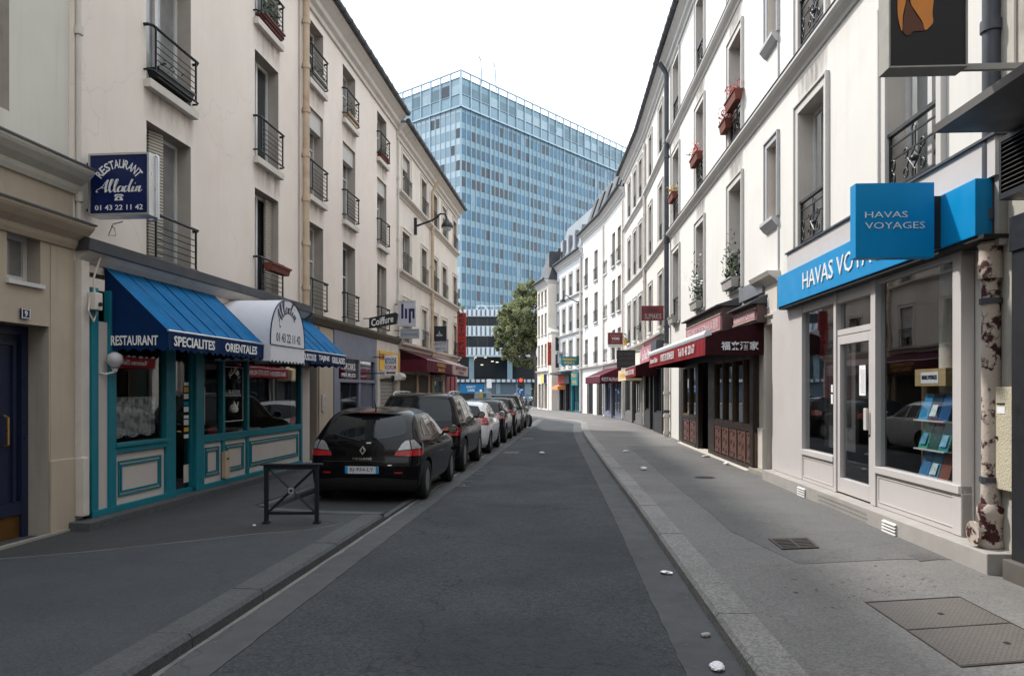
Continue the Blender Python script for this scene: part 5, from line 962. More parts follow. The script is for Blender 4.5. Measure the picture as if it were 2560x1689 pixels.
for r_ in range(3):
    for c_ in range(3):
        s = rk_s - .23 + c_ * .23; z = 1.4 - r_ * .34; t = MB(F1); t.hull2([(s - .108, -.24, z), (s + .108, -.24, z), (s + .108, -.228, z), (s - .108, -.228, z)], [(s - .108, -.33, z + .31), (s + .108, -.33, z + .31), (s + .108, -.318, z + .31), (s - .108, -.318, z + .31)])
        if (r_ + c_) % 2: t.mat(1).hull2([(s - .07, -.226, z + .05), (s + .07, -.226, z + .05), (s + .07, -.224, z + .05), (s - .07, -.224, z + .05)], [(s - .07, -.267, z + .18), (s + .05, -.267, z + .18), (s + .05, -.265, z + .18), (s - .07, -.265, z + .18)])
        t.mat(2).hull2([(s - .09, -.302, z + .22), (s + .09, -.302, z + .22), (s + .09, -.30, z + .22), (s - .09, -.30, z + .22)], [(s - .09, -.322, z + .27), (s + .09, -.322, z + .27), (s + .09, -.318, z + .27), (s - .09, -.318, z + .27)])
        k = r_ * 3 + c_; tag(t.build('brochure', [pm('cover%d' % k, COV[k], .4, .3, 9), pm('cover_b%d' % (k % 3), ['#7fb3d0', '#c8d8dc', '#5f9cc0'][k % 3], .4, .3, 12), M['letter']], loc=F1.P(s, -.24, z)), '%s brochure, %s row of the rack, %s' % (['blue', 'navy', 'azure', 'teal', 'dark green', 'green', 'brown', 'pale blue', 'mid blue'][k], rown[r_], coln[c_]), 'brochure', 'brochures on the display rack')
for c_ in range(3):
    s = rk_s - .23 + c_ * .23; t = MB(F1).hull2([(s - .1, -.22, .42), (s + .1, -.22, .42), (s + .1, -.208, .42), (s - .1, -.208, .42)], [(s - .1, -.28, .66), (s + .1, -.28, .66), (s + .1, -.268, .66), (s - .1, -.268, .66)]).build('brochure', M['paper'], loc=F1.P(s, -.22, .42))
    tag(t, 'white brochure with red handwriting on the bottom shelf, %s' % coln[c_], 'brochure', 'brochures on the display rack'); ORG[t] = F1.P(s, -.22, .42)
    text('Visit', M['red'], t, F1.P(s, -.252, .60), F1.tx, .17, .07, shear=.2); text('Europe', M['red'], t, F1.P(s, -.226, .50), F1.tx, .18, .06, shear=.2)
bn = thing('banner_stand', 'tall blue seascape banner standing inside at the edge of the agency window', 'banner', F1.P(wr0 + .2, -.35, .32)); MB(F1).box((wr0 + .08, wr0 + .42), (-.36, -.34), (.35, 2.2)).build('banner', pm('sea_print', '#0f7fae', .4, .45, 1.6, grime=.6, gcol='#9fd4e4', gscale=1.1), bn); MB(F1).box((wr0 + .06, wr0 + .44), (-.42, -.28), (.32, .35)).build('foot', M['alu'], bn)
# --- door number twelve
b = MB(F1); b.box((D12[0], D12[0] + .3), (0, .05), (.2, 3.0)); b.box((D12[1] - .42, D12[1]), (0, .05), (.2, 3.0)); b.box((D12[0], D12[1]), (0, .05), (3.0, 3.75)); b.build('door_surround', M['trim'], b3, bevel=.008)
cornice(F1, b3, D12[0] - .05, D12[1] + .03, 3.75, [(.06, 0), (.1, .06), (.2, .12), (.24, .2)], M['trim']); cornice(F1, b3, D12[0], D12[1], 3.12, [(.05, 0), (.1, .04), (.1, .07)], M['trim'], 'moulding')
MB(F1).box((D12[1] - .42, D12[1] + .02), (0, .09), (.2, 1.0)).build('pilaster_base', M['trim'], b3, bevel=.015)
dr = MB(F1).box((D12[0] + .3, D12[1] - .42), (-.5, -.44), (.2, 3.0)).build('door', pm('door_teal', (.02, .035, .04), .4, .2, 2), b3); MB(F1).box((D12[0] + .4, D12[1] - .55), (-.44, -.42), (1.2, 2.6)).build('pane', M['pane'], dr)
p = MB(F1).box((sum(D12) / 2 - .11, sum(D12) / 2 + .11), (.05, .062), (3.32, 3.52)).build('number_plate', M['paper'], b3); lettered(F1, sum(D12) / 2, .063, 3.42, '12', M['signblue'], p, w=.13, h=.14, bold=.02)

for a, c in (cB, cA, cC, cD, cE):
    for e, f in rw[1:]: stain(F1, b3, a - .1, c + .1, e - 1.1, e - .42)
# ---------------------------------------------------------------- corner shop at the frame edge, restaurant with the red awning
b4 = thing('grey_building', 'worn grey house with a dark metal canopy and louvre box, next to the peeling drainpipe', 'building', F1.P(T(4), 0, 0))
wall(F1, b4, T(-16), T(6.93), 0, 13.5, [(T(y), T(y) + 1.2, z, z + 2.1, .25) for y in (-13, -9, -5, -1, 3) for z in (4.6, 7.8, 10.9)] + [(T(1.2), T(6.0), .1, 3.3, .25)], pm('worn_plaster', (.40, .38, .34), .9, .12, 1.2, grime=.7, gcol='#6a6257', gscale=1.4, streak=.6, bump=.15, bscale=30), d=.06)
for y in (-13, -9, -5, -1, 3):
    for z in (4.6, 7.8, 10.9): window(F1, b4, T(y), T(y) + 1.2, z, z + 2.1, .25); 
roof(F1, b4, T(-16), T(6.93), 13.5); MB(F1).tube([(T(6.64), .075, 4.2), (T(6.64), .075, 13)], .02, 6).build('cable', M['trim'], b4)
cf = closed_shop(F1, T(.9), T(6.47), .0, 3.25, 'dark_shopfront', 'dark metal shop front at the frame edge under the louvre box', [(.25, 'p'), (2, 'w'), (.2, 'p'), (1, 'd'), (.2, 'p'), (1.4, 'w'), (.22, 'p')], M['black'], d=.2, fascia=.3, riser=.55)
MB(F1).box((T(.9), T(6.5)), (0, .26), (-.02, .28)).build('plinth', pm('dark_stone', (.10, .09, .08), .7, .2, 3, grime=.5), cf, bevel=.01)
cn = thing('metal_canopy', 'dark sloping metal canopy jutting out over the louvre box', 'canopy', F1.P(T(4), .06, 3.9))
MB(F1).hull2([(T(1), .06, 4.25), (T(1), .92, 4.02), (T(1), .92, 3.95), (T(1), .06, 3.95)], [(T(6.34), .06, 4.25), (T(6.34), .92, 4.02), (T(6.34), .92, 3.95), (T(6.34), .06, 3.95)]).build('hood', pm('canopy_metal', (.085, .08, .075), .55, .2, 2, grime=.4), cn)
lb = thing('louvre_box', 'black ventilation louvre box mounted under the dark canopy', 'vent', F1.P(T(5), .06, 3.4))
b = MB(F1); l0, l1, lz0, lz1, ld = T(3), T(6.48), 3.40, 3.94, .30
b.box((l0, l1), (.06, .09), (lz0, lz1)); b.box((l1 - .03, l1), (.09, ld), (lz0, lz1)); b.box((l0, l1 - .03), (.09, ld + .01), (lz0, lz0 + .05)); b.box((l0, l1 - .03), (.09, ld), (lz1 - .04, lz1)); b.build('case', M['black'], lb)
for k in range(11): z = lz0 + .075 + k * .04; MB(F1).hull2([(l0, ld - .04, z + .03), (l0, ld, z), (l0, ld + .003, z + .004), (l0, ld - .037, z + .034)], [(l1 - .03, ld - .04, z + .03), (l1 - .03, ld, z), (l1 - .03, ld + .003, z + .004), (l1 - .03, ld - .037, z + .034)]).build('slat', pm('slat_metal', (.12, .115, .105), .4, .1, 5, metal=.5), lb)
eb = thing('meter_box', 'cream rough-cast meter box between the peeling drainpipe and the dark shop front', 'electric box', F1.P(T(6.58), .06, .85))
MB(F1).box((T(6.58), T(6.87)), (.06, .13), (.85, 1.78)).build('case', pm('roughcast', '#b8b09a', .9, .08, 3, bump=.6, bscale=70), eb, bevel=.01); MB(F1).cyl((T(6.8), .13, 1.32), (T(6.8), .142, 1.32), .014).build('lock', M['dark'], eb); MB(F1).box((T(6.68), T(6.8)), (.13, .133), (1.54, 1.6)).build('label_plate', M['paper'], eb); MB(F1).box((T(6.68), T(6.8)), (.13, .134), (1.62, 1.635)).build('slot', M['dark'], eb)
MB(F1).box((T(6.40), T(6.8)), (.0, .1), (-.02, .3)).build('plinth', M['stone'], b4)
sb_ = T(5.5); qa, qb = dpx(F1, sb_, 2400), dpx(F1, sb_, 2213)
bg_ = blade(F1, sb_, qa, qb, zat(165, 5.5), 4.14 + .62, 'black box sign with an orange and brown bean emblem, hanging high above the street', pm('sign_face_black', (.013, .013, .015), .5), .15, M['boxw'], brackets=False, frame=.012)
o_ = F1.P(sb_ - .08, (qa + qb) / 2, 0); bx = lambda px, py: (o_ - F1.n * ((px - 2306) / FPX * 5.4) + Vector((0, 0, zat(py, 5.4))))
for cl, pts in (('#c97f3c', [(2236, -90), (2262, -110), (2252, -20), (2244, 20), (2242, 60), (2236, 45), (2231, 15), (2231, -30)]), ('#5a3529', [(2255, -20), (2263, -5), (2275, 18), (2290, 40), (2297, 60), (2280, 61), (2268, 63), (2262, 70), (2253, 72), (2245, 62), (2245, 40), (2248, 15)]), ('#c97f3c', [(2270, -110), (2310, -100), (2321, -40), (2317, 15), (2319, 38), (2312, 50), (2299, 59), (2292, 38), (2277, 14), (2263, -12), (2260, -60)])):
    b = MB(); pts = [(v.x, v.y) for v in crom([(x, y, 0) for x, y in pts + pts[:1]], 5)][:-1]; p = [bx(*q) for q in pts]; b.add(p + [v - F1.u * .002 for v in p], [tuple(range(len(p))), tuple(range(len(p), 2 * len(p)))]); b.build('emblem', pm('logo' + cl[1:], cl, .5), bg_, recalc=False)
MB(F1).box((sb_ + .04, sb_ + .08), (0, qa), (zat(160, 5.5), zat(160, 5.5) + .045)).build('bracket', M['boxw'], bg_)
# --- restaurant
rr = thing('chinese_restaurant_shopfront', 'dark red wooden restaurant front with carved panels, below the long red awning', 'shopfront', F1.P((PR0 + PR1) / 2, .1, .13))
RQ = .13; rx = lambda px: F1.sp(px, RQ); RW = pm('red_wood', (.11, .048, .040), .5, .15, 4, grime=.35, gcol='#2a100d', gscale=3); RD = pm('dark_wood', (.022, .014, .012), .45, .2, 5)
p0_, p1_, e0_, e1_, g0_, g1_ = rx(1893), rx(1785), rx(1770), rx(1745), rx(1740), rx(1707)
b = MB(F1); b.box((PR0, p0_ + .15), (0, RQ + .05), (.13, 3.1)); b.box((p1_ + .0, e0_), (0, RQ), (.13, 3.1)); b.box((e1_, g0_), (0, RQ), (.13, 3.1)); b.box((g1_, PR1), (0, RQ), (.13, 3.1)); b.box((p0_ + .15, p1_), (0, RQ), (2.45, 3.1)); b.box((g0_, g1_), (0, RQ), (2.45, 3.1)); b.box((e0_, e1_), (0, RQ), (2.5, 3.1))
b.box((p0_ + .15, p1_), (0, RQ + .01), (.90, 1.0)); b.box((g0_, g1_), (0, RQ + .01), (.9, 1.0)); b.box((p0_ + .15, p1_), (0, RQ + .015), (.13, .22)); b.box((g0_, g1_), (0, RQ + .015), (.13, .22)); b.build('frame', RD, rr, bevel=.005)
def cpanels(a, c, n):
    for i in range(n):
        x0, x1 = a + (c - a) * i / n, a + (c - a) * (i + 1) / n; pnl = MB(F1).box((x0 + .02, x1 - .02), (0, RQ - .01), (.24, .89)).build('panel', RW, rr)
        b = MB(F1); xm = (x0 + x1) / 2; w = x1 - x0
        for q in (x0 + .07, x1 - .07): b.tube([(q, RQ - .008, .3), (q, RQ - .008, .83)], .008, 4)
        for z in (.33, .56, .80):
            for k in (.3, .18): b.tube([(xm + w * k * math.cos(t) * .8, RQ - .008, z + .07 * k / .3 * math.sin(t) * (1.4 if z == .56 else 1)) for t in [j * .7 for j in range(10)]], .007, 4)
        b.build('carving', pm('carved_wood', (.07, .03, .026), .55, .15, 5), pnl)
        MB(F1).box((x0 - .015, x0 + .02), (0, RQ + .01), (.22, .9)).build('stile', pm('gilt_wood', (.12, .08, .045), .5, .2, 5), rr)
def cwin(a, c, n):
    for i in range(n):
        x0, x1 = a + (c - a) * i / n, a + (c - a) * (i + 1) / n; b = MB(F1)
        b.box((x0, x0 + .04), (0.03, RQ), (1.0, 2.45)); b.box((x1 - .04, x1), (.03, RQ), (1.0, 2.45)); b.box((x0 + .04, x1 - .04), (.03, RQ - .01), (1.0, 1.05)); b.box((x0 + .04, x1 - .04), (.03, RQ - .01), (2.4, 2.45)); w = b.build('shop_window', pm('gilt_wood', (.12, .08, .045)), rr)
        MB(F1).quad((x0 + .03, .06, 1.02), (x1 - .03, .06, 1.02), (x1 - .03, .06, 2.43), (x0 + .03, .06, 2.43)).build('pane', M['glassd'], w, recalc=False)
cpanels(p0_ + .15, p1_, 5); cwin(p0_ + .15, p1_, 4); cpanels(g0_, g1_, 2); cwin(g0_, g1_, 2)
dr = MB(F1).box((e0_, e1_), (-.33, -.28), (.13, 2.5)).build('door', RD, rr); MB(F1).box((e0_ + .2, e1_ - .2), (-.28, -.275), (1.0, 2.3)).build('pane', M['pane'], dr); MB(F1).box((e0_ + .02, e0_ + .05), (-.05, .1), (1.0, 2.3)).build('menu_board', M['alu'], rr)
roomback(F1, rr, PR0 + .02, PR1 - .02, .13, 3.2, 2.4, pm('red_interior', (.04, .02, .016), .8), -.1)
MB(F1).box((PR0, PR1), (-.3, .24), (-.02, .13)).build('plinth', M['trim'], b3, bevel=.012)
gd = MB(F1).box((T(23.5), T(24.6)), (-.2, -.14), (.1, 2.9)).build('door', pm('green_paint', (.012, .03, .022), .4), b3); MB(F1).box((T(23.42), T(23.55)), (-.1, .06), (.1, 2.9)).build('door_frame', pm('green_paint', (.012, .03, .022)), b3)
brn = pm('brown_paint', (.10, .06, .055), .6, .15, 3, grime=.4, gcol='#2e1c1a')
for y0, y1, dd, zb, zt_, txt, lab, bz in ((16.5, 20.9, .42, 3.06, 3.62, '福来 PORTE DU BONHEUR 酒家', 'long brown sign box with pink lettered panel above the red awning', (3.12, 3.44)), (14.35, 16.2, .24, 3.06, 3.42, 'Restaurant Chinois', 'short brown sign box with pink panel, next to door number twelve', (3.14, 3.32))):
    t = thing('sign_box', lab, 'sign', F1.P(T((y0 + y1) / 2), 0, zb)); a, c = T(y0), T(y1); MB(F1).box((a, c), (0, dd), (zb, zt_)).build('case', brn, t, bevel=.006)
    MB(F1).hull2([(a - .05, 0, zt_ + .2), (a - .05, dd + .14, zt_ + .02), (a - .05, dd + .14, zt_), (a - .05, 0, zt_)], [(c + .05, 0, zt_ + .2), (c + .05, dd + .14, zt_ + .02), (c + .05, dd + .14, zt_), (c + .05, 0, zt_)]).build('roof', M['zincd'], t)
    MB(F1).box((a + .08, c - .08), (dd, dd + .02), bz).build('board', M['pinkboard'], t); lettered(F1, (a + c) / 2, dd + .021, sum(bz) / 2, txt, pm('letter_pink', (.62, .5, .5), .5), t, w=(c - a) * .86, h=(bz[1] - bz[0]) * .7, bold=.01)
    fb = MB(F1)
    for z in (bz[0] - .03, bz[1]): fb.box((a + .04, c - .04), (dd, dd + .035), (z, z + .03))
    fb.build('board_frame', pm('pale_wood', (.32, .27, .2), .6), t)
pi = MB(F1).box((T(20.95), T(22.3)), (0, .12), (3.0, 3.5)).build('panel', brn, rr)
MB(F1).box((T(14.5), T(16.3)), (0, .1), (3.65, 3.95)).build('flashing', M['zinc'], b3)
aw = awning(F1, T(14.55), T(22.9), 3.10, 1.18, 2.80, 'long red awning with white lettering and a side coloured darker as shade', M['maroon'], M['red'], .36, scallop=0, lead=M['maroon'], svm=M['maroon'])  # side takes the darker canvas copy, its shade coloured in
text('福来酒家', M['whitecan'], aw, F1.P(T(14.55) - .025, .52, 2.62), -F1.n, .72, .17, bold=.02)
for tx_, y, w_, h_ in (('Restaurant Chinois', 21.7, 1.5, .15), ('PORTE DU BONHEUR', 19.2, 2.2, .19), ('Tel 01 43 20 67', 16.5, 2.0, .19)): lettered(F1, T(y), 1.215, 2.62, tx_, M['letter'], aw, w=w_, h=h_, bold=.01)
MB(F1).tube([(T(14.6), 1.12, 2.86), (T(22.9), 1.12, 2.86)], .075, 10).build('roller_cover', M['whitecan'], aw, smooth=True)
# ---------------------------------------------------------------- the curving row beyond
def house(name, label, segs, H, rows, cols, wm, base=(0, 0), wid=1.0, surr=False, rail='grid', strs=(), gcor=None, ops=(), eave=PR_EAVE, mans=None, rmat=None, gut=True, sill_=True):
    b = thing(name, label, 'building', segs[0].P(0, 0, 0))
    for si, F in enumerate(segs):
        cc = [(F.sp(px) - wid / 2, F.sp(px) + wid / 2) for px in cols[si]]; oo = [(a, c, e, f, .22) for a, c in cc for e, f in rows] + [o for k, o in ops if k == si]
        wall(F, b, 0, F.L, 0, H, oo, wm, ends=9, reveal=pm('row_reveal', (.42, .38, .34), .9, .06, 2, grime=.4, gcol='#85796c', spec=.15))
        if eave: cornice(F, b, -.02, F.L + .05, H - .08, eave, M['trimw'])
        if gut: gutter(F, b, -.02, F.L + .05, H + .42, .40, .09)
        roof(F, b, 0, F.L + .02, H + .36, rmat, mans=mans, rise=1.6)
        for z in strs: cornice(F, b, 0, F.L, z, PR_STR, M['trimw'])
        if gcor: cornice(F, b, 0, F.L + .03, gcor, [(.05, 0), (.08, .06), (.2, .12), (.22, .2)], M['trimw'])
        for ci, (a, c) in enumerate(cc):
            for ri, (e, f) in enumerate(rows):
                window(F, b, a, c, e, f, .18, ['light', 'dark', 'light'][(ci + ri * 2 + si) % 3])
                if surr: surround(F, b, a, c, e, f, M['trimw'], .12, .03)
                if sill_: sill(F, b, a, c, e, M['trimw'], .12, .1)
                if rail == 'grid': rail_grid(F, b, a, c, e + .02, .75, .09, 6)
                elif rail == 'in': rail_grid(F, b, a, c, e + .02, .7, -.02, 6)
    return b
F2 = [Fac((5.636, 27.1), (6.05, 34), -1), Fac((6.05, 34), (6.2, 41), -1)]
F3 = [Fac((6.2, 41), (5.9, 47.5), -1), Fac((5.9, 47.5), (5.13, 54), -1)]
F4 = [Fac((5.13, 54), (3.75, 62), -1)]; F5s = Fac((3.95, 62.25), (3.0, 62), -1); F5 = [Fac((3.0, 62), (2.25, 66), -1)]
so_ = lambda F, a, c: (a, c, .0, 2.95, .3)
b5 = house('white_building', 'off-white curving house with moulded string courses, beyond the grey downpipe', F2, 13.2, [(4.2, 6.2), (7.42, 9.6), (10.72, 12.6)], [[1653, 1627], [1602, 1588, 1574]], M['white2'], surr=True, rail='in', strs=(7.07, 10.37), gcor=3.72, ops=[(0, so_(0, .6, F2[0].L - .1)), (1, so_(0, .3, F2[1].L - .3))])
downpipe(F2[1], b5, F2[1].sp(1611, .1), .2, 12.8, .07, .1, m=M['pipew'], step=3)
b6 = house('white_building', 'white house with scored stonework low down and small iron balconettes, past the moulded house', F3, 12.55, [(3.55, 5.35), (6.3, 8.3), (9.1, 11.1)], [[1548, 1534], [1516, 1490, 1466]], M['white'], surr=False, rail='grid', gcor=3.2, ops=[(0, so_(0, .3, 6.2)), (1, (.4, 2.2, 0, 2.6, .3)), (1, (3.3, 5.2, 0, 2.6, .3))], mans=2.6, rmat=M['slate'])
for F in F3:
    b = MB(F)
    for k in range(9): b.box((0, F.L), (0, .004), (3.5 + k * .36, 3.515 + k * .36))
    b.build('stone_joint', M['trimg'], b6)
downpipe(F3[1], b6, F3[1].sp(1508, .1), .2, 12.2, .06, .1, m=M['pipew'], step=3); downpipe(F3[0], b6, .1, .2, 12.2, .06, .1, m=M['pipew'], step=4)
for F in F3:
    for k in range(3): s = F.L * (.2 + .3 * k); MB(F).hull2([(s - .4, -.3, 13.25), (s + .4, -.3, 13.25), (s + .4, -1.2, 15.2), (s - .4, -1.2, 15.2)], [(s - .4, -.05, 13.25), (s + .4, -.05, 13.25), (s + .4, -.7, 15.2), (s - .4, -.7, 15.2)]).build('skylight', M['black'], b6)
b7 = house('cool_white_building', 'bluish white house with dormers in a steep zinc roof, near the row end', F4, 11.6, [(3.6, 5.6), (6.3, 8.2), (9.0, 10.7)], [[1446, 1427, 1410, 1395]], M['whiteblue'], surr=True, rail='in', strs=(5.95, 8.75), gcor=3.15, ops=[(0, (.4, 6.9, 0, 2.9, .3))], mans=3.2, rmat=pm('zinc_light', (.17, .19, .21), .5, .12, 2, grime=.3, metal=.3), wid=.9)
for k in range(4):
    s = F4[0].L * (.12 + .24 * k); MB(F4[0]).box((s - .4, s + .4), (-1.2, -.1), (12.2, 13.9)).build('dormer', M['zinc'], b7); MB(F4[0]).box((s - .28, s + .28), (-.1, -.08), (12.4, 13.7)).build('window', M['pane'], b7)
for s, hh, dd in ((1.0, .5, -1.7), (5.3, .2, -1.7)):
    ch = MB(F4[0]).box((s, s + 1.3), (dd - .5, dd), (12.5, 15.0 + hh)).build('chimney', M['whiteblue'], b7)
    for k in range(3): MB(F4[0]).lathe((s + .25 + k * .38, dd - .25, 15.0 + hh), [(.1, 0), (.08, .3), (.1, .33)], n=8).build('chimney_pot', M['terra'], ch)
downpipe(F4[0], b7, .25, .2, 11.4, .09, .1, m=M['pipew'], step=3)
b8 = house('corner_building', 'cream corner house with a black mansard roof beside the plane tree', F5, 10.6, [(3.9, 5.65), (6.5, 8.25), (9.0, 10.2)], [[1364, 1355.5, 1347.5]], M['cream2'], rail=None, gcor=3.2, ops=[(0, (.35, 1.4, .2, 2.3, .3)), (0, (1.6, 2.5, .2, 2.3, .3)), (0, (2.7, 3.7, .2, 2.3, .3))], mans=2.6, rmat=M['zincd'], wid=.75)
wall(F5s, b8, 0, F5s.L, 0, 13.2, [], pm('side_plaster', (.46, .42, .39), .9, .06, 1, grime=.3, streak=.3), ends=0)
MB(F5s).box((.0, F5s.L - .1), (.0, .06), (12.0, 13.3)).build('parapet', M['zincd'], b8)
for a, c in ((.35, 1.4), (1.6, 2.5), (2.7, 3.7)): window(F5[0], b8, a, c, .2, 2.3, .25, 'dark')
an_ = MB(F5s).prof([(0, 7.0), (.9, 6.6), (.9, 6.45), (0, 6.45)], .0, F5s.L + .02).build('lean_to_roof', M['trimw'], b8); MB(F5s).box((0, F5s.L - .05), (0, .8), (0, 6.45)).build('annex', M['cream2'], b8)
for z in (3.6, 5.0): MB(F5s).box((.25, .6), (.8, .82), (z, z + 1.1)).build('window', M['pane'], b8)
DKW = RD; DKB = M['black']; GRY = M['greyblue']
bar = closed_shop(F2[0], .6, F2[0].L - .1, .12, 2.95, 'bar_shopfront', 'black wooden bar front with tall dark windows below the pale lettered board', [(.2, 'p'), (2.2, 'w'), (.3, 'p'), (1, 'd'), (.3, 'p'), (2.2, 'w'), (.3, 'p')], DKB, d=.1, fascia=.35, riser=.75)
caf = closed_shop(F2[1], .3, F2[1].L - .3, .12, 2.95, 'cafe_shopfront', 'narrow dark cafe front with grey pillars, under the cream awning', [(.5, 'p'), (1.2, 'w'), (.9, 'd'), (.5, 'p'), (1.6, 'w'), (.4, 'p')], pm('grey_front', (.12, .115, .11), .6), d=.08, fascia=.4, riser=.5)
jap = closed_shop(F3[0], .3, 6.2, .12, 2.95, 'japanese_restaurant_shopfront', 'grey framed restaurant front under the purple awning', [(.3, 'p'), (1.3, 'w'), (.9, 'd'), (.3, 'p'), (1.3, 'w'), (.3, 'p')], GRY, d=.08, fascia=.4, riser=.3)
for a, c, lab in ((.4, 2.2, 'black barred gateway next to the purple awning'), (3.3, 5.2, 'black barred gateway next to the teal laundry front')):
    g = thing('barred_gate', lab, 'gate', F3[1].P(a, -.2, .1), 'barred gates of the white house'); MB(F3[1]).box((a, c), (-.32, -.28), (.1, 2.6)).build('backing', M['dark'], g)
    for k in range(8): s = a + .08 + (c - a - .16) * k / 7; MB(F3[1]).box((s - .025, s + .025), (-.2, -.15), (.12, 2.6)).build('bar', M['zincd'], g)
lau = closed_shop(F4[0], .4, 3.0, .12, 2.9, 'laundry_shopfront', 'teal laundry front with a tall glazed door, beneath the teal sign', [(.2, 'p'), (1.2, 'w'), (.8, 'd'), (.2, 'p')], M['tealsign'], d=.1, fascia=.5)
noo = closed_shop(F4[0], 3.1, 6.9, .12, 2.9, 'noodle_shopfront', 'black and orange noodle shop front under a small orange awning', [(.2, 'p'), (1.1, 'd'), (.2, 'p'), (1.6, 'w'), (.3, 'p')], DKB, d=.12, fascia=.6)
# boards, awnings and projecting signs along the row
t = thing('shop_board', 'pink and white lettered board above the black bar front', 'sign', F2[0].P(3, .1, 2.95)); MB(F2[0]).box((1.9, F2[0].L - .2), (.1, .2), (2.95, 3.62)).build('board', M['pinkboard'], t); lettered(F2[0], 4.3, .202, 3.28, "Le Seiz'Maine", M['letter'], t, w=3.6, h=.42, bold=.01); MB(F2[0]).box((.3, 1.9), (.0, .35), (2.95, 3.6)).build('end_box', M['zincd'], t)
aw = awning(F2[0], 2.2, 6.6, 2.95, .9, 2.72, 'small red awning with white lettering below the pink lettered board', M['red'], M['red'], .42, scallop=0, lead=M['maroon'], svm=M['maroon']); lettered(F2[0], 4.4, .93, 2.5, 'BRASSERIE A TOUTE HEURE', M['letter'], aw, w=3.6, h=.2)  # sides use the darker canvas copy, shade coloured in
aw = awning(F2[1], .3, 3.2, 2.95, .8, 2.7, 'cream awning with faint orange lettering beside the black board', M['creamc'], M['creamc'], .5, scallop=0); lettered(F2[1], 1.7, .83, 2.45, 'CAFE BAR', M['gold'], aw, w=2.0, h=.22)
aw = awning(F3[0], .4, 6.0, 3.1, 1.3, 2.55, 'purple awning with a white restaurant name on its side', M['burg'], M['burg'], .4, scallop=0, svm=M['burg']); text('RESTAURANT', M['letter'], aw, F3[0].P(.37, .65, 2.36), -F3[0].n, 1.1, .2)
t, s, dc, w = blade_px(F2[1], 35.5, 1542, 1588, 875, 919, 'big plain black board with faint lettering, standing out over the cream awning', M['black'], .12, None)
for i, tx_ in enumerate(('RESTAURANT', 'JAPONAIS', 'TEPPAN')): btext(F2[1], t, s, dc, zat(884 + i * 12, 35.4), tx_, M['zincd'], .12, w=.7, h=.13)
t, s, dc, w = blade_px(F2[0], 27.6, 1604, 1659, 764, 801, 'rusty red sign with a peeling name in black and white, by the grey downpipe', M['rust'], .06, None)
btext(F2[0], t, s, dc, zat(773, 27.5), 'Chez', M['letterd'], .06, w=.4, h=.13, shear=.3, bold=.02); btext(F2[0], t, s, dc, zat(789, 27.5), 'SUMAKIS', M['letterd'], .06, w=.62, h=.22, bold=.03); btext(F2[0], t, s, dc - .01, zat(789, 27.5) - .01, 'SUMAKIS', pm('flaking_white', (.45, .36, .34), .7, .3, 9, grime=.97, gcol='#6b2b2c', gscale=9), .062, w=.62, h=.2, bold=.0)
t, s, dc, w = blade_px(F2[1], 40.3, 1520, 1556, 832, 860, 'maroon and white Japanese restaurant sign over the purple awning', pm('sign_maroon', (.13, .02, .03), .4), .12, M['boxw'])
btext(F2[1], t, s, dc, zat(837.5, 40.2), 'Restaurant', M['pinkboard'], .12, w=.55, h=.1); btext(F2[1], t, s, dc, zat(846, 40.2), 'YOKI', M['letter'], .12, w=.42, h=.14, bold=.02); btext(F2[1], t, s, dc, zat(854, 40.2), 'Japonais', M['pinkboard'], .12, w=.5, h=.11)
q_ = abs(dpx(F2[1], s, 1520) - dpx(F2[1], s, 1556)) / 2; MB(F2[1]).box((s - .06, s + .06), (dc - q_, dc + q_), (zat(868, 40.3), zat(860.5, 40.3))).build('lower_panel', M['letter'], t); btext(F2[1], t, s, dc, zat(864.5, 40.2), '01 43 27 97 15', M['letterd'], .12, w=.6, h=.06)
t, s, dc, w = blade_px(F4[0], 61.5, 1369, 1384.5, 855, 913, 'upright orange red noodle sign with dark green letters on the corner house', pm('sign_vermilion', '#a83420', .5, .1, 3), .12, None)
for i, ch in enumerate(('P', 'H', 'O', '20')): btext(F4[0], t, s, dc, zat(868 + i * 11.5, 61.4), ch, pm('letter_green', (.015, .04, .02), .5), .12, w=.28, h=.3, shear=.15, bold=.02)
t, s, dc, w = blade_px(F4[0], 58.5, 1394, 1411, 881, 908, 'small white sign with a black Chinese character above the noodle shop', M['signw'], .1, M['black'])
btext(F4[0], t, s, dc, zat(889, 58.4), '学', M['letterd'], .1, w=.36, h=.4, bold=.02); btext(F4[0], t, s, dc, zat(903, 58.4), '三', M['letterd'], .1, w=.26, h=.2)
t, s, dc, w = blade_px(F4[0], 55.6, 1403.5, 1443, 892, 912, 'teal laundry sign with two lines of yellow lettering', M['tealsign'], .12, M['tealsign'])
btext(F4[0], t, s, dc, zat(898, 55.5), 'PRESSING', M['gold'], .12, w=w * .86, h=.17, bold=.02); btext(F4[0], t, s, dc, zat(906.5, 55.5), 'MARYLA', M['gold'], .12, w=w * .66, h=.17, bold=.02)
t = thing('laundry_board', 'upright teal board with yellow lettering on the laundry front', 'sign', F4[0].P(1.7, .1, 2.0)); MB(F4[0]).box((.6, 2.6), (.14, .22), (2.1, 3.1)).build('board', M['tealsign'], t); lettered(F4[0], 1.6, .222, 2.85, 'PRESSING', M['gold'], t, w=1.6, h=.26); lettered(F4[0], 1.6, .222, 2.35, 'MINUTE', M['gold'], t, w=1.2, h=.26)
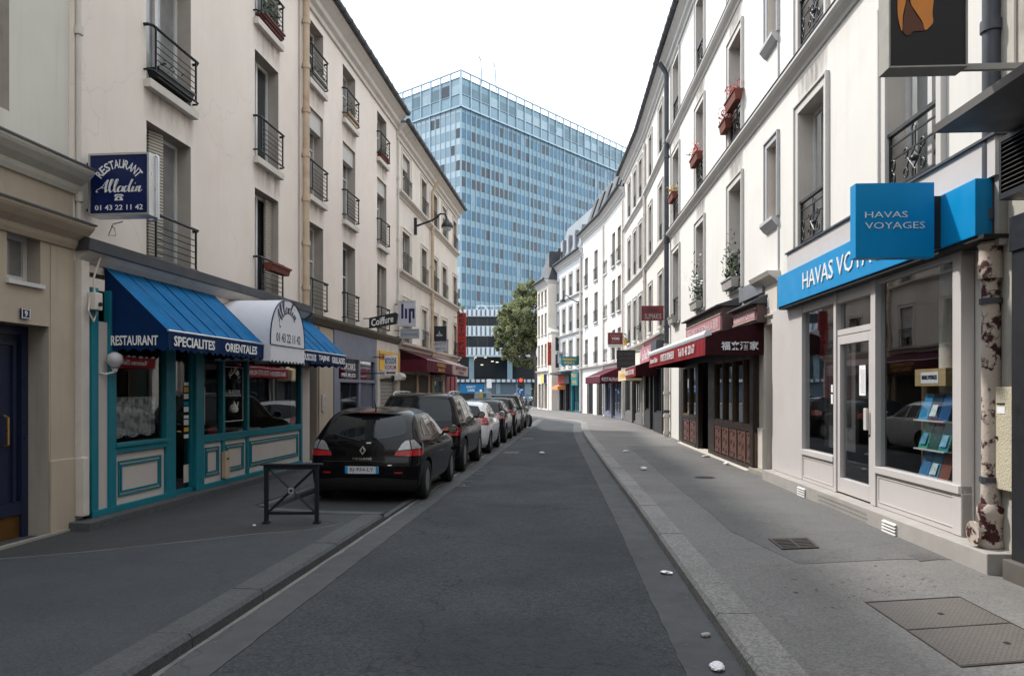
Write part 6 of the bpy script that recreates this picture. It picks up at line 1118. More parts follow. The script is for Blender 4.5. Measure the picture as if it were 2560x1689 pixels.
t = thing('noodle_board', 'orange and black board over the noodle shop door', 'sign', F4[0].P(5, .1, 2.4)); MB(F4[0]).box((4.9, 6.8), (.16, .24), (2.25, 2.95)).build('board', pm('sign_vermilion', '#a83420'), t); MB(F4[0]).box((3.2, 4.9), (.16, .24), (2.25, 2.95)).build('board', M['zincd'], t); lettered(F4[0], 5.8, .242, 2.6, 'PHO', pm('letter_green', (.015, .04, .02)), t, w=1.2, h=.4); MB(F4[0]).prof([(.1, 2.95), (.9, 3.0), (.9, 3.15), (.1, 3.2)], 3.0, 6.9).build('canopy', M['zincd'], t)
aw = awning(F4[0], 5.0, 6.9, 2.2, .7, 2.05, 'small orange awning over the noodle shop window', pm('orange_canvas', '#d98a55', .8, .1, 4), pm('orange_canvas', '#d98a55'), .25, scallop=0)
t = thing('menu_board', 'yellow and blue notice boards fixed to the corner house', 'sign', F5[0].P(1.5, 0, 2.5)); MB(F5[0]).box((.5, 1.2), (.02, .07), (2.35, 3.1)).build('board', M['signblue'], t); MB(F5[0]).box((1.3, 2.4), (.02, .07), (2.35, 3.1)).build('board', pm('yellow_print', '#d8c46a', .5, .25, 8), t)
wall_lamp(F4[0], 54.6, 1448, 1407, 757, 753, 'black gooseneck street lamp on the bluish white house')
planter(F2[0], F2[0].sp(1598, .1) - .4, .15, 4.15, .8, 'grey planter with trailing greenery on the curving house', M['boxw'], None, 60, .3, .4); planter(F2[1], 5.6, .15, 4.15, .5, 'small yellow pot of greenery on the curving house', M['gold'], None, 40, .25, .3)
# ---------------------------------------------------------------- office tower, its base, the plane trees
tw = thing('office_tower', 'tall blue glass office tower with a two storey crown, closing the view down the street', 'building', (-10.3, 150, 0))
cA_ = Vector((-10.3, 150, 0)); FT = Fac((-10.3, 150), (-10.3 + .644 * 92, 150 + .765 * 92), 1); FS = Fac((-10.3, 150), (-10.3 - .765 * 30, 150 + .644 * 30), -1)
assert FT.n.y < 0 and FS.n.y < 0
ZC = 58.6; FH = 3.24; BW = 1.46
span = pm('tower_spandrel', '#708d9a', .45, .06, .35, spec=.5); span_lit = pm('tower_spandrel_lit', '#a5b6be', .4, .05, .35, spec=.5); mul = pm('tower_mullion', '#9db0ba', .5, .05, 2, metal=.3)  # second spandrel is a lighter copy, brighter face painted into its colour
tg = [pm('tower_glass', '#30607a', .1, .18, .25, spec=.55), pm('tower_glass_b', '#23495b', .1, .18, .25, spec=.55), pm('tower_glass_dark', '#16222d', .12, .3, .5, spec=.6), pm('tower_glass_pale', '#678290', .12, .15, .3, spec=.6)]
tg_lit = [pm('tower_glass_s', '#7f949f', .15, .12, .25, spec=.5), pm('tower_glass_lit_b', '#718a97', .15, .12, .25, spec=.5), tg[2], pm('tower_glass_lit_pale', '#98a8b0', .12, .1, .3, spec=.6)]  # paler glass copies for the brighter face, light put into the colour
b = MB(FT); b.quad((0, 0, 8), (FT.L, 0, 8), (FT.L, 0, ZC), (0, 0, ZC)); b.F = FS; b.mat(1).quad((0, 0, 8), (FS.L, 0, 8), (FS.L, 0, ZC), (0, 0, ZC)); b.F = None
b.mat(0).quad(tuple(FT.P(FT.L, 0, 8)), tuple(FT.P(FT.L, -30, 8)), tuple(FT.P(FT.L, -30, ZC)), tuple(FT.P(FT.L, 0, ZC))); b.build('wall', [span, span_lit], tw, recalc=False)
rnd = random.Random(11); cand = []
for F, nb, pal in ((FT, int(FT.L / BW), 0), (FS, int(FS.L / BW), 1)):
    mb = MB(F); k = 0
    for i in range(nb + 1):
        big = i % 9 == 6; q = .10 if big else .05; mb.box((i * BW - q, i * BW + q), (0, .3 if big else .18), (8, ZC))
    mb.build('mullion', mul, tw)
    vis = 46 if pal == 0 else 14
    for fl in range(int((ZC - 8) / FH)):
        z = ZC - 2.75 - fl * FH
        for i in range(nb):
            if i >= vis: continue
            dk = rnd.random() < (.13 if pal == 0 else .16) or (fl in (3, 4) and i < 9 and rnd.random() < .45)
            c = 2 if dk else rnd.choice((0, 0, 1, 1, 3) if rnd.random() < .3 else (0, 0, 1))
            cand.append((i if pal == 0 else i + 8, F, i * BW + .17, (i + 1) * BW - .17, z, z + 1.95, c, pal))
cand.sort(key=lambda t: t[0] + rnd.random() * .5)
rest = {0: MB(FT), 1: MB(FS)}
for k, (_, F, a, c, e, f, ci, pal) in enumerate(cand):
    P_ = (tg_lit if pal else tg)
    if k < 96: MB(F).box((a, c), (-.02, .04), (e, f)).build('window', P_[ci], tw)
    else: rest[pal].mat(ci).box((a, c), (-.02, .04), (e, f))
for pal in (0, 1): rest[pal].build('window_grid', tg_lit if pal else tg, tw)['kind'] = 'stuff'
# crown: set-forward glazed band with open cornice
for F, pal, L_ in ((FT, 0, FT.L), (FS, 1, FS.L)):
    n = int(L_ / 2.9); z0, z1 = ZC + .3, 66.0
    b = MB(F); b.box((-.5 if pal == 0 else -.5, L_), (0, .55), (ZC, ZC + .3)); b.box((-.5, L_), (.25, .6), (z1 - .22, z1)); b.box((-.5, L_), (.3, .5), (z1 - 1.5, z1 - 1.4)); b.box((-.5, L_), (.3, .5), (ZC + 2.6, ZC + 2.7)); b.build('crown_rail', mul, tw)
    b = MB(F); 
    for i in range(n + 1): b.box((i * 2.9 - .55, i * 2.9 - .37), (.2, .62), (ZC, z1 - .22))
    b.build('crown_mullion', mul, tw)
    b = MB(F); b.quad((-.4, .3, ZC + .3), (L_, .3, ZC + .3), (L_, .3, z1 - 1.4), (-.4, .3, z1 - 1.4)); b.build('crown_wall', tg_lit[0] if pal else pm('crown_glass', '#62828e', .12, .15, .3, spec=.6), tw, recalc=False)
    for i in range(min(n, 22)):
        a = i * 2.9 - .35; r_ = rnd.random(); m_ = tg[2] if r_ < .1 else pm('crown_shade', '#4a6672', .12, .2, .4, spec=.6) if r_ < .55 else pm('crown_blind', '#93a6ad', .3, .1, .5)
        MB(F).box((a, a + 2.5), (.3, .34), (ZC + 2.75, ZC + 4.6 + .5 * (r_ < .3))).build('crown_window', m_, tw); MB(F).box((a, a + 2.5), (.3, .34), (ZC + .4, ZC + 2.5)).build('crown_window', tg_lit[1] if r_ > .6 else pm('crown_shade_b', '#6f8b96', .12, .15, .4, spec=.6), tw)
MB(FT).box((2, 60), (-9, -3), (62, 63.5)).build('roof', M['zinc'], tw)
MB().box((cA_.x - .12, cA_.x + .12), (cA_.y + .3, cA_.y + .54), (64, 69.0)).build('mast', mul, tw)
for s in (7, 11.5): MB(FT).tube([(s, -.6, 65.5), (s - .4, -.6, 70.5), (s - 1.0, -.6, 71.2)], .14, 6).build('crane_arm', tg[3], tw)
# ---- podium
pd = thing('podium_building', 'low office block with ribbed white bands, at the foot of the tower', 'building', (0, 103, 0))
FP = Fac((-45, 101), (45, 104.5), 1); yp = 103.0; pz = lambda py: zat(py, yp)
white_r = bandmat('ribbed_white', '#d8dde2', '#4d5a64', 0, .62, .55, .5); dkg = pm('podium_glass', '#121a20', .15, .3, .12, spec=.25); 
def pbox(y0, y1, d0, d1, m, name): return MB(FP).box((0, FP.L), (d0, d1), (pz(y1), pz(y0))).build(name, m, pd)
for y0, y1 in ((774, 792), (815, 841), (868, 889)):
    pbox(y0, y1, -.6, .05, pm('podium_white', '#a7b0b7', .5, .05, .5), 'band'); b = MB(FP); 
    for i in range(int(FP.L / .62)): b.box((i * .62, i * .62 + .3), (.05, .16), (pz(y1) + .05, pz(y0) - .03))
    b.build('band_ribs', pm('podium_rib', '#bfc6cc', .5, .04, 1), pd)
    b = MB(FP)
    for i in range(int(FP.L / .62)): b.box((i * .62 + .40, i * .62 + .53), (.05, .06), (pz(y1) + .1, pz(y0) - .08))
    b.build('band_gaps', pm('podium_gap', '#46525b', .6), pd)
for y0, y1 in ((792, 815), (841, 868), (889, 948)): pbox(y0, y1, -1.2, -.5, dkg, 'glazing')
for i in range(17): 
    b = MB(FP); s = 2 + i * 5.3; b.box((s, s + .7), (-.5, -.25), (pz(948), pz(892))); b.build('column', pm('podium_column', '#677c86', .5), pd)
b = MB(FP)
for y0, y1 in ((792, 815), (841, 868)):
    for i in range(int(FP.L / 1.3)): b.box((i * 1.3, i * 1.3 + .06), (-.5, -.42), (pz(y1), pz(y0)))
b.build('glazing_bar', M['zincd'], pd)
rl_ = random.Random(4)
for i in range(26): s = 36 + rl_.random() * 22; z = pz(892 + rl_.random() * 22); MB(FP).box((s, s + .35), (-.49, -.47), (z, z + .1)).build('ceiling_lamp', pm('lamp_glow', '#ffe9c0', .5, emit=('#ffe9c0', .9)), pd)
pbox(889.2, 892, -.4, .2, mul, 'edge_trim'); pbox(948, 955, -.4, .35, pm('podium_white', '#a7b0b7'), 'fascia'); b = MB(FP)
for i in range(int(FP.L / .7)): b.box((i * .7, i * .7 + .22), (.35, .4), (pz(955), pz(948)))
b.build('fascia_ribs', M['zincd'], pd)
MB(FP).box((0, FP.L), (-.6, -.3), (.1, pz(955))).build('ground_floor', pm('podium_bluegrey', '#4a5764', .5, .08, .4), pd)
gx = lambda px: FP.sp(px, -.3)
MB(FP).box((gx(1320), gx(1350)), (-.3, -.28), (.1, pz(957))).build('garage_opening', M['dark'], pd); MB(FP).box((gx(1322), gx(1330)), (-.28, -.26), (pz(972), pz(971))).build('ceiling_lamp', pm('lamp_glow', '#ffe9c0'), pd)
for px, w in ((1210, .7), (1222, .25), (1240, .6), (1290, .6), (1312, .9)): MB(FP).box((gx(px), gx(px) + w), (-.3, -.2), (.1, pz(956))).build('pillar', pm('podium_column', '#8ea4ae'), pd)
MB(FP).box((gx(1150), gx(1209)), (-.3, -.22), (.1, pz(984))).build('car_park_entrance', M['dark'], pd)
FG = FP
st_ = thing('car_park_sign', 'blue car park sign on the podium reading direct gare', 'sign', FP.P(gx(1180), 0, pz(982))); MB(FP).box((gx(1150), gx(1209)), (-.2, -.05), (pz(982), pz(959))).build('board', pm('deep_blue_sign', '#07618f', .5), st_)
for i, tx_ in enumerate(('DIRECT', 'GARE')): lettered(FP, gx(1178), -.045, pz(966.5 + i * 8.5), tx_, M['letter'], st_, w=1.25 - .3 * i, h=.32)
b = MB(FP); b.lathe((gx(1202), -.05, pz(976)), [(.17, 0), (.17, .02)], ax=tuple((0, 1, 0)), n=14); b.build('round_emblem', M['letter'], st_)
rt = thing('railing_fence', 'thin white railing on the roof edge of the podium', 'railing', FP.P(40, 0, pz(774))); b = MB(FP)
for i in range(14): b.box((gx(1190) + i * 1.2, gx(1190) + i * 1.2 + .05), (-.3, -.25), (pz(774), pz(764)))
b.box((gx(1190), gx(1190) + 16), (-.3, -.25), (pz(764) - .06, pz(764))); b.tube([(gx(1192), -.2, pz(774)), (gx(1197), -.2, pz(764.5)), (gx(1210), -.2, pz(764)), (gx(1219), -.2, pz(773))], .06, 5); b.build('rail', M['letter'], rt)
# ---- plane trees
lf = bpy.data.materials.new('plane_leaf'); lf.use_nodes = True; t_ = lf.node_tree; P_ = t_.nodes['Principled BSDF']; oi = nn(t_, 'ShaderNodeTexCoord'); no_ = nn(t_, 'ShaderNodeTexNoise'); no_.inputs['Scale'].default_value = .9; no2 = nn(t_, 'ShaderNodeTexNoise'); no2.inputs['Scale'].default_value = 14
cr = nn(t_, 'ShaderNodeValToRGB'); ad_ = nn(t_, 'ShaderNodeMath', operation='ADD'); t_.links.new(oi.outputs['Object'], no_.inputs[0]); t_.links.new(oi.outputs['Object'], no2.inputs[0]); t_.links.new(no_.outputs[0], ad_.inputs[0]); t_.links.new(no2.outputs[0], ad_.inputs[1])
mm_ = nn(t_, 'ShaderNodeMath', operation='MULTIPLY'); mm_.inputs[1].default_value = .5; t_.links.new(ad_.outputs[0], mm_.inputs[0]); t_.links.new(mm_.outputs[0], cr.inputs[0]); cr.color_ramp.elements[0].position = .36; cr.color_ramp.elements[0].color = (.08, .10, .045, 1); cr.color_ramp.elements[1].position = .64; cr.color_ramp.elements[1].color = (.30, .32, .16, 1)
t_.links.new(cr.outputs[0], P_.inputs['Base Color']); P_.inputs['Roughness'].default_value = .55; P_.inputs['Specular IOR Level'].default_value = .3
tl_ = nn(t_, 'ShaderNodeBsdfTranslucent'); t_.links.new(cr.outputs[0], tl_.inputs[0]); mxs = nn(t_, 'ShaderNodeMixShader'); mxs.inputs[0].default_value = .4; t_.links.new(P_.outputs[0], mxs.inputs[1]); t_.links.new(tl_.outputs[0], mxs.inputs[2]); t_.links.new(mxs.outputs[0], t_.nodes['Material Output'].inputs[0])
bark = pm('bark', (.09, .075, .06), .9, .3, 3, grime=.5)
def tree(x, y, base, lobes, n, seed, label):
    rg = random.Random(seed); t = thing('plane_tree', label, 'tree', (x, y, 0), 'plane trees behind the street'); b = MB(); top = Vector(lobes[0][0]) 
    b.tube(crom([(x, y, 0), (x + .1, y, base * .5), (x - .15, y, base), ((x + top.x) / 2, y, base + 2.2), (top.x, y, top.z)], 4), [.34 - .27 * i / 16 for i in range(17)], 9)
    for c, r in lobes[1:]:
        c = Vector(c); st = Vector((x - .1, y, base + rg.uniform(-.2, 1.6))); b.tube(crom([st, st.lerp(c, .45) + Vector((0, 0, -.5)), c], 5), [.15 - .12 * i / 10 for i in range(11)], 6)
        for k in range(4): d = c + Vector([rg.uniform(-1, 1) for _ in 'xyz']).normalized() * r * .8; b.tube([c.lerp(st, .25), c.lerp(d, .5), d], [.06, .04, .015], 5)
    b.build('trunk', bark, t, smooth=True)
    b = MB(); vol = sum(r ** 2 for _, r in lobes)
    for c, r in lobes:
        c = Vector(c); k = int(n * r * r / vol); tw_ = [c + Vector([rg.gauss(0, 1) for _ in 'xyz']).normalized() * r * rg.uniform(.35, 1.03) for _ in range(max(6, k // 44))]
        for i in range(k):
            q = rg.choice(tw_) + Vector([rg.gauss(0, .26) for _ in 'xyz']) * (r * .24) ** .5; a = Vector((rg.uniform(-1, 1), rg.uniform(-1, 1), rg.uniform(-.9, .5))).normalized(); e = a.orthogonal().normalized(); e = (e * rg.uniform(-1, 1) + a.cross(e) * rg.uniform(-1, 1)).normalized(); s = rg.uniform(.09, .19)
            b.add([q - a * s, q + e * s * .75, q + a * s, q - e * s * .75], [(0, 1, 2, 3)])
    b.build('crown', lf, t, recalc=False)
X_ = lambda px, Y: xat(px, Y); TY = 80
LB = [(1292, 800, 2.1), (1312, 735, 1.35), (1330, 722, 1.2), (1278, 768, 1.2), (1262, 790, 1.0), (1258, 840, 1.15), (1250, 865, .8), (1290, 860, 1.7), (1275, 885, 1.0), (1300, 898, .9), (1330, 780, 1.9), (1335, 850, 1.8), (1316, 905, .75), (1268, 815, 1.1), (1352, 745, 1.6), (1360, 820, 1.9)]
tree(X_(1340, TY), TY, 5.0, [((X_(px, TY + dy), TY + dy, zat(py, TY + dy)), r) for i, (px, py, r) in enumerate(LB) for dy in [((i * 37) % 5 - 2) * .6]], 17000, 5, 'broad green plane tree leaning out in front of the ribbed white bands')
tree(X_(1100, 92), 92, 5.0, [((X_(px, 92), 92, zat(py, 92)), r) for px, py, r in ((1105, 770, 2.2), (1138, 765, 1.0), (1140, 800, .9), (1120, 800, 1.8), (1090, 740, 1.8))], 4500, 9, 'green plane tree half hidden behind the old cream house')
# ---------------------------------------------------------------- vehicles
paintk = pm('paint_black', (.004, .004, .005), .16, .1, .6, spec=.1, coat=.22); paintw = pm('paint_white', (.62, .62, .63), .3, .03, 2, spec=.5, coat=1.0); paintg = pm('paint_graphite', (.010, .0105, .012), .16, .1, .6, spec=.1, coat=.28)
cglass = pm('car_glass', (.008, .010, .012), .04, .1, 2, spec=.4); cglass2 = pm('car_rear_glass', (.006, .009, .011), .03, .1, 2, spec=.28, wave=.1); tyre_m = pm('tyre', (.012, .012, .012), .85, .15, 8); rim_m = pm('rim', (.34, .35, .36), .35, .1, 6, metal=.8)
lred = pm('lamp_red', '#a3141a', .15, .15, 14, spec=.6, coat=.7); lclear = pm('lamp_clear', (.22, .21, .215), .12, .2, 22, spec=.7, coat=.8); plast = pm('black_plastic', (.011, .011, .012), .6, .1, 5); platem = pm('plate_white', (.55, .56, .58), .45, .05, 8); chrome = pm('chrome', (.62, .63, .65), .15, .05, 5, metal=1.0)
def hermite(keys, z):
    for i in range(len(keys) - 1):
        if keys[i][0] <= z <= keys[i + 1][0]: break
    a, b = keys[i], keys[i + 1]; p = keys[max(i - 1, 0)]; q = keys[min(i + 2, len(keys) - 1)]; h = b[0] - a[0]; t = (z - a[0]) / h; o = []
    for k in range(1, len(a)):
        d = (b[k] - a[k]) / h; m0 = (b[k] - p[k]) / (b[0] - p[0]); m1 = (q[k] - a[k]) / (q[0] - a[0])
        if d == 0: m0 = m1 = 0
        else:
            m0 = max(0, min(m0 / d, 3)) * d; m1 = max(0, min(m1 / d, 3)) * d
        t2, t3 = t * t, t ** 3; o.append((2 * t3 - 3 * t2 + 1) * a[k] + (t3 - 2 * t2 + t) * h * m0 + (-2 * t3 + 3 * t2) * b[k] + (t3 - t2) * h * m1)
    return o
def car_ring(z, yr, yf, w, rx, ry, bow, fl):
    rx = min(rx, w * .8); A = yf - yr; ry = min(ry, A * .3); fry = min(ry * 1.5 + .15, A * .35); P = []
    wy = lambda y: w * (1 - .055 * max(0, (yr + A * .35 - y) / (A * .35)) ** 2 - .07 * max(0, (y - yr - A * .6) / (A * .4)) ** 2)
    w0 = wy(yr + bow + ry); w1 = wy(yf - fl - fry)
    for i in range(9): x = (w0 - rx) * i / 9; P.append((x, yr + bow * (x / w0) ** 2.2))
    yb = yr + bow * ((w0 - rx) / w0) ** 2.2; 
    for i in range(9): a = R(90) * i / 8; P.append((w0 - rx + rx * math.sin(a), yb + (ry + yr + bow - yb) * (1 - math.cos(a)) if False else yb + ry * (1 - math.cos(a))))
    ys = yb + ry; ye = yf - fl - fry
    for i in range(1, 20): y = ys + (ye - ys) * i / 20; P.append((wy(y) if i else w0, y))
    wf = w1; rfx = min(.35, wf * .8)
    for i in range(9): a = R(90) * i / 8; P.append((wf - rfx + rfx * math.cos(a), ye + fry * math.sin(a)))
    for i in range(1, 10): x = (wf - rfx) * (1 - i / 9); P.append((x, ye + fry + fl * (1 - (x / (wf - rfx + 1e-6)) ** 2)))
    return [Vector((x, y, z)) for x, y in P] + [Vector((-x, y, z)) for x, y in P[1:-1][::-1]]
def patch(bvh, poly, o, ex, dr, off, name, m, root, grid=.05, thick=0):    # outline (a,z) laid onto the body from direction dr
    ex = Vector(ex); dr = Vector(dr).normalized(); o = Vector(o); P = []
    n = len(poly)
    for i in range(n):
        a, b = Vector(poly[i]), Vector(poly[(i + 1) % n]); k = max(1, int((b - a).length / grid))
        for j in range(k): P.append(a.lerp(b, j / k))
    ne = len(P); x0, x1 = min(p.x for p in P), max(p.x for p in P); y0, y1 = min(p.y for p in P), max(p.y for p in P); G = []
    def inside(q):
        c = False
        for i in range(ne):
            a, b = P[i], P[(i + 1) % ne]
            if (a.y > q.y) != (b.y > q.y) and q.x < (b.x - a.x) * (q.y - a.y) / (b.y - a.y) + a.x: c = not c
        return c
    y = y0 + grid / 2
    while y < y1:
        x = x0 + grid / 2
        while x < x1:
            q = Vector((x, y))
            if inside(q) and min((q - p).length for p in P) > grid * .4: G.append(q)
            x += grid
        y += grid
    r = geometry.delaunay_2d_cdt(P + G, [(i, (i + 1) % ne) for i in range(ne)], [], 1, 1e-5); V = []; last = None
    for q in r[0]:
        src = o + ex * q.x + Vector((0, 0, q.y)); h = bvh.ray_cast(src, dr)
        if h[0] is None: h = bvh.find_nearest(src if last is None else last)
        last = h[0]; nr = h[1] if h[1].dot(dr) < 0 else -h[1]; V.append(h[0] + nr * off)
    b = MB(); b.add(V, [list(f) for f in r[2]])
    return b.build(name, m, root, smooth='all', recalc=False)
def make_car(name, label, keys, paint, group, wb, rax, wr=.32, tw=.2, sides=(), rear=None, lights=(), plate=None, rails=False, mirrors=(2.3, .98), tail='lamp', bow=.1, rx=.22, ry=.22, track=None, wind=None, lower=None, shut=(), handles=()):
    root = thing(name, label, 'car', (0, 0, 0), group); nz_ = 40; z0, z1 = keys[0][0], keys[-1][0]
    zs_ = sorted({z0 + (z1 - z0) * (1 - (1 - i / nz_) ** 1.35) for i in range(nz_ + 1)} | {k[0] for k in keys}); rings = []
    for z in zs_:
        q = hermite(keys, min(max(z, z0), z1)); f = max(0, (z - .95) / .5); rings.append(car_ring(z, q[0], q[1], q[2], rx * (1 + .3 * f), ry, bow, .12))
    b = MB(); n = len(rings[0])
    for r in rings: b.v += r
    b.f = [[i * n + j, i * n + (j + 1) % n, (i + 1) * n + (j + 1) % n, (i + 1) * n + j] for i in range(len(rings) - 1) for j in range(n)] + [list(range(n))[::-1], [(len(rings) - 1) * n + j for j in range(n)]]; b.m = [0] * len(b.f)
    W = max(k[3] for k in keys)
    tmp = b.build('t', paint); cut = MB()
    for y in (rax, rax + wb):
        for sx in (-1, 1): cut.cyl((sx * (W - .26), y, wr), (sx * (W + .2), y, wr), wr + .055, n=36)
    ct = cut.build('c', plast); md = tmp.modifiers.new('b', 'BOOLEAN'); md.object = ct; md.operation = 'DIFFERENCE'; md.solver = 'EXACT'
    bv = BVHTree.FromPolygons(b.v, b.f); dg = bpy.context.evaluated_depsgraph_get(); me = bpy.data.meshes.new_from_object(tmp.evaluated_get(dg), depsgraph=dg); me.name = 'body'
    if len(me.polygons) < 100: me = tmp.data.copy()
    bpy.data.objects.remove(tmp); bpy.data.objects.remove(ct)
    for p in me.polygons: p.use_smooth = True
    me.set_sharp_from_angle(angle=R(32)); me.materials.clear(); me.materials.append(paint); me.materials.append(plast)
    for p in me.polygons:
        c = p.center
        if any(abs(Vector((0, c.y - y, c.z - wr)).length) < wr + .056 for y in (rax, rax + wb)) and abs(c.x) < W - .012 and abs(p.normal.x) < .98: p.material_index = 1
        elif abs(c.x) < W - .24 and abs(p.normal.x) > .98: p.material_index = 1
    bo = bpy.data.objects.new('body', me); C.objects.link(bo); bo.parent = root; ORG[bo] = Vector((0, 0, 0))
    for pl in sides:
        for sx in (1, -1): patch(bv, pl, (sx * 3, 0, 0), (0, 1, 0), (-sx, 0, 0), .004, 'side_window', cglass, root)
    if rear: patch(bv, rear, (0, -3, 0), (1, 0, 0), (0, 1, 0), .004, 'rear_window', cglass2, root)
    if wind: patch(bv, wind, (0, 9, 0), (1, 0, 0), (0, -1, 0), .004, 'windscreen', cglass, root)
    if lower: patch(bv, lower, (0, -3, 0), (1, 0, 0), (0, 1, 0), .006, 'bumper_trim', plast, root)
    for pl, m_, nm in lights:
        for sx in (1, -1):
            d = Vector((-sx * .62, .78, 0)); e = Vector((.78, sx * .62, 0)) * 1
            patch(bv, [(x * sx, z) for x, z in pl], Vector((0, 0, 0)) - d * 4 , e, d, .007, nm, m_, root, .03)
    for pl in shut:
        for sx in (1, -1): patch(bv, pl, (sx * 3, 0, 0), (0, 1, 0), (-sx, 0, 0), .0015, 'panel_gap', plast, root)
    for y, z in handles:
        for sx in (1, -1):
            h = bv.ray_cast(Vector((sx * 3, y, z)), Vector((-sx, 0, 0)))[0]; MB().box((min(h.x, h.x + sx * .035), max(h.x, h.x + sx * .035)), (y - .09, y + .09), (z - .015, z + .015)).build('door_handle', paint, root, bevel=.01)
    T_ = (track or W - tw / 2 - .015)
    for y in (rax, rax + wb):
        for sx in (1, -1):
            c = (sx * T_, y, wr); prof = [(wr * .62, -tw / 2), (wr * .9, -tw / 2), (wr * .985, -tw / 2 + .03), (wr, -tw / 4), (wr, tw / 4), (wr * .985, tw / 2 - .03), (wr * .9, tw / 2), (wr * .62, tw / 2), (wr * .6, tw / 2 - .03), (wr * .6, -tw / 2 + .03)]
            w_ = MB().lathe(c, prof, ax=(sx, 0, 0), n=28).build('wheel', tyre_m, root, smooth=True); b = MB(); b.lathe(c, [(wr * .62, tw / 2 - .012), (wr * .56, tw / 2 - .03), (wr * .56, tw / 2 - .08), (wr * .1, tw / 2 - .07)], ax=(sx, 0, 0), n=24)
            for k in range(5):
                a = k * 2 * math.pi / 5 + .3; u = Vector((0, math.cos(a), math.sin(a))); v = Vector((0, -u.z, u.y)); cc = Vector(c) + Vector((sx * (tw / 2 - .03), 0, 0)); p0 = cc + u * wr * .08; p1 = cc + u * wr * .58
                b.hull2([p0 + v * .035, p0 - v * .035, p1 - v * .03, p1 + v * .03], [q - Vector((sx * .04, 0, 0)) for q in (p0 + v * .035, p0 - v * .035, p1 - v * .03, p1 + v * .03)])
            b.build('rim', rim_m, w_)
    for sx in (1, -1):
        y, z = mirrors; h = bv.ray_cast(Vector((sx * 3, y, z)), Vector((-sx, 0, 0)))[0]; mm = MB(); x0, x1 = sorted((h.x - sx * .02, h.x + sx * .1)); mm.box((x0, x1), (y - .02, y + .03), (z - .01, z + .03)); mc = Vector((h.x + sx * .17, y, z + .06))
        mm.lathe(mc, [(.02, -.05), (.075, -.048), (.085, -.02), (.08, .04), (.05, .075), (.01, .085)], ax=(0, 1, 0), n=14); mr_ = mm.build('wing_mirror', paint, root, smooth=True); MB().lathe(mc, [(1e-4, -.052), (.07, -.052)], ax=(0, 1, 0), n=14).build('mirror_glass', chrome, mr_)
    if plate:
        z, txt, w_ = plate; h = bv.ray_cast(Vector((0, -3, z)), Vector((0, 1, 0)))[0]; y = h.y - .012; p_ = MB().box((-.26, .26), (y, y + .05), (z - .055, z + .055)).build('number_plate', platem, root); MB().box((-.26, -.215), (y - .002, y), (z - .055, z + .055)).build('plate_band', M['cyan'], p_); MB().box((.222, .26), (y - .002, y), (z - .055, z + .055)).build('plate_band', M['cyan'], p_); text(txt, M['letterd'], p_, (0, y - .001, z), (1, 0, 0), w_, .075, ext=.002)
    if rails:
        y0, y1, x, z = rails
        for sx in (1, -1): MB().tube(crom([(sx * x, y0, z - .05), (sx * x, y0 + .12, z + .03), (sx * x, (y0 + y1) / 2, z + .045), (sx * x, y1 - .12, z + .02), (sx * x, y1, z - .06)], 5), .018, 6).build('roof_rail', chrome, root, smooth=True)
    return root, bv
def place(root, Yr, halfw, gap=.06):
    x = XK(Yr + 2) - gap - halfw; root.location = (x, Yr, .012); root.rotation_euler = (0, 0, -math.atan(.09))
GC = 'cars parked along the kerb'
# black hatchback, nearest
K1 = [(.17, .10, 3.62, .80), (.27, .03, 3.70, .865), (.42, .0, 3.74, .885), (.58, .0, 3.73, .90), (.72, .035, 3.66, .905), (.84, .06, 3.5, .90), (.92, .085, 3.15, .885), (.97, .11, 2.85, .865), (1.03, .16, 2.72, .835), (1.16, .28, 2.52, .775), (1.28, .41, 2.30, .715), (1.37, .54, 2.08, .64), (1.425, .72, 1.9, .54), (1.452, .95, 1.72, .40), (1.46, 1.15, 1.6, .2)]
car, bv = make_car('parked_car', 'black hatchback parked nearest the cross-braced barrier, with red and clear tail lamps', K1, paintk, GC, 2.28, .70, .31, .2,
    sides=([(.62, 1.02), (.70, 1.16), (.84, 1.255), (.98, 1.29), (.93, 1.0)], [(.98, 1.0), (1.03, 1.30), (1.45, 1.345), (1.43, .985)], [(1.5, .985), (1.52, 1.345), (1.85, 1.31), (2.38, 1.03), (2.36, .98)]),
    rear=[(-.60, 1.045), (-.64, 1.10), (-.60, 1.2), (-.54, 1.30), (-.40, 1.34), (-.2, 1.362), (0, 1.367), (.2, 1.362), (.40, 1.34), (.54, 1.3), (.60, 1.2), (.64, 1.10), (.60, 1.045), (.4, 1.0), (.2, .975), (0, .97), (-.2, .975), (-.4, 1.0)],
    lights=(([(.43, .735), (.455, .80), (.52, .805), (.62, .815), (.72, .822), (.84, .83), (.93, .80), (.905, .75), (.86, .73), (.7, .728)], lred, 'tail_lamp'), ([(.475, .812), (.54, .905), (.60, .955), (.65, .965), (.66, .832)], lclear, 'tail_lamp_lens'), ([(.672, .832), (.67, .96), (.73, .975), (.80, .90), (.86, .85), (.84, .838)], lclear, 'tail_lamp_lens')),
    plate=(.52, 'BJ-934-LY', .37), mirrors=(2.3, .97), wind=[(-.66, 1.02), (-.5, 1.33), (0, 1.38), (.5, 1.33), (.66, 1.02), (0, .99)],
    lower=[(-.8, .2), (-.82, .36), (-.4, .40), (.4, .40), (.82, .36), (.8, .2)], shut=([(.965, .4), (.975, .4), (.965, .99), (.955, .99)], [(1.46, .35), (1.47, .35), (1.48, .98), (1.47, .98)]), handles=((1.05, .86), (1.6, .85)))
hp = lambda x, z: bv.ray_cast(Vector((x, -3, z)), Vector((0, 1, 0)))[0]
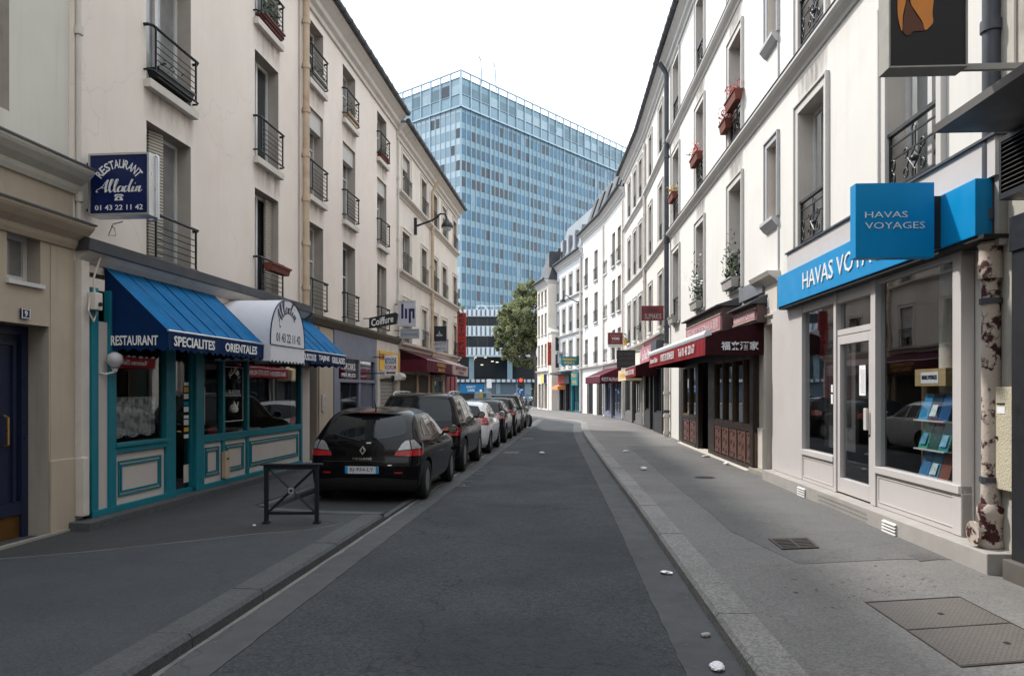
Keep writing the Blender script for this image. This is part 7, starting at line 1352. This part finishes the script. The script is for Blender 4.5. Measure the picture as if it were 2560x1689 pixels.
def rearmark(poly, nm, m_, th=.006):
    b = MB(); V = [hp(x, z) - Vector((0, th, 0)) for x, z in poly]; W_ = [hp(x, z) for x, z in poly]; b.hull2(V, W_); return b.build(nm, m_, car)
o4 = [(0, .885), (.052, .815), (0, .745), (-.052, .815)]; i4 = [(0, .858), (.024, .815), (0, .772), (-.024, .815)]
for k in range(4): rearmark([o4[k], o4[(k + 1) % 4], i4[(k + 1) % 4], i4[k]], 'emblem', chrome, .012)
vs_, fs_ = tfit('MEGANE', .30, .035); b = MB(); b.add([hp(x, .69 + z) - Vector((0, .006, 0)) for x, z in vs_], fs_); b.build('lettering', chrome, car, recalc=False)
rearmark([(.40, .60), (.46, .60), (.46, .585), (.40, .585)], 'lettering', chrome); rearmark([(.05, .935), (.12, .94), (.12, .92), (.05, .918)], 'badge', chrome)
for a, c in ((.50, .62), (-.62, -.5)): rearmark([(a, .465), (c, .465), (c, .49), (a, .49)], 'reflector', lred)
b = MB(); b.hull2([(x, .50 + .16 * (x / .56) ** 2 - .08, 1.375 - .045 * (x / .56) ** 2) for x in [i * .56 / 6 for i in range(-6, 7)]] + [(x, .66 + .12 * (x / .56) ** 2, 1.405 - .045 * (x / .56) ** 2) for x in [i * .56 / 6 for i in range(6, -7, -1)]], [(x, .50 + .16 * (x / .56) ** 2 - .07, 1.39 - .045 * (x / .56) ** 2) for x in [i * .56 / 6 for i in range(-6, 7)]] + [(x, .66 + .12 * (x / .56) ** 2, 1.42 - .045 * (x / .56) ** 2) for x in [i * .56 / 6 for i in range(6, -7, -1)]]); b.build('spoiler', paintk, car, smooth=True)
MB().box((-.15, .15), (.405, .43), (1.377, 1.389)).build('brake_lamp', lred, car); MB().tube([(0, .82, 1.43), (0, .70, 1.58)], [.014, .004], 6).build('antenna', plast, car)
b = MB(); b.tube([hp(-.05, .955) + Vector((0, -.01, 0)), hp(-.35, 1.02) + Vector((0, -.012, 0)), hp(-.52, 1.06) + Vector((0, -.012, 0))], .012, 5); b.build('wiper', plast, car)
b = MB(); b.tube([hp(x, .655 - .015 * abs(x)) + Vector((0, .002, 0)) for x in [i * .07 for i in range(-9, 10)]], .006, 4); b.build('boot_gap', plast, car)
place(car, 11.4, .905, .02)
# black SUV
K2 = [(.26, .12, 3.9, .84), (.36, .03, 3.98, .92), (.55, .0, 4.0, .945), (.75, .01, 3.98, .955), (.92, .03, 3.88, .95), (1.02, .05, 3.5, .94), (1.08, .07, 3.05, .92), (1.2, .12, 2.86, .87), (1.4, .24, 2.62, .80), (1.53, .33, 2.42, .745), (1.62, .40, 2.22, .68), (1.665, .55, 2.0, .58), (1.685, .85, 1.8, .42), (1.69, 1.1, 1.6, .2)]
car, bv = make_car('parked_car', 'black off-road estate with chrome roof rails, parked ahead of the black hatchback', K2, paintk, GC, 2.35, .74, .36, .24,
    sides=([(.42, 1.14), (.52, 1.50), (.95, 1.53), (.95, 1.12)], [(1.0, 1.12), (1.0, 1.53), (1.55, 1.54), (1.55, 1.11)], [(1.6, 1.11), (1.6, 1.54), (2.05, 1.5), (2.6, 1.16), (2.6, 1.1)]),
    rear=[(-.74, 1.10), (-.72, 1.3), (-.64, 1.52), (-.3, 1.58), (0, 1.59), (.3, 1.58), (.64, 1.52), (.72, 1.3), (.74, 1.10), (0, 1.08)], wind=[(-.7, 1.15), (-.55, 1.52), (0, 1.58), (.55, 1.52), (.7, 1.15), (0, 1.12)],
    lights=(([(.48, .80), (.46, .93), (.56, .97), (.80, .98), (.85, .93), (.80, .80)], lred, 'tail_lamp'), ([(.50, .872), (.50, .885), (.82, .895), (.82, .88)], lclear, 'tail_lamp_lens')), plate=(.72, 'CA-118-QW', .37), rails=(.55, 2.3, .60, 1.66), mirrors=(2.45, 1.1), rx=.2, ry=.2, bow=.08, lower=[(-.82, .3), (-.84, .52), (.84, .52), (.82, .3)], handles=((1.1, .98), (1.7, .97)), shut=([(.97, .5), (.98, .5), (.98, 1.1), (.97, 1.1)], [(1.57, .45), (1.58, .45), (1.58, 1.1), (1.57, 1.1)]))
place(car, 15.4, .955, .05)
K3 = [(.18, .12, 3.35, .78), (.28, .04, 3.42, .83), (.45, .0, 3.45, .86), (.62, .0, 3.44, .87), (.78, .03, 3.36, .87), (.9, .06, 3.15, .86), (.98, .10, 2.75, .835), (1.08, .16, 2.5, .80), (1.2, .25, 2.32, .75), (1.32, .36, 2.12, .68), (1.40, .50, 1.92, .58), (1.435, .72, 1.7, .42), (1.445, .95, 1.5, .2)]
S3 = ([(.45, 1.03), (.55, 1.22), (.85, 1.30), (.85, 1.0)], [(.9, 1.0), (.9, 1.31), (1.38, 1.33), (1.38, .98)], [(1.43, .98), (1.43, 1.33), (1.75, 1.29), (2.2, 1.03), (2.2, .98)])
R3 = [(-.64, 1.0), (-.62, 1.14), (-.52, 1.30), (0, 1.35), (.52, 1.3), (.62, 1.14), (.64, 1.0), (.3, .93), (0, .92), (-.3, .93)]; W3 = [(-.64, 1.03), (-.5, 1.3), (0, 1.35), (.5, 1.3), (.64, 1.03), (0, 1.0)]
L3 = (([(.44, .80), (.46, .95), (.56, 1.0), (.76, 1.0), (.82, .94), (.8, .80)], lred, 'tail_lamp'), ([(.5, .83), (.5, .87), (.8, .88), (.8, .84)], lclear, 'tail_lamp_lens'))
car, bv = make_car('parked_car', 'small white hatchback parked between dark cars', K3, paintw, GC, 2.2, .62, .30, .19, sides=S3, rear=R3, wind=W3, lights=L3, plate=(.6, 'AV-402-HT', .37), mirrors=(2.12, .98)); place(car, 20.1, .87, .06)
car, bv = make_car('parked_car', 'dark grey driving school hatchback with a pale roof box sign', K3, paintg, GC, 2.2, .62, .31, .19, sides=S3, rear=R3, wind=W3, lights=L3, plate=(.6, 'BD-771-FR', .37), mirrors=(2.12, .98)); place(car, 24.3, .87, .06)
rb = thing('roof_sign', 'pale grey driving school box on the roof of the dark hatchback', 'sign', car.matrix_basis @ Vector((0, 1.1, 1.44))); o_ = ORG[rb]
MB().hull2([o_ + Vector(v) for v in ((-.30, -.12, 0), (.30, -.12, 0), (.30, .12, 0), (-.30, .12, 0))], [o_ + Vector(v) for v in ((-.27, -.06, .24), (.27, -.06, .24), (.27, .06, .24), (-.27, .06, .24))]).build('case', pm('roof_box', (.30, .31, .32), .5), rb, bevel=.015)
for x, mm in ((-.07, 'gold'), (.06, 'teal')): MB().hull2([o_ + Vector(v) for v in ((x - .05, -.118, .05), (x + .06, -.118, .05), (x + .06, -.098, .20), (x - .05, -.098, .20))], [o_ + Vector(v) for v in ((x - .05, -.10, .05), (x + .06, -.10, .05), (x + .06, -.08, .20), (x - .05, -.08, .20))]).build('panel', M[mm], rb)
K4 = [(k[0] * 1.02, k[1] * .8, k[2] * 1.04, k[3] * 1.02) for k in K3]
car, bv = make_car('parked_car', 'black estate car half hidden between the driving school car and the last car', K4, paintk, GC, 2.25, .62, .31, .19, sides=S3, rear=R3, wind=W3, lights=L3, plate=(.6, 'CX-230-EB', .37), mirrors=(2.14, .99)); place(car, 28.0, .89, .05)
K5 = [(k[0] * .93, k[1] * .9, k[2] * .96, k[3]) for k in K2]
f93 = lambda pl: [(a, z * .93) for a, z in pl]
car, bv = make_car('parked_car', 'last black car in the parked row, tall with roof rails, beside the motorbike', K5, paintk, GC, 2.25, .70, .33, .22, sides=(f93([(.42, 1.14), (.52, 1.50), (.95, 1.53), (.95, 1.12)]), f93([(1.0, 1.12), (1.0, 1.53), (1.55, 1.54), (1.55, 1.11)]), f93([(1.6, 1.11), (1.6, 1.54), (2.0, 1.5), (2.5, 1.16), (2.5, 1.1)])),
    rear=f93([(-.74, 1.10), (-.72, 1.3), (-.64, 1.52), (0, 1.59), (.64, 1.52), (.72, 1.3), (.74, 1.10), (0, 1.08)]), lights=((f93([(.46, .80), (.46, 1.0), (.80, 1.0), (.82, .80)]), lred, 'tail_lamp'),), plate=(.62, 'DB-604-TN', .37), rails=(.55, 2.2, .60, 1.55), mirrors=(2.4, 1.03)); place(car, 31.7, .955, .1)
def make_bike(label, group=None):
    t = thing('motorbike', label, 'motorbike', (0, 0, 0), group)
    for y, r in ((0, .30), (1.32, .30)):
        w = MB().lathe((0, y, r), [(r * .66, -.06), (r * .9, -.07), (r, -.03), (r, .03), (r * .9, .07), (r * .66, .06)], ax=(1, 0, 0), n=22).build('wheel', tyre_m, t, smooth=True); b = MB(); b.ring((0, y, r), r * .66, .02, (1, 0, 0), 18)
        for k in range(6): b.tube([(0, y, r), (0, y + r * .64 * math.cos(k * 1.047), r + r * .64 * math.sin(k * 1.047))], .014, 4)
        b.build('rim', rim_m, w)
    b = MB()
    for sx in (-.08, .08): b.tube([(sx, 1.32, .3), (sx, 1.1, .78), (sx, 1.02, 1.0)], .022, 6); b.tube([(sx, 0, .3), (sx, .5, .36), (sx, .9, .62), (sx * .5, 1.04, .9)], .022, 6)
    b.build('frame', M['alu'], t); MB().hull2([(-.14, .45, .25), (.14, .45, .25), (.14, .95, .25), (-.14, .95, .25)], [(-.12, .5, .62), (.12, .5, .62), (.12, .88, .62), (-.12, .88, .62)]).build('engine', pm('engine_metal', (.12, .12, .12), .5, .2, 6, metal=.7), t, bevel=.03)
    MB().hull2([(-.12, .62, .66), (.12, .62, .66), (.1, 1.04, .72), (-.1, 1.04, .72)], [(-.1, .64, .84), (.1, .64, .84), (.07, 1.0, .92), (-.07, 1.0, .92)]).build('fuel_tank', paintk, t, bevel=.04); MB().hull2([(-.12, -.1, .70), (.12, -.1, .70), (.12, .62, .66), (-.12, .62, .66)], [(-.1, -.12, .82), (.1, -.12, .82), (.1, .62, .76), (-.1, .62, .76)]).build('seat', plast, t, bevel=.03)
    b = MB(); b.tube([(-.36, .92, 1.06), (-.12, 1.02, 1.04), (.12, 1.02, 1.04), (.36, .92, 1.06)], .016, 6)
    for sx in (-1, 1): b.tube([(sx * .25, .95, 1.06), (sx * .34, .98, 1.22)], .008, 4); b.ball((sx * .35, .98, 1.24), .05, 8)
    b.build('handlebar', plast, t); MB().lathe((0, 1.14, .88), [(.02, -.1), (.09, -.06), (.1, .04), (1e-4, .06)], ax=(0, 1, 0), n=12).build('headlamp', chrome, t); MB().box((-.08, .08), (-.2, .0), (.5, .62)).build('tail_lamp', lred, t); MB().tube([(.16, .8, .3), (.17, .2, .3), (.17, -.25, .36)], .04, 8).build('exhaust', chrome, t)
    return t
mb_ = make_bike('black motorbike parked beside the last car, its wheel turned to the road'); mb_.location = (.34, 36.9, .004); mb_.rotation_euler = (0, 0, R(200.6))
pb_ = make_bike('dark motorbike in the row parked along the podium across the junction', 'motorbikes parked along the podium')
for i in range(8):
    o = pb_
    if i:
        o = pb_.copy(); C.objects.link(o)
        for ch in pb_.children:
            c = ch.copy(); C.objects.link(c); c.parent = o
            for g in ch.children: d = g.copy(); C.objects.link(d); d.parent = c
    o.location = (xat(1306 + i * 9.5, 86), 86 + (i % 3) * .25, 0.0); o.rotation_euler = (0, 0, R(155 + (i * 37) % 25))
# ---------------------------------------------------------------- street furniture, covers, litter
br = thing('street_barrier', 'black cross-braced metal barrier with a small square crest, on the pavement corner', 'barrier', (-2.7, 9.2, .1)); Y_ = 9.22; x0, x1 = xat(666, Y_), xat(792, Y_); zt_ = zat(1160, Y_)
for x in (x0, x1): MB().box((x - .024, x + .024), (Y_ - .024, Y_ + .024), (.09, zt_ - .05)).build('post', M['iron'], br, bevel=.006); MB().box((x - .042, x + .042), (Y_ - .042, Y_ + .042), (.09, .13)).build('post_foot', M['iron'], br, bevel=.005)
MB().box((x0 - .07, x1 + .07), (Y_ - .045, Y_ + .045), (zt_ - .012, zt_ + .01)).build('cap_rail', M['iron'], br, bevel=.006); MB().box((x0 - .03, x1 + .03), (Y_ - .025, Y_ + .025), (zt_ - .06, zt_ - .012)).build('top_rail', M['iron'], br); MB().box((x0 + .03, x1 - .03), (Y_ - .02, Y_ + .02), (.215, .25)).build('bottom_rail', M['iron'], br)
for a, c in (((x0 + .03, .25), (x1 - .03, zt_ - .06)), ((x0 + .03, zt_ - .06), (x1 - .03, .25))): MB().tube([(a[0], Y_, a[1]), (c[0], Y_, c[1])], .017, 4).build('brace', M['iron'], br)
ms = MB().box(((x0 + x1) / 2 - .032, (x0 + x1) / 2 + .032), (Y_ - .03, Y_ - .0), ((.25 + zt_ - .06) / 2 - .034, (.25 + zt_ - .06) / 2 + .034)).build('crest', M['alu'], br); MB().lathe(((x0 + x1) / 2, Y_ - .03, (.25 + zt_ - .06) / 2), [(1e-4, -.003), (.02, -.003), (.02, .001)], ax=(0, 1, 0), n=8).build('crest_mark', M['letterd'], ms)
tl = thing('traffic_light', 'traffic light showing red above a round blue turn sign at the far junction', 'traffic light', (.78, 66, 0)); tz = lambda py: zat(py, 66)
MB().cyl((.78, 66, -.06), (.78, 66, tz(968)), .06).build('pole', M['black'], tl); MB().box((.5, 1.06), (65.8, 66.1), (tz(969), tz(944))).build('housing', M['black'], tl, bevel=.04)
MB().lathe((.78, 65.79, tz(950)), [(1e-4, -.03), (.12, -.02), (.14, 0)], ax=(0, 1, 0), n=14).build('red_lamp', pm('red_glow', '#ff2a20', .4, emit=('#ff3020', 3.0)), tl)
for py in (957, 964): MB().lathe((.78, 65.79, tz(py)), [(1e-4, -.03), (.1, -.02), (.12, 0)], ax=(0, 1, 0), n=12).build('unlit_lamp', pm('lamp_off', (.02, .02, .02), .3), tl)
sg_ = MB().lathe((.78, 65.85, tz(978)), [(1e-4, -.02), (.29, -.02), (.29, .02)], ax=(0, 1, 0), n=24).build('round_sign', pm('road_blue', '#1c4f95', .4), tl); b = MB(); b.tube([(.70, 65.82, tz(983)), (.70, 65.82, tz(976)), (.76, 65.82, tz(974.5)), (.86, 65.82, tz(974.5))], .035, 4); b.add([(.84, 65.8, tz(972)), (.84, 65.8, tz(977)), (.97, 65.8, tz(974.5))], [(0, 1, 2)]); b.build('arrow', M['letter'], sg_)
rs = thing('road_sign', 'small grey parking panel on a pole by the podium', 'sign', (xat(1223, 84), 84, 0)); MB().cyl((xat(1223, 84), 84, 0), (xat(1223, 84), 84, 3.0), .05).build('pole', M['zincd'], rs); MB().box((xat(1223, 84) - .28, xat(1223, 84) + .28), (83.9, 83.95), (2.0, 3.0)).build('panel', M['letter'], rs)
def gq(px, py, z): v = ground(px, py, z); return (v.x, v.y)
iron_c = pm('cover_iron', (.085, .075, .068), .6, .2, 5, grime=.5, metal=.5)
g = [Vector(gq(*p, .113)) for p in ((1921, 1347.5), (2019.5, 1344), (2047.6, 1369), (1955, 1373))]; gt = thing('drain_grate', 'rectangular slotted drain grate on the pavement before the travel agency', 'drain', (g[0].x, g[0].y, .113))
ip = lambda u, v: (g[0].lerp(g[1], u)).lerp(g[3].lerp(g[2], u), v)
MB().slab([ip(0, 0), ip(1, 0), ip(1, 1), ip(0, 1)], .1135, .116).build('pit', M['dark'], gt)
b = MB()
for q in (((0, 0), (1, .08)), ((0, .92), (1, 1)), ((0, .08), (.06, .92)), ((.94, .08), (1, .92)), ((.48, .08), (.53, .92))): (u0, v0), (u1, v1) = q; b.slab([ip(u0, v0), ip(u1, v0), ip(u1, v1), ip(u0, v1)], .1165, .124)
for i in range(6): v = .1 + i * .14; b.slab([ip(.06, v), ip(.94, v), ip(.94, v + .07), ip(.06, v + .07)], .1165, .1235)
b.build('grille', iron_c, gt)
A_, B_, D_ = (Vector(gq(*p, .106)) for p in ((2162, 1505), (2398, 1491), (2403, 1668))); C_ = B_ + D_ - A_; cv = thing('access_cover', 'big double metal access cover with diamond tread in the pavement', 'cover', (A_.x, A_.y, .106)); g = [A_, B_, C_, D_]
trd = bpy.data.materials.new('diamond_tread'); trd.use_nodes = True; t_ = trd.node_tree; P_ = t_.nodes['Principled BSDF']; tc_ = nn(t_, 'ShaderNodeTexCoord'); mp_ = nn(t_, 'ShaderNodeMapping'); br_ = nn(t_, 'ShaderNodeTexBrick'); mp_.inputs['Rotation'].default_value = (0, 0, R(38)); br_.inputs['Scale'].default_value = 9; br_.inputs['Mortar Size'].default_value = .035; br_.inputs['Color1'].default_value = (.15, .135, .124, 1); br_.inputs['Color2'].default_value = (.175, .158, .144, 1); br_.inputs['Mortar'].default_value = (.08, .072, .066, 1); br_.offset = .5
t_.links.new(tc_.outputs['Object'], mp_.inputs[0]); t_.links.new(mp_.outputs[0], br_.inputs[0]); t_.links.new(br_.outputs[0], P_.inputs[0]); bm_ = nn(t_, 'ShaderNodeBump'); bm_.inputs[0].default_value = .5; bm_.inputs[1].default_value = .01; t_.links.new(br_.outputs['Fac'], bm_.inputs['Height']); bm_.invert = True; t_.links.new(bm_.outputs[0], P_.inputs['Normal']); P_.inputs['Roughness'].default_value = .55; P_.inputs['Metallic'].default_value = .3
for v0, v1 in ((.02, .485), (.505, .98)): MB().slab([ip(.015, v0), ip(.985, v0), ip(.985, v1), ip(.015, v1)], .1065, .111).build('plate', trd, cv)
b = MB()
for q in (((0, 0), (1, .012)), ((0, .988), (1, 1)), ((0, .012), (.01, .988)), ((.99, .012), (1, .988)), ((.01, .49), (.99, .5))): (u0, v0), (u1, v1) = q; b.slab([ip(u0, v0), ip(u1, v0), ip(u1, v1), ip(u0, v1)], .1065, .1135)
b.build('edge_frame', iron_c, cv)
for u, v in ((.5, .27), (.62, .75)): MB().slab([ip(u, v), ip(u + .05, v), ip(u + .05, v + .035), ip(u, v + .035)], .111, .1125).build('lifting_slot', M['dark'], cv)
c = ground(1761, 1193, .11); mh = thing('manhole_cover', 'round cast iron manhole cover on the pavement by the Chinese restaurant', 'cover', c); b = MB(); b.lathe((c.x, c.y, .1105), [(.20, 0), (.20, .004), (.17, .004), (.17, .002), (1e-4, .002)], n=28); b.build('rim', iron_c, mh); b = MB()
for i in range(-3, 4):
    for j in range(-3, 4):
        if i * i + j * j < 11: b.box((c.x + i * .05 - .016, c.x + i * .05 + .016), (c.y + j * .05 - .016, c.y + j * .05 + .016), (.1126, .1145))
b.build('stud_pattern', M['dark'], mh)
g = [Vector(gq(*p, .11)) for p in ((2268, 1385), (2330, 1380), (2358, 1396), (2300, 1402))]; fg = thing('drain_grate', 'worn flush grate close to the travel agency plinth', 'drain', (g[0].x, g[0].y, .11)); MB().slab([ip(0, 0), ip(1, 0), ip(1, 1), ip(0, 1)], .1105, .1115).build('bed', M['pave_p'], fg); b = MB()
for i in range(9): b.slab([ip(i / 9 + .02, .05), ip(i / 9 + .06, .05), ip(i / 9 + .06, .95), ip(i / 9 + .02, .95)], .1116, .1128)
b.build('grille', iron_c, fg)
def litter(px, py, z, s, label, m, flat=.5, seed=1, cat='litter', name='crumpled_paper'):
    rg = random.Random(seed); c = ground(px, py, z); bm = bmesh.new(); bmesh.ops.create_icosphere(bm, subdivisions=3, radius=1); 
    for v in bm.verts: v.co = Vector((v.co.x * s * (1.3 + .3 * rg.random()), v.co.y * s, v.co.z * s * flat)) * (.72 + .55 * abs(noise.noise(v.co * 2.1 + Vector((seed * 3.7, 0, 0)))) + .12 * rg.random())
    zm = min(v.co.z for v in bm.verts)
    for v in bm.verts: v.co.z -= zm
    me = bpy.data.meshes.new(name); bm.to_mesh(me); bm.free(); me.materials.append(m); o = bpy.data.objects.new(name, me); C.objects.link(o); o.location = (c.x, c.y, z + .001); o.rotation_euler = (0, 0, seed * 1.3); tag(o, label, cat)
    return o
litter(1793, 1672, .006, .05, 'crumpled white paper in the gutter at the bottom of the picture', M['paper'], .42, 1); litter(1665, 1434, .006, .042, 'crushed silver and white can in the gutter by the kerb', M['alu'], .42, 2, name='crushed_can'); litter(1764, 1590, .006, .03, 'small clear plastic scrap in the gutter below the kerb', M['boxw'], .5, 3, name='plastic_scrap')
litter(1609, 1174, .11, .06, 'folded white paper scrap on the pavement beyond the kerb stones', M['paper'], .6, 4); litter(1565, 1129, .11, .06, 'white paper scrap farther along the same pavement, near the kerb', M['paper'], .4, 5); litter(1816, 1161, .11, .06, 'white paper napkin at the foot of the Chinese restaurant plinth', M['paper'], .5, 6); litter(1765, 1142, .11, .07, 'pale crumpled wrapper before the restaurant entrance', M['tealp'], .4, 7); litter(1355, 1134, .001, .07, 'white paper scrap lying alone in the middle of the road', M['paper'], .5, 8); litter(636, 1314, .1, .02, 'tiny white scrap on the pavement by the barrier post', M['paper'], .5, 9); litter(1524, 1168, .006, .05, 'small white wrapper in the far gutter', M['paper'], .5, 10)
rg = random.Random(21); b = MB()
for i in range(260):
    y = rg.uniform(3.5, 34) if i % 3 else rg.uniform(3.5, 10); k = min(range(len(KR_)), key=lambda j: abs(KR_[j][1] - y)); side = rg.random() < .7
    x = (KR_[k][0] - abs(rg.gauss(0, .09)) - .02) if side else XK(y) + abs(rg.gauss(0, .06)) + .02
    s = rg.uniform(.006, .02); a = rg.random() * 6; b.add([(x + s * math.cos(a + t) * rg.uniform(.5, 1.2), y + s * math.sin(a + t) * rg.uniform(.5, 1.2), .0075 + rg.random() * .004) for t in (0, 1.6, 3.1, 4.7)], [(0, 1, 2, 3)])
o = b.build('debris', [pm('debris', (.12, .1, .08), .9, .6, 30)], recalc=False); o['kind'] = 'stuff'
b = MB()
for i in range(170):
    c = ground(rg.gauss(2210, 130), rg.gauss(1465, 26), .1072); s = abs(rg.gauss(0, .007)) + .003; b.add([(c.x + s * math.cos(t) * rg.uniform(.6, 1.3), c.y + s * math.sin(t) * rg.uniform(.6, 1.3), .1072 + (.005 if c.y > 7.0 and c.x < 3.7 else 0)) for t in (0, 1, 2, 3, 4, 5)], [(0, 1, 2, 3, 4, 5)])
for px, py, s in ((1990, 1480, .03), (520, 1480, .05), (610, 1260, .04), (160, 1610, .05), (330, 1560, .05), (700, 1390, .03)):
    z = .1072 if px > 1280 else .1012; c = ground(px, py, z); b.add([(c.x + s * math.cos(t) * rg.uniform(.5, 1.3), c.y + s * math.sin(t) * rg.uniform(.5, 1.2), z) for t in (0, .8, 1.6, 2.4, 3.2, 4, 4.8, 5.6)], [tuple(range(8))])
o = b.build('pavement_stain', pm('stain', (.05, .049, .047), .8, .3, 20), recalc=False); o['kind'] = 'structure'
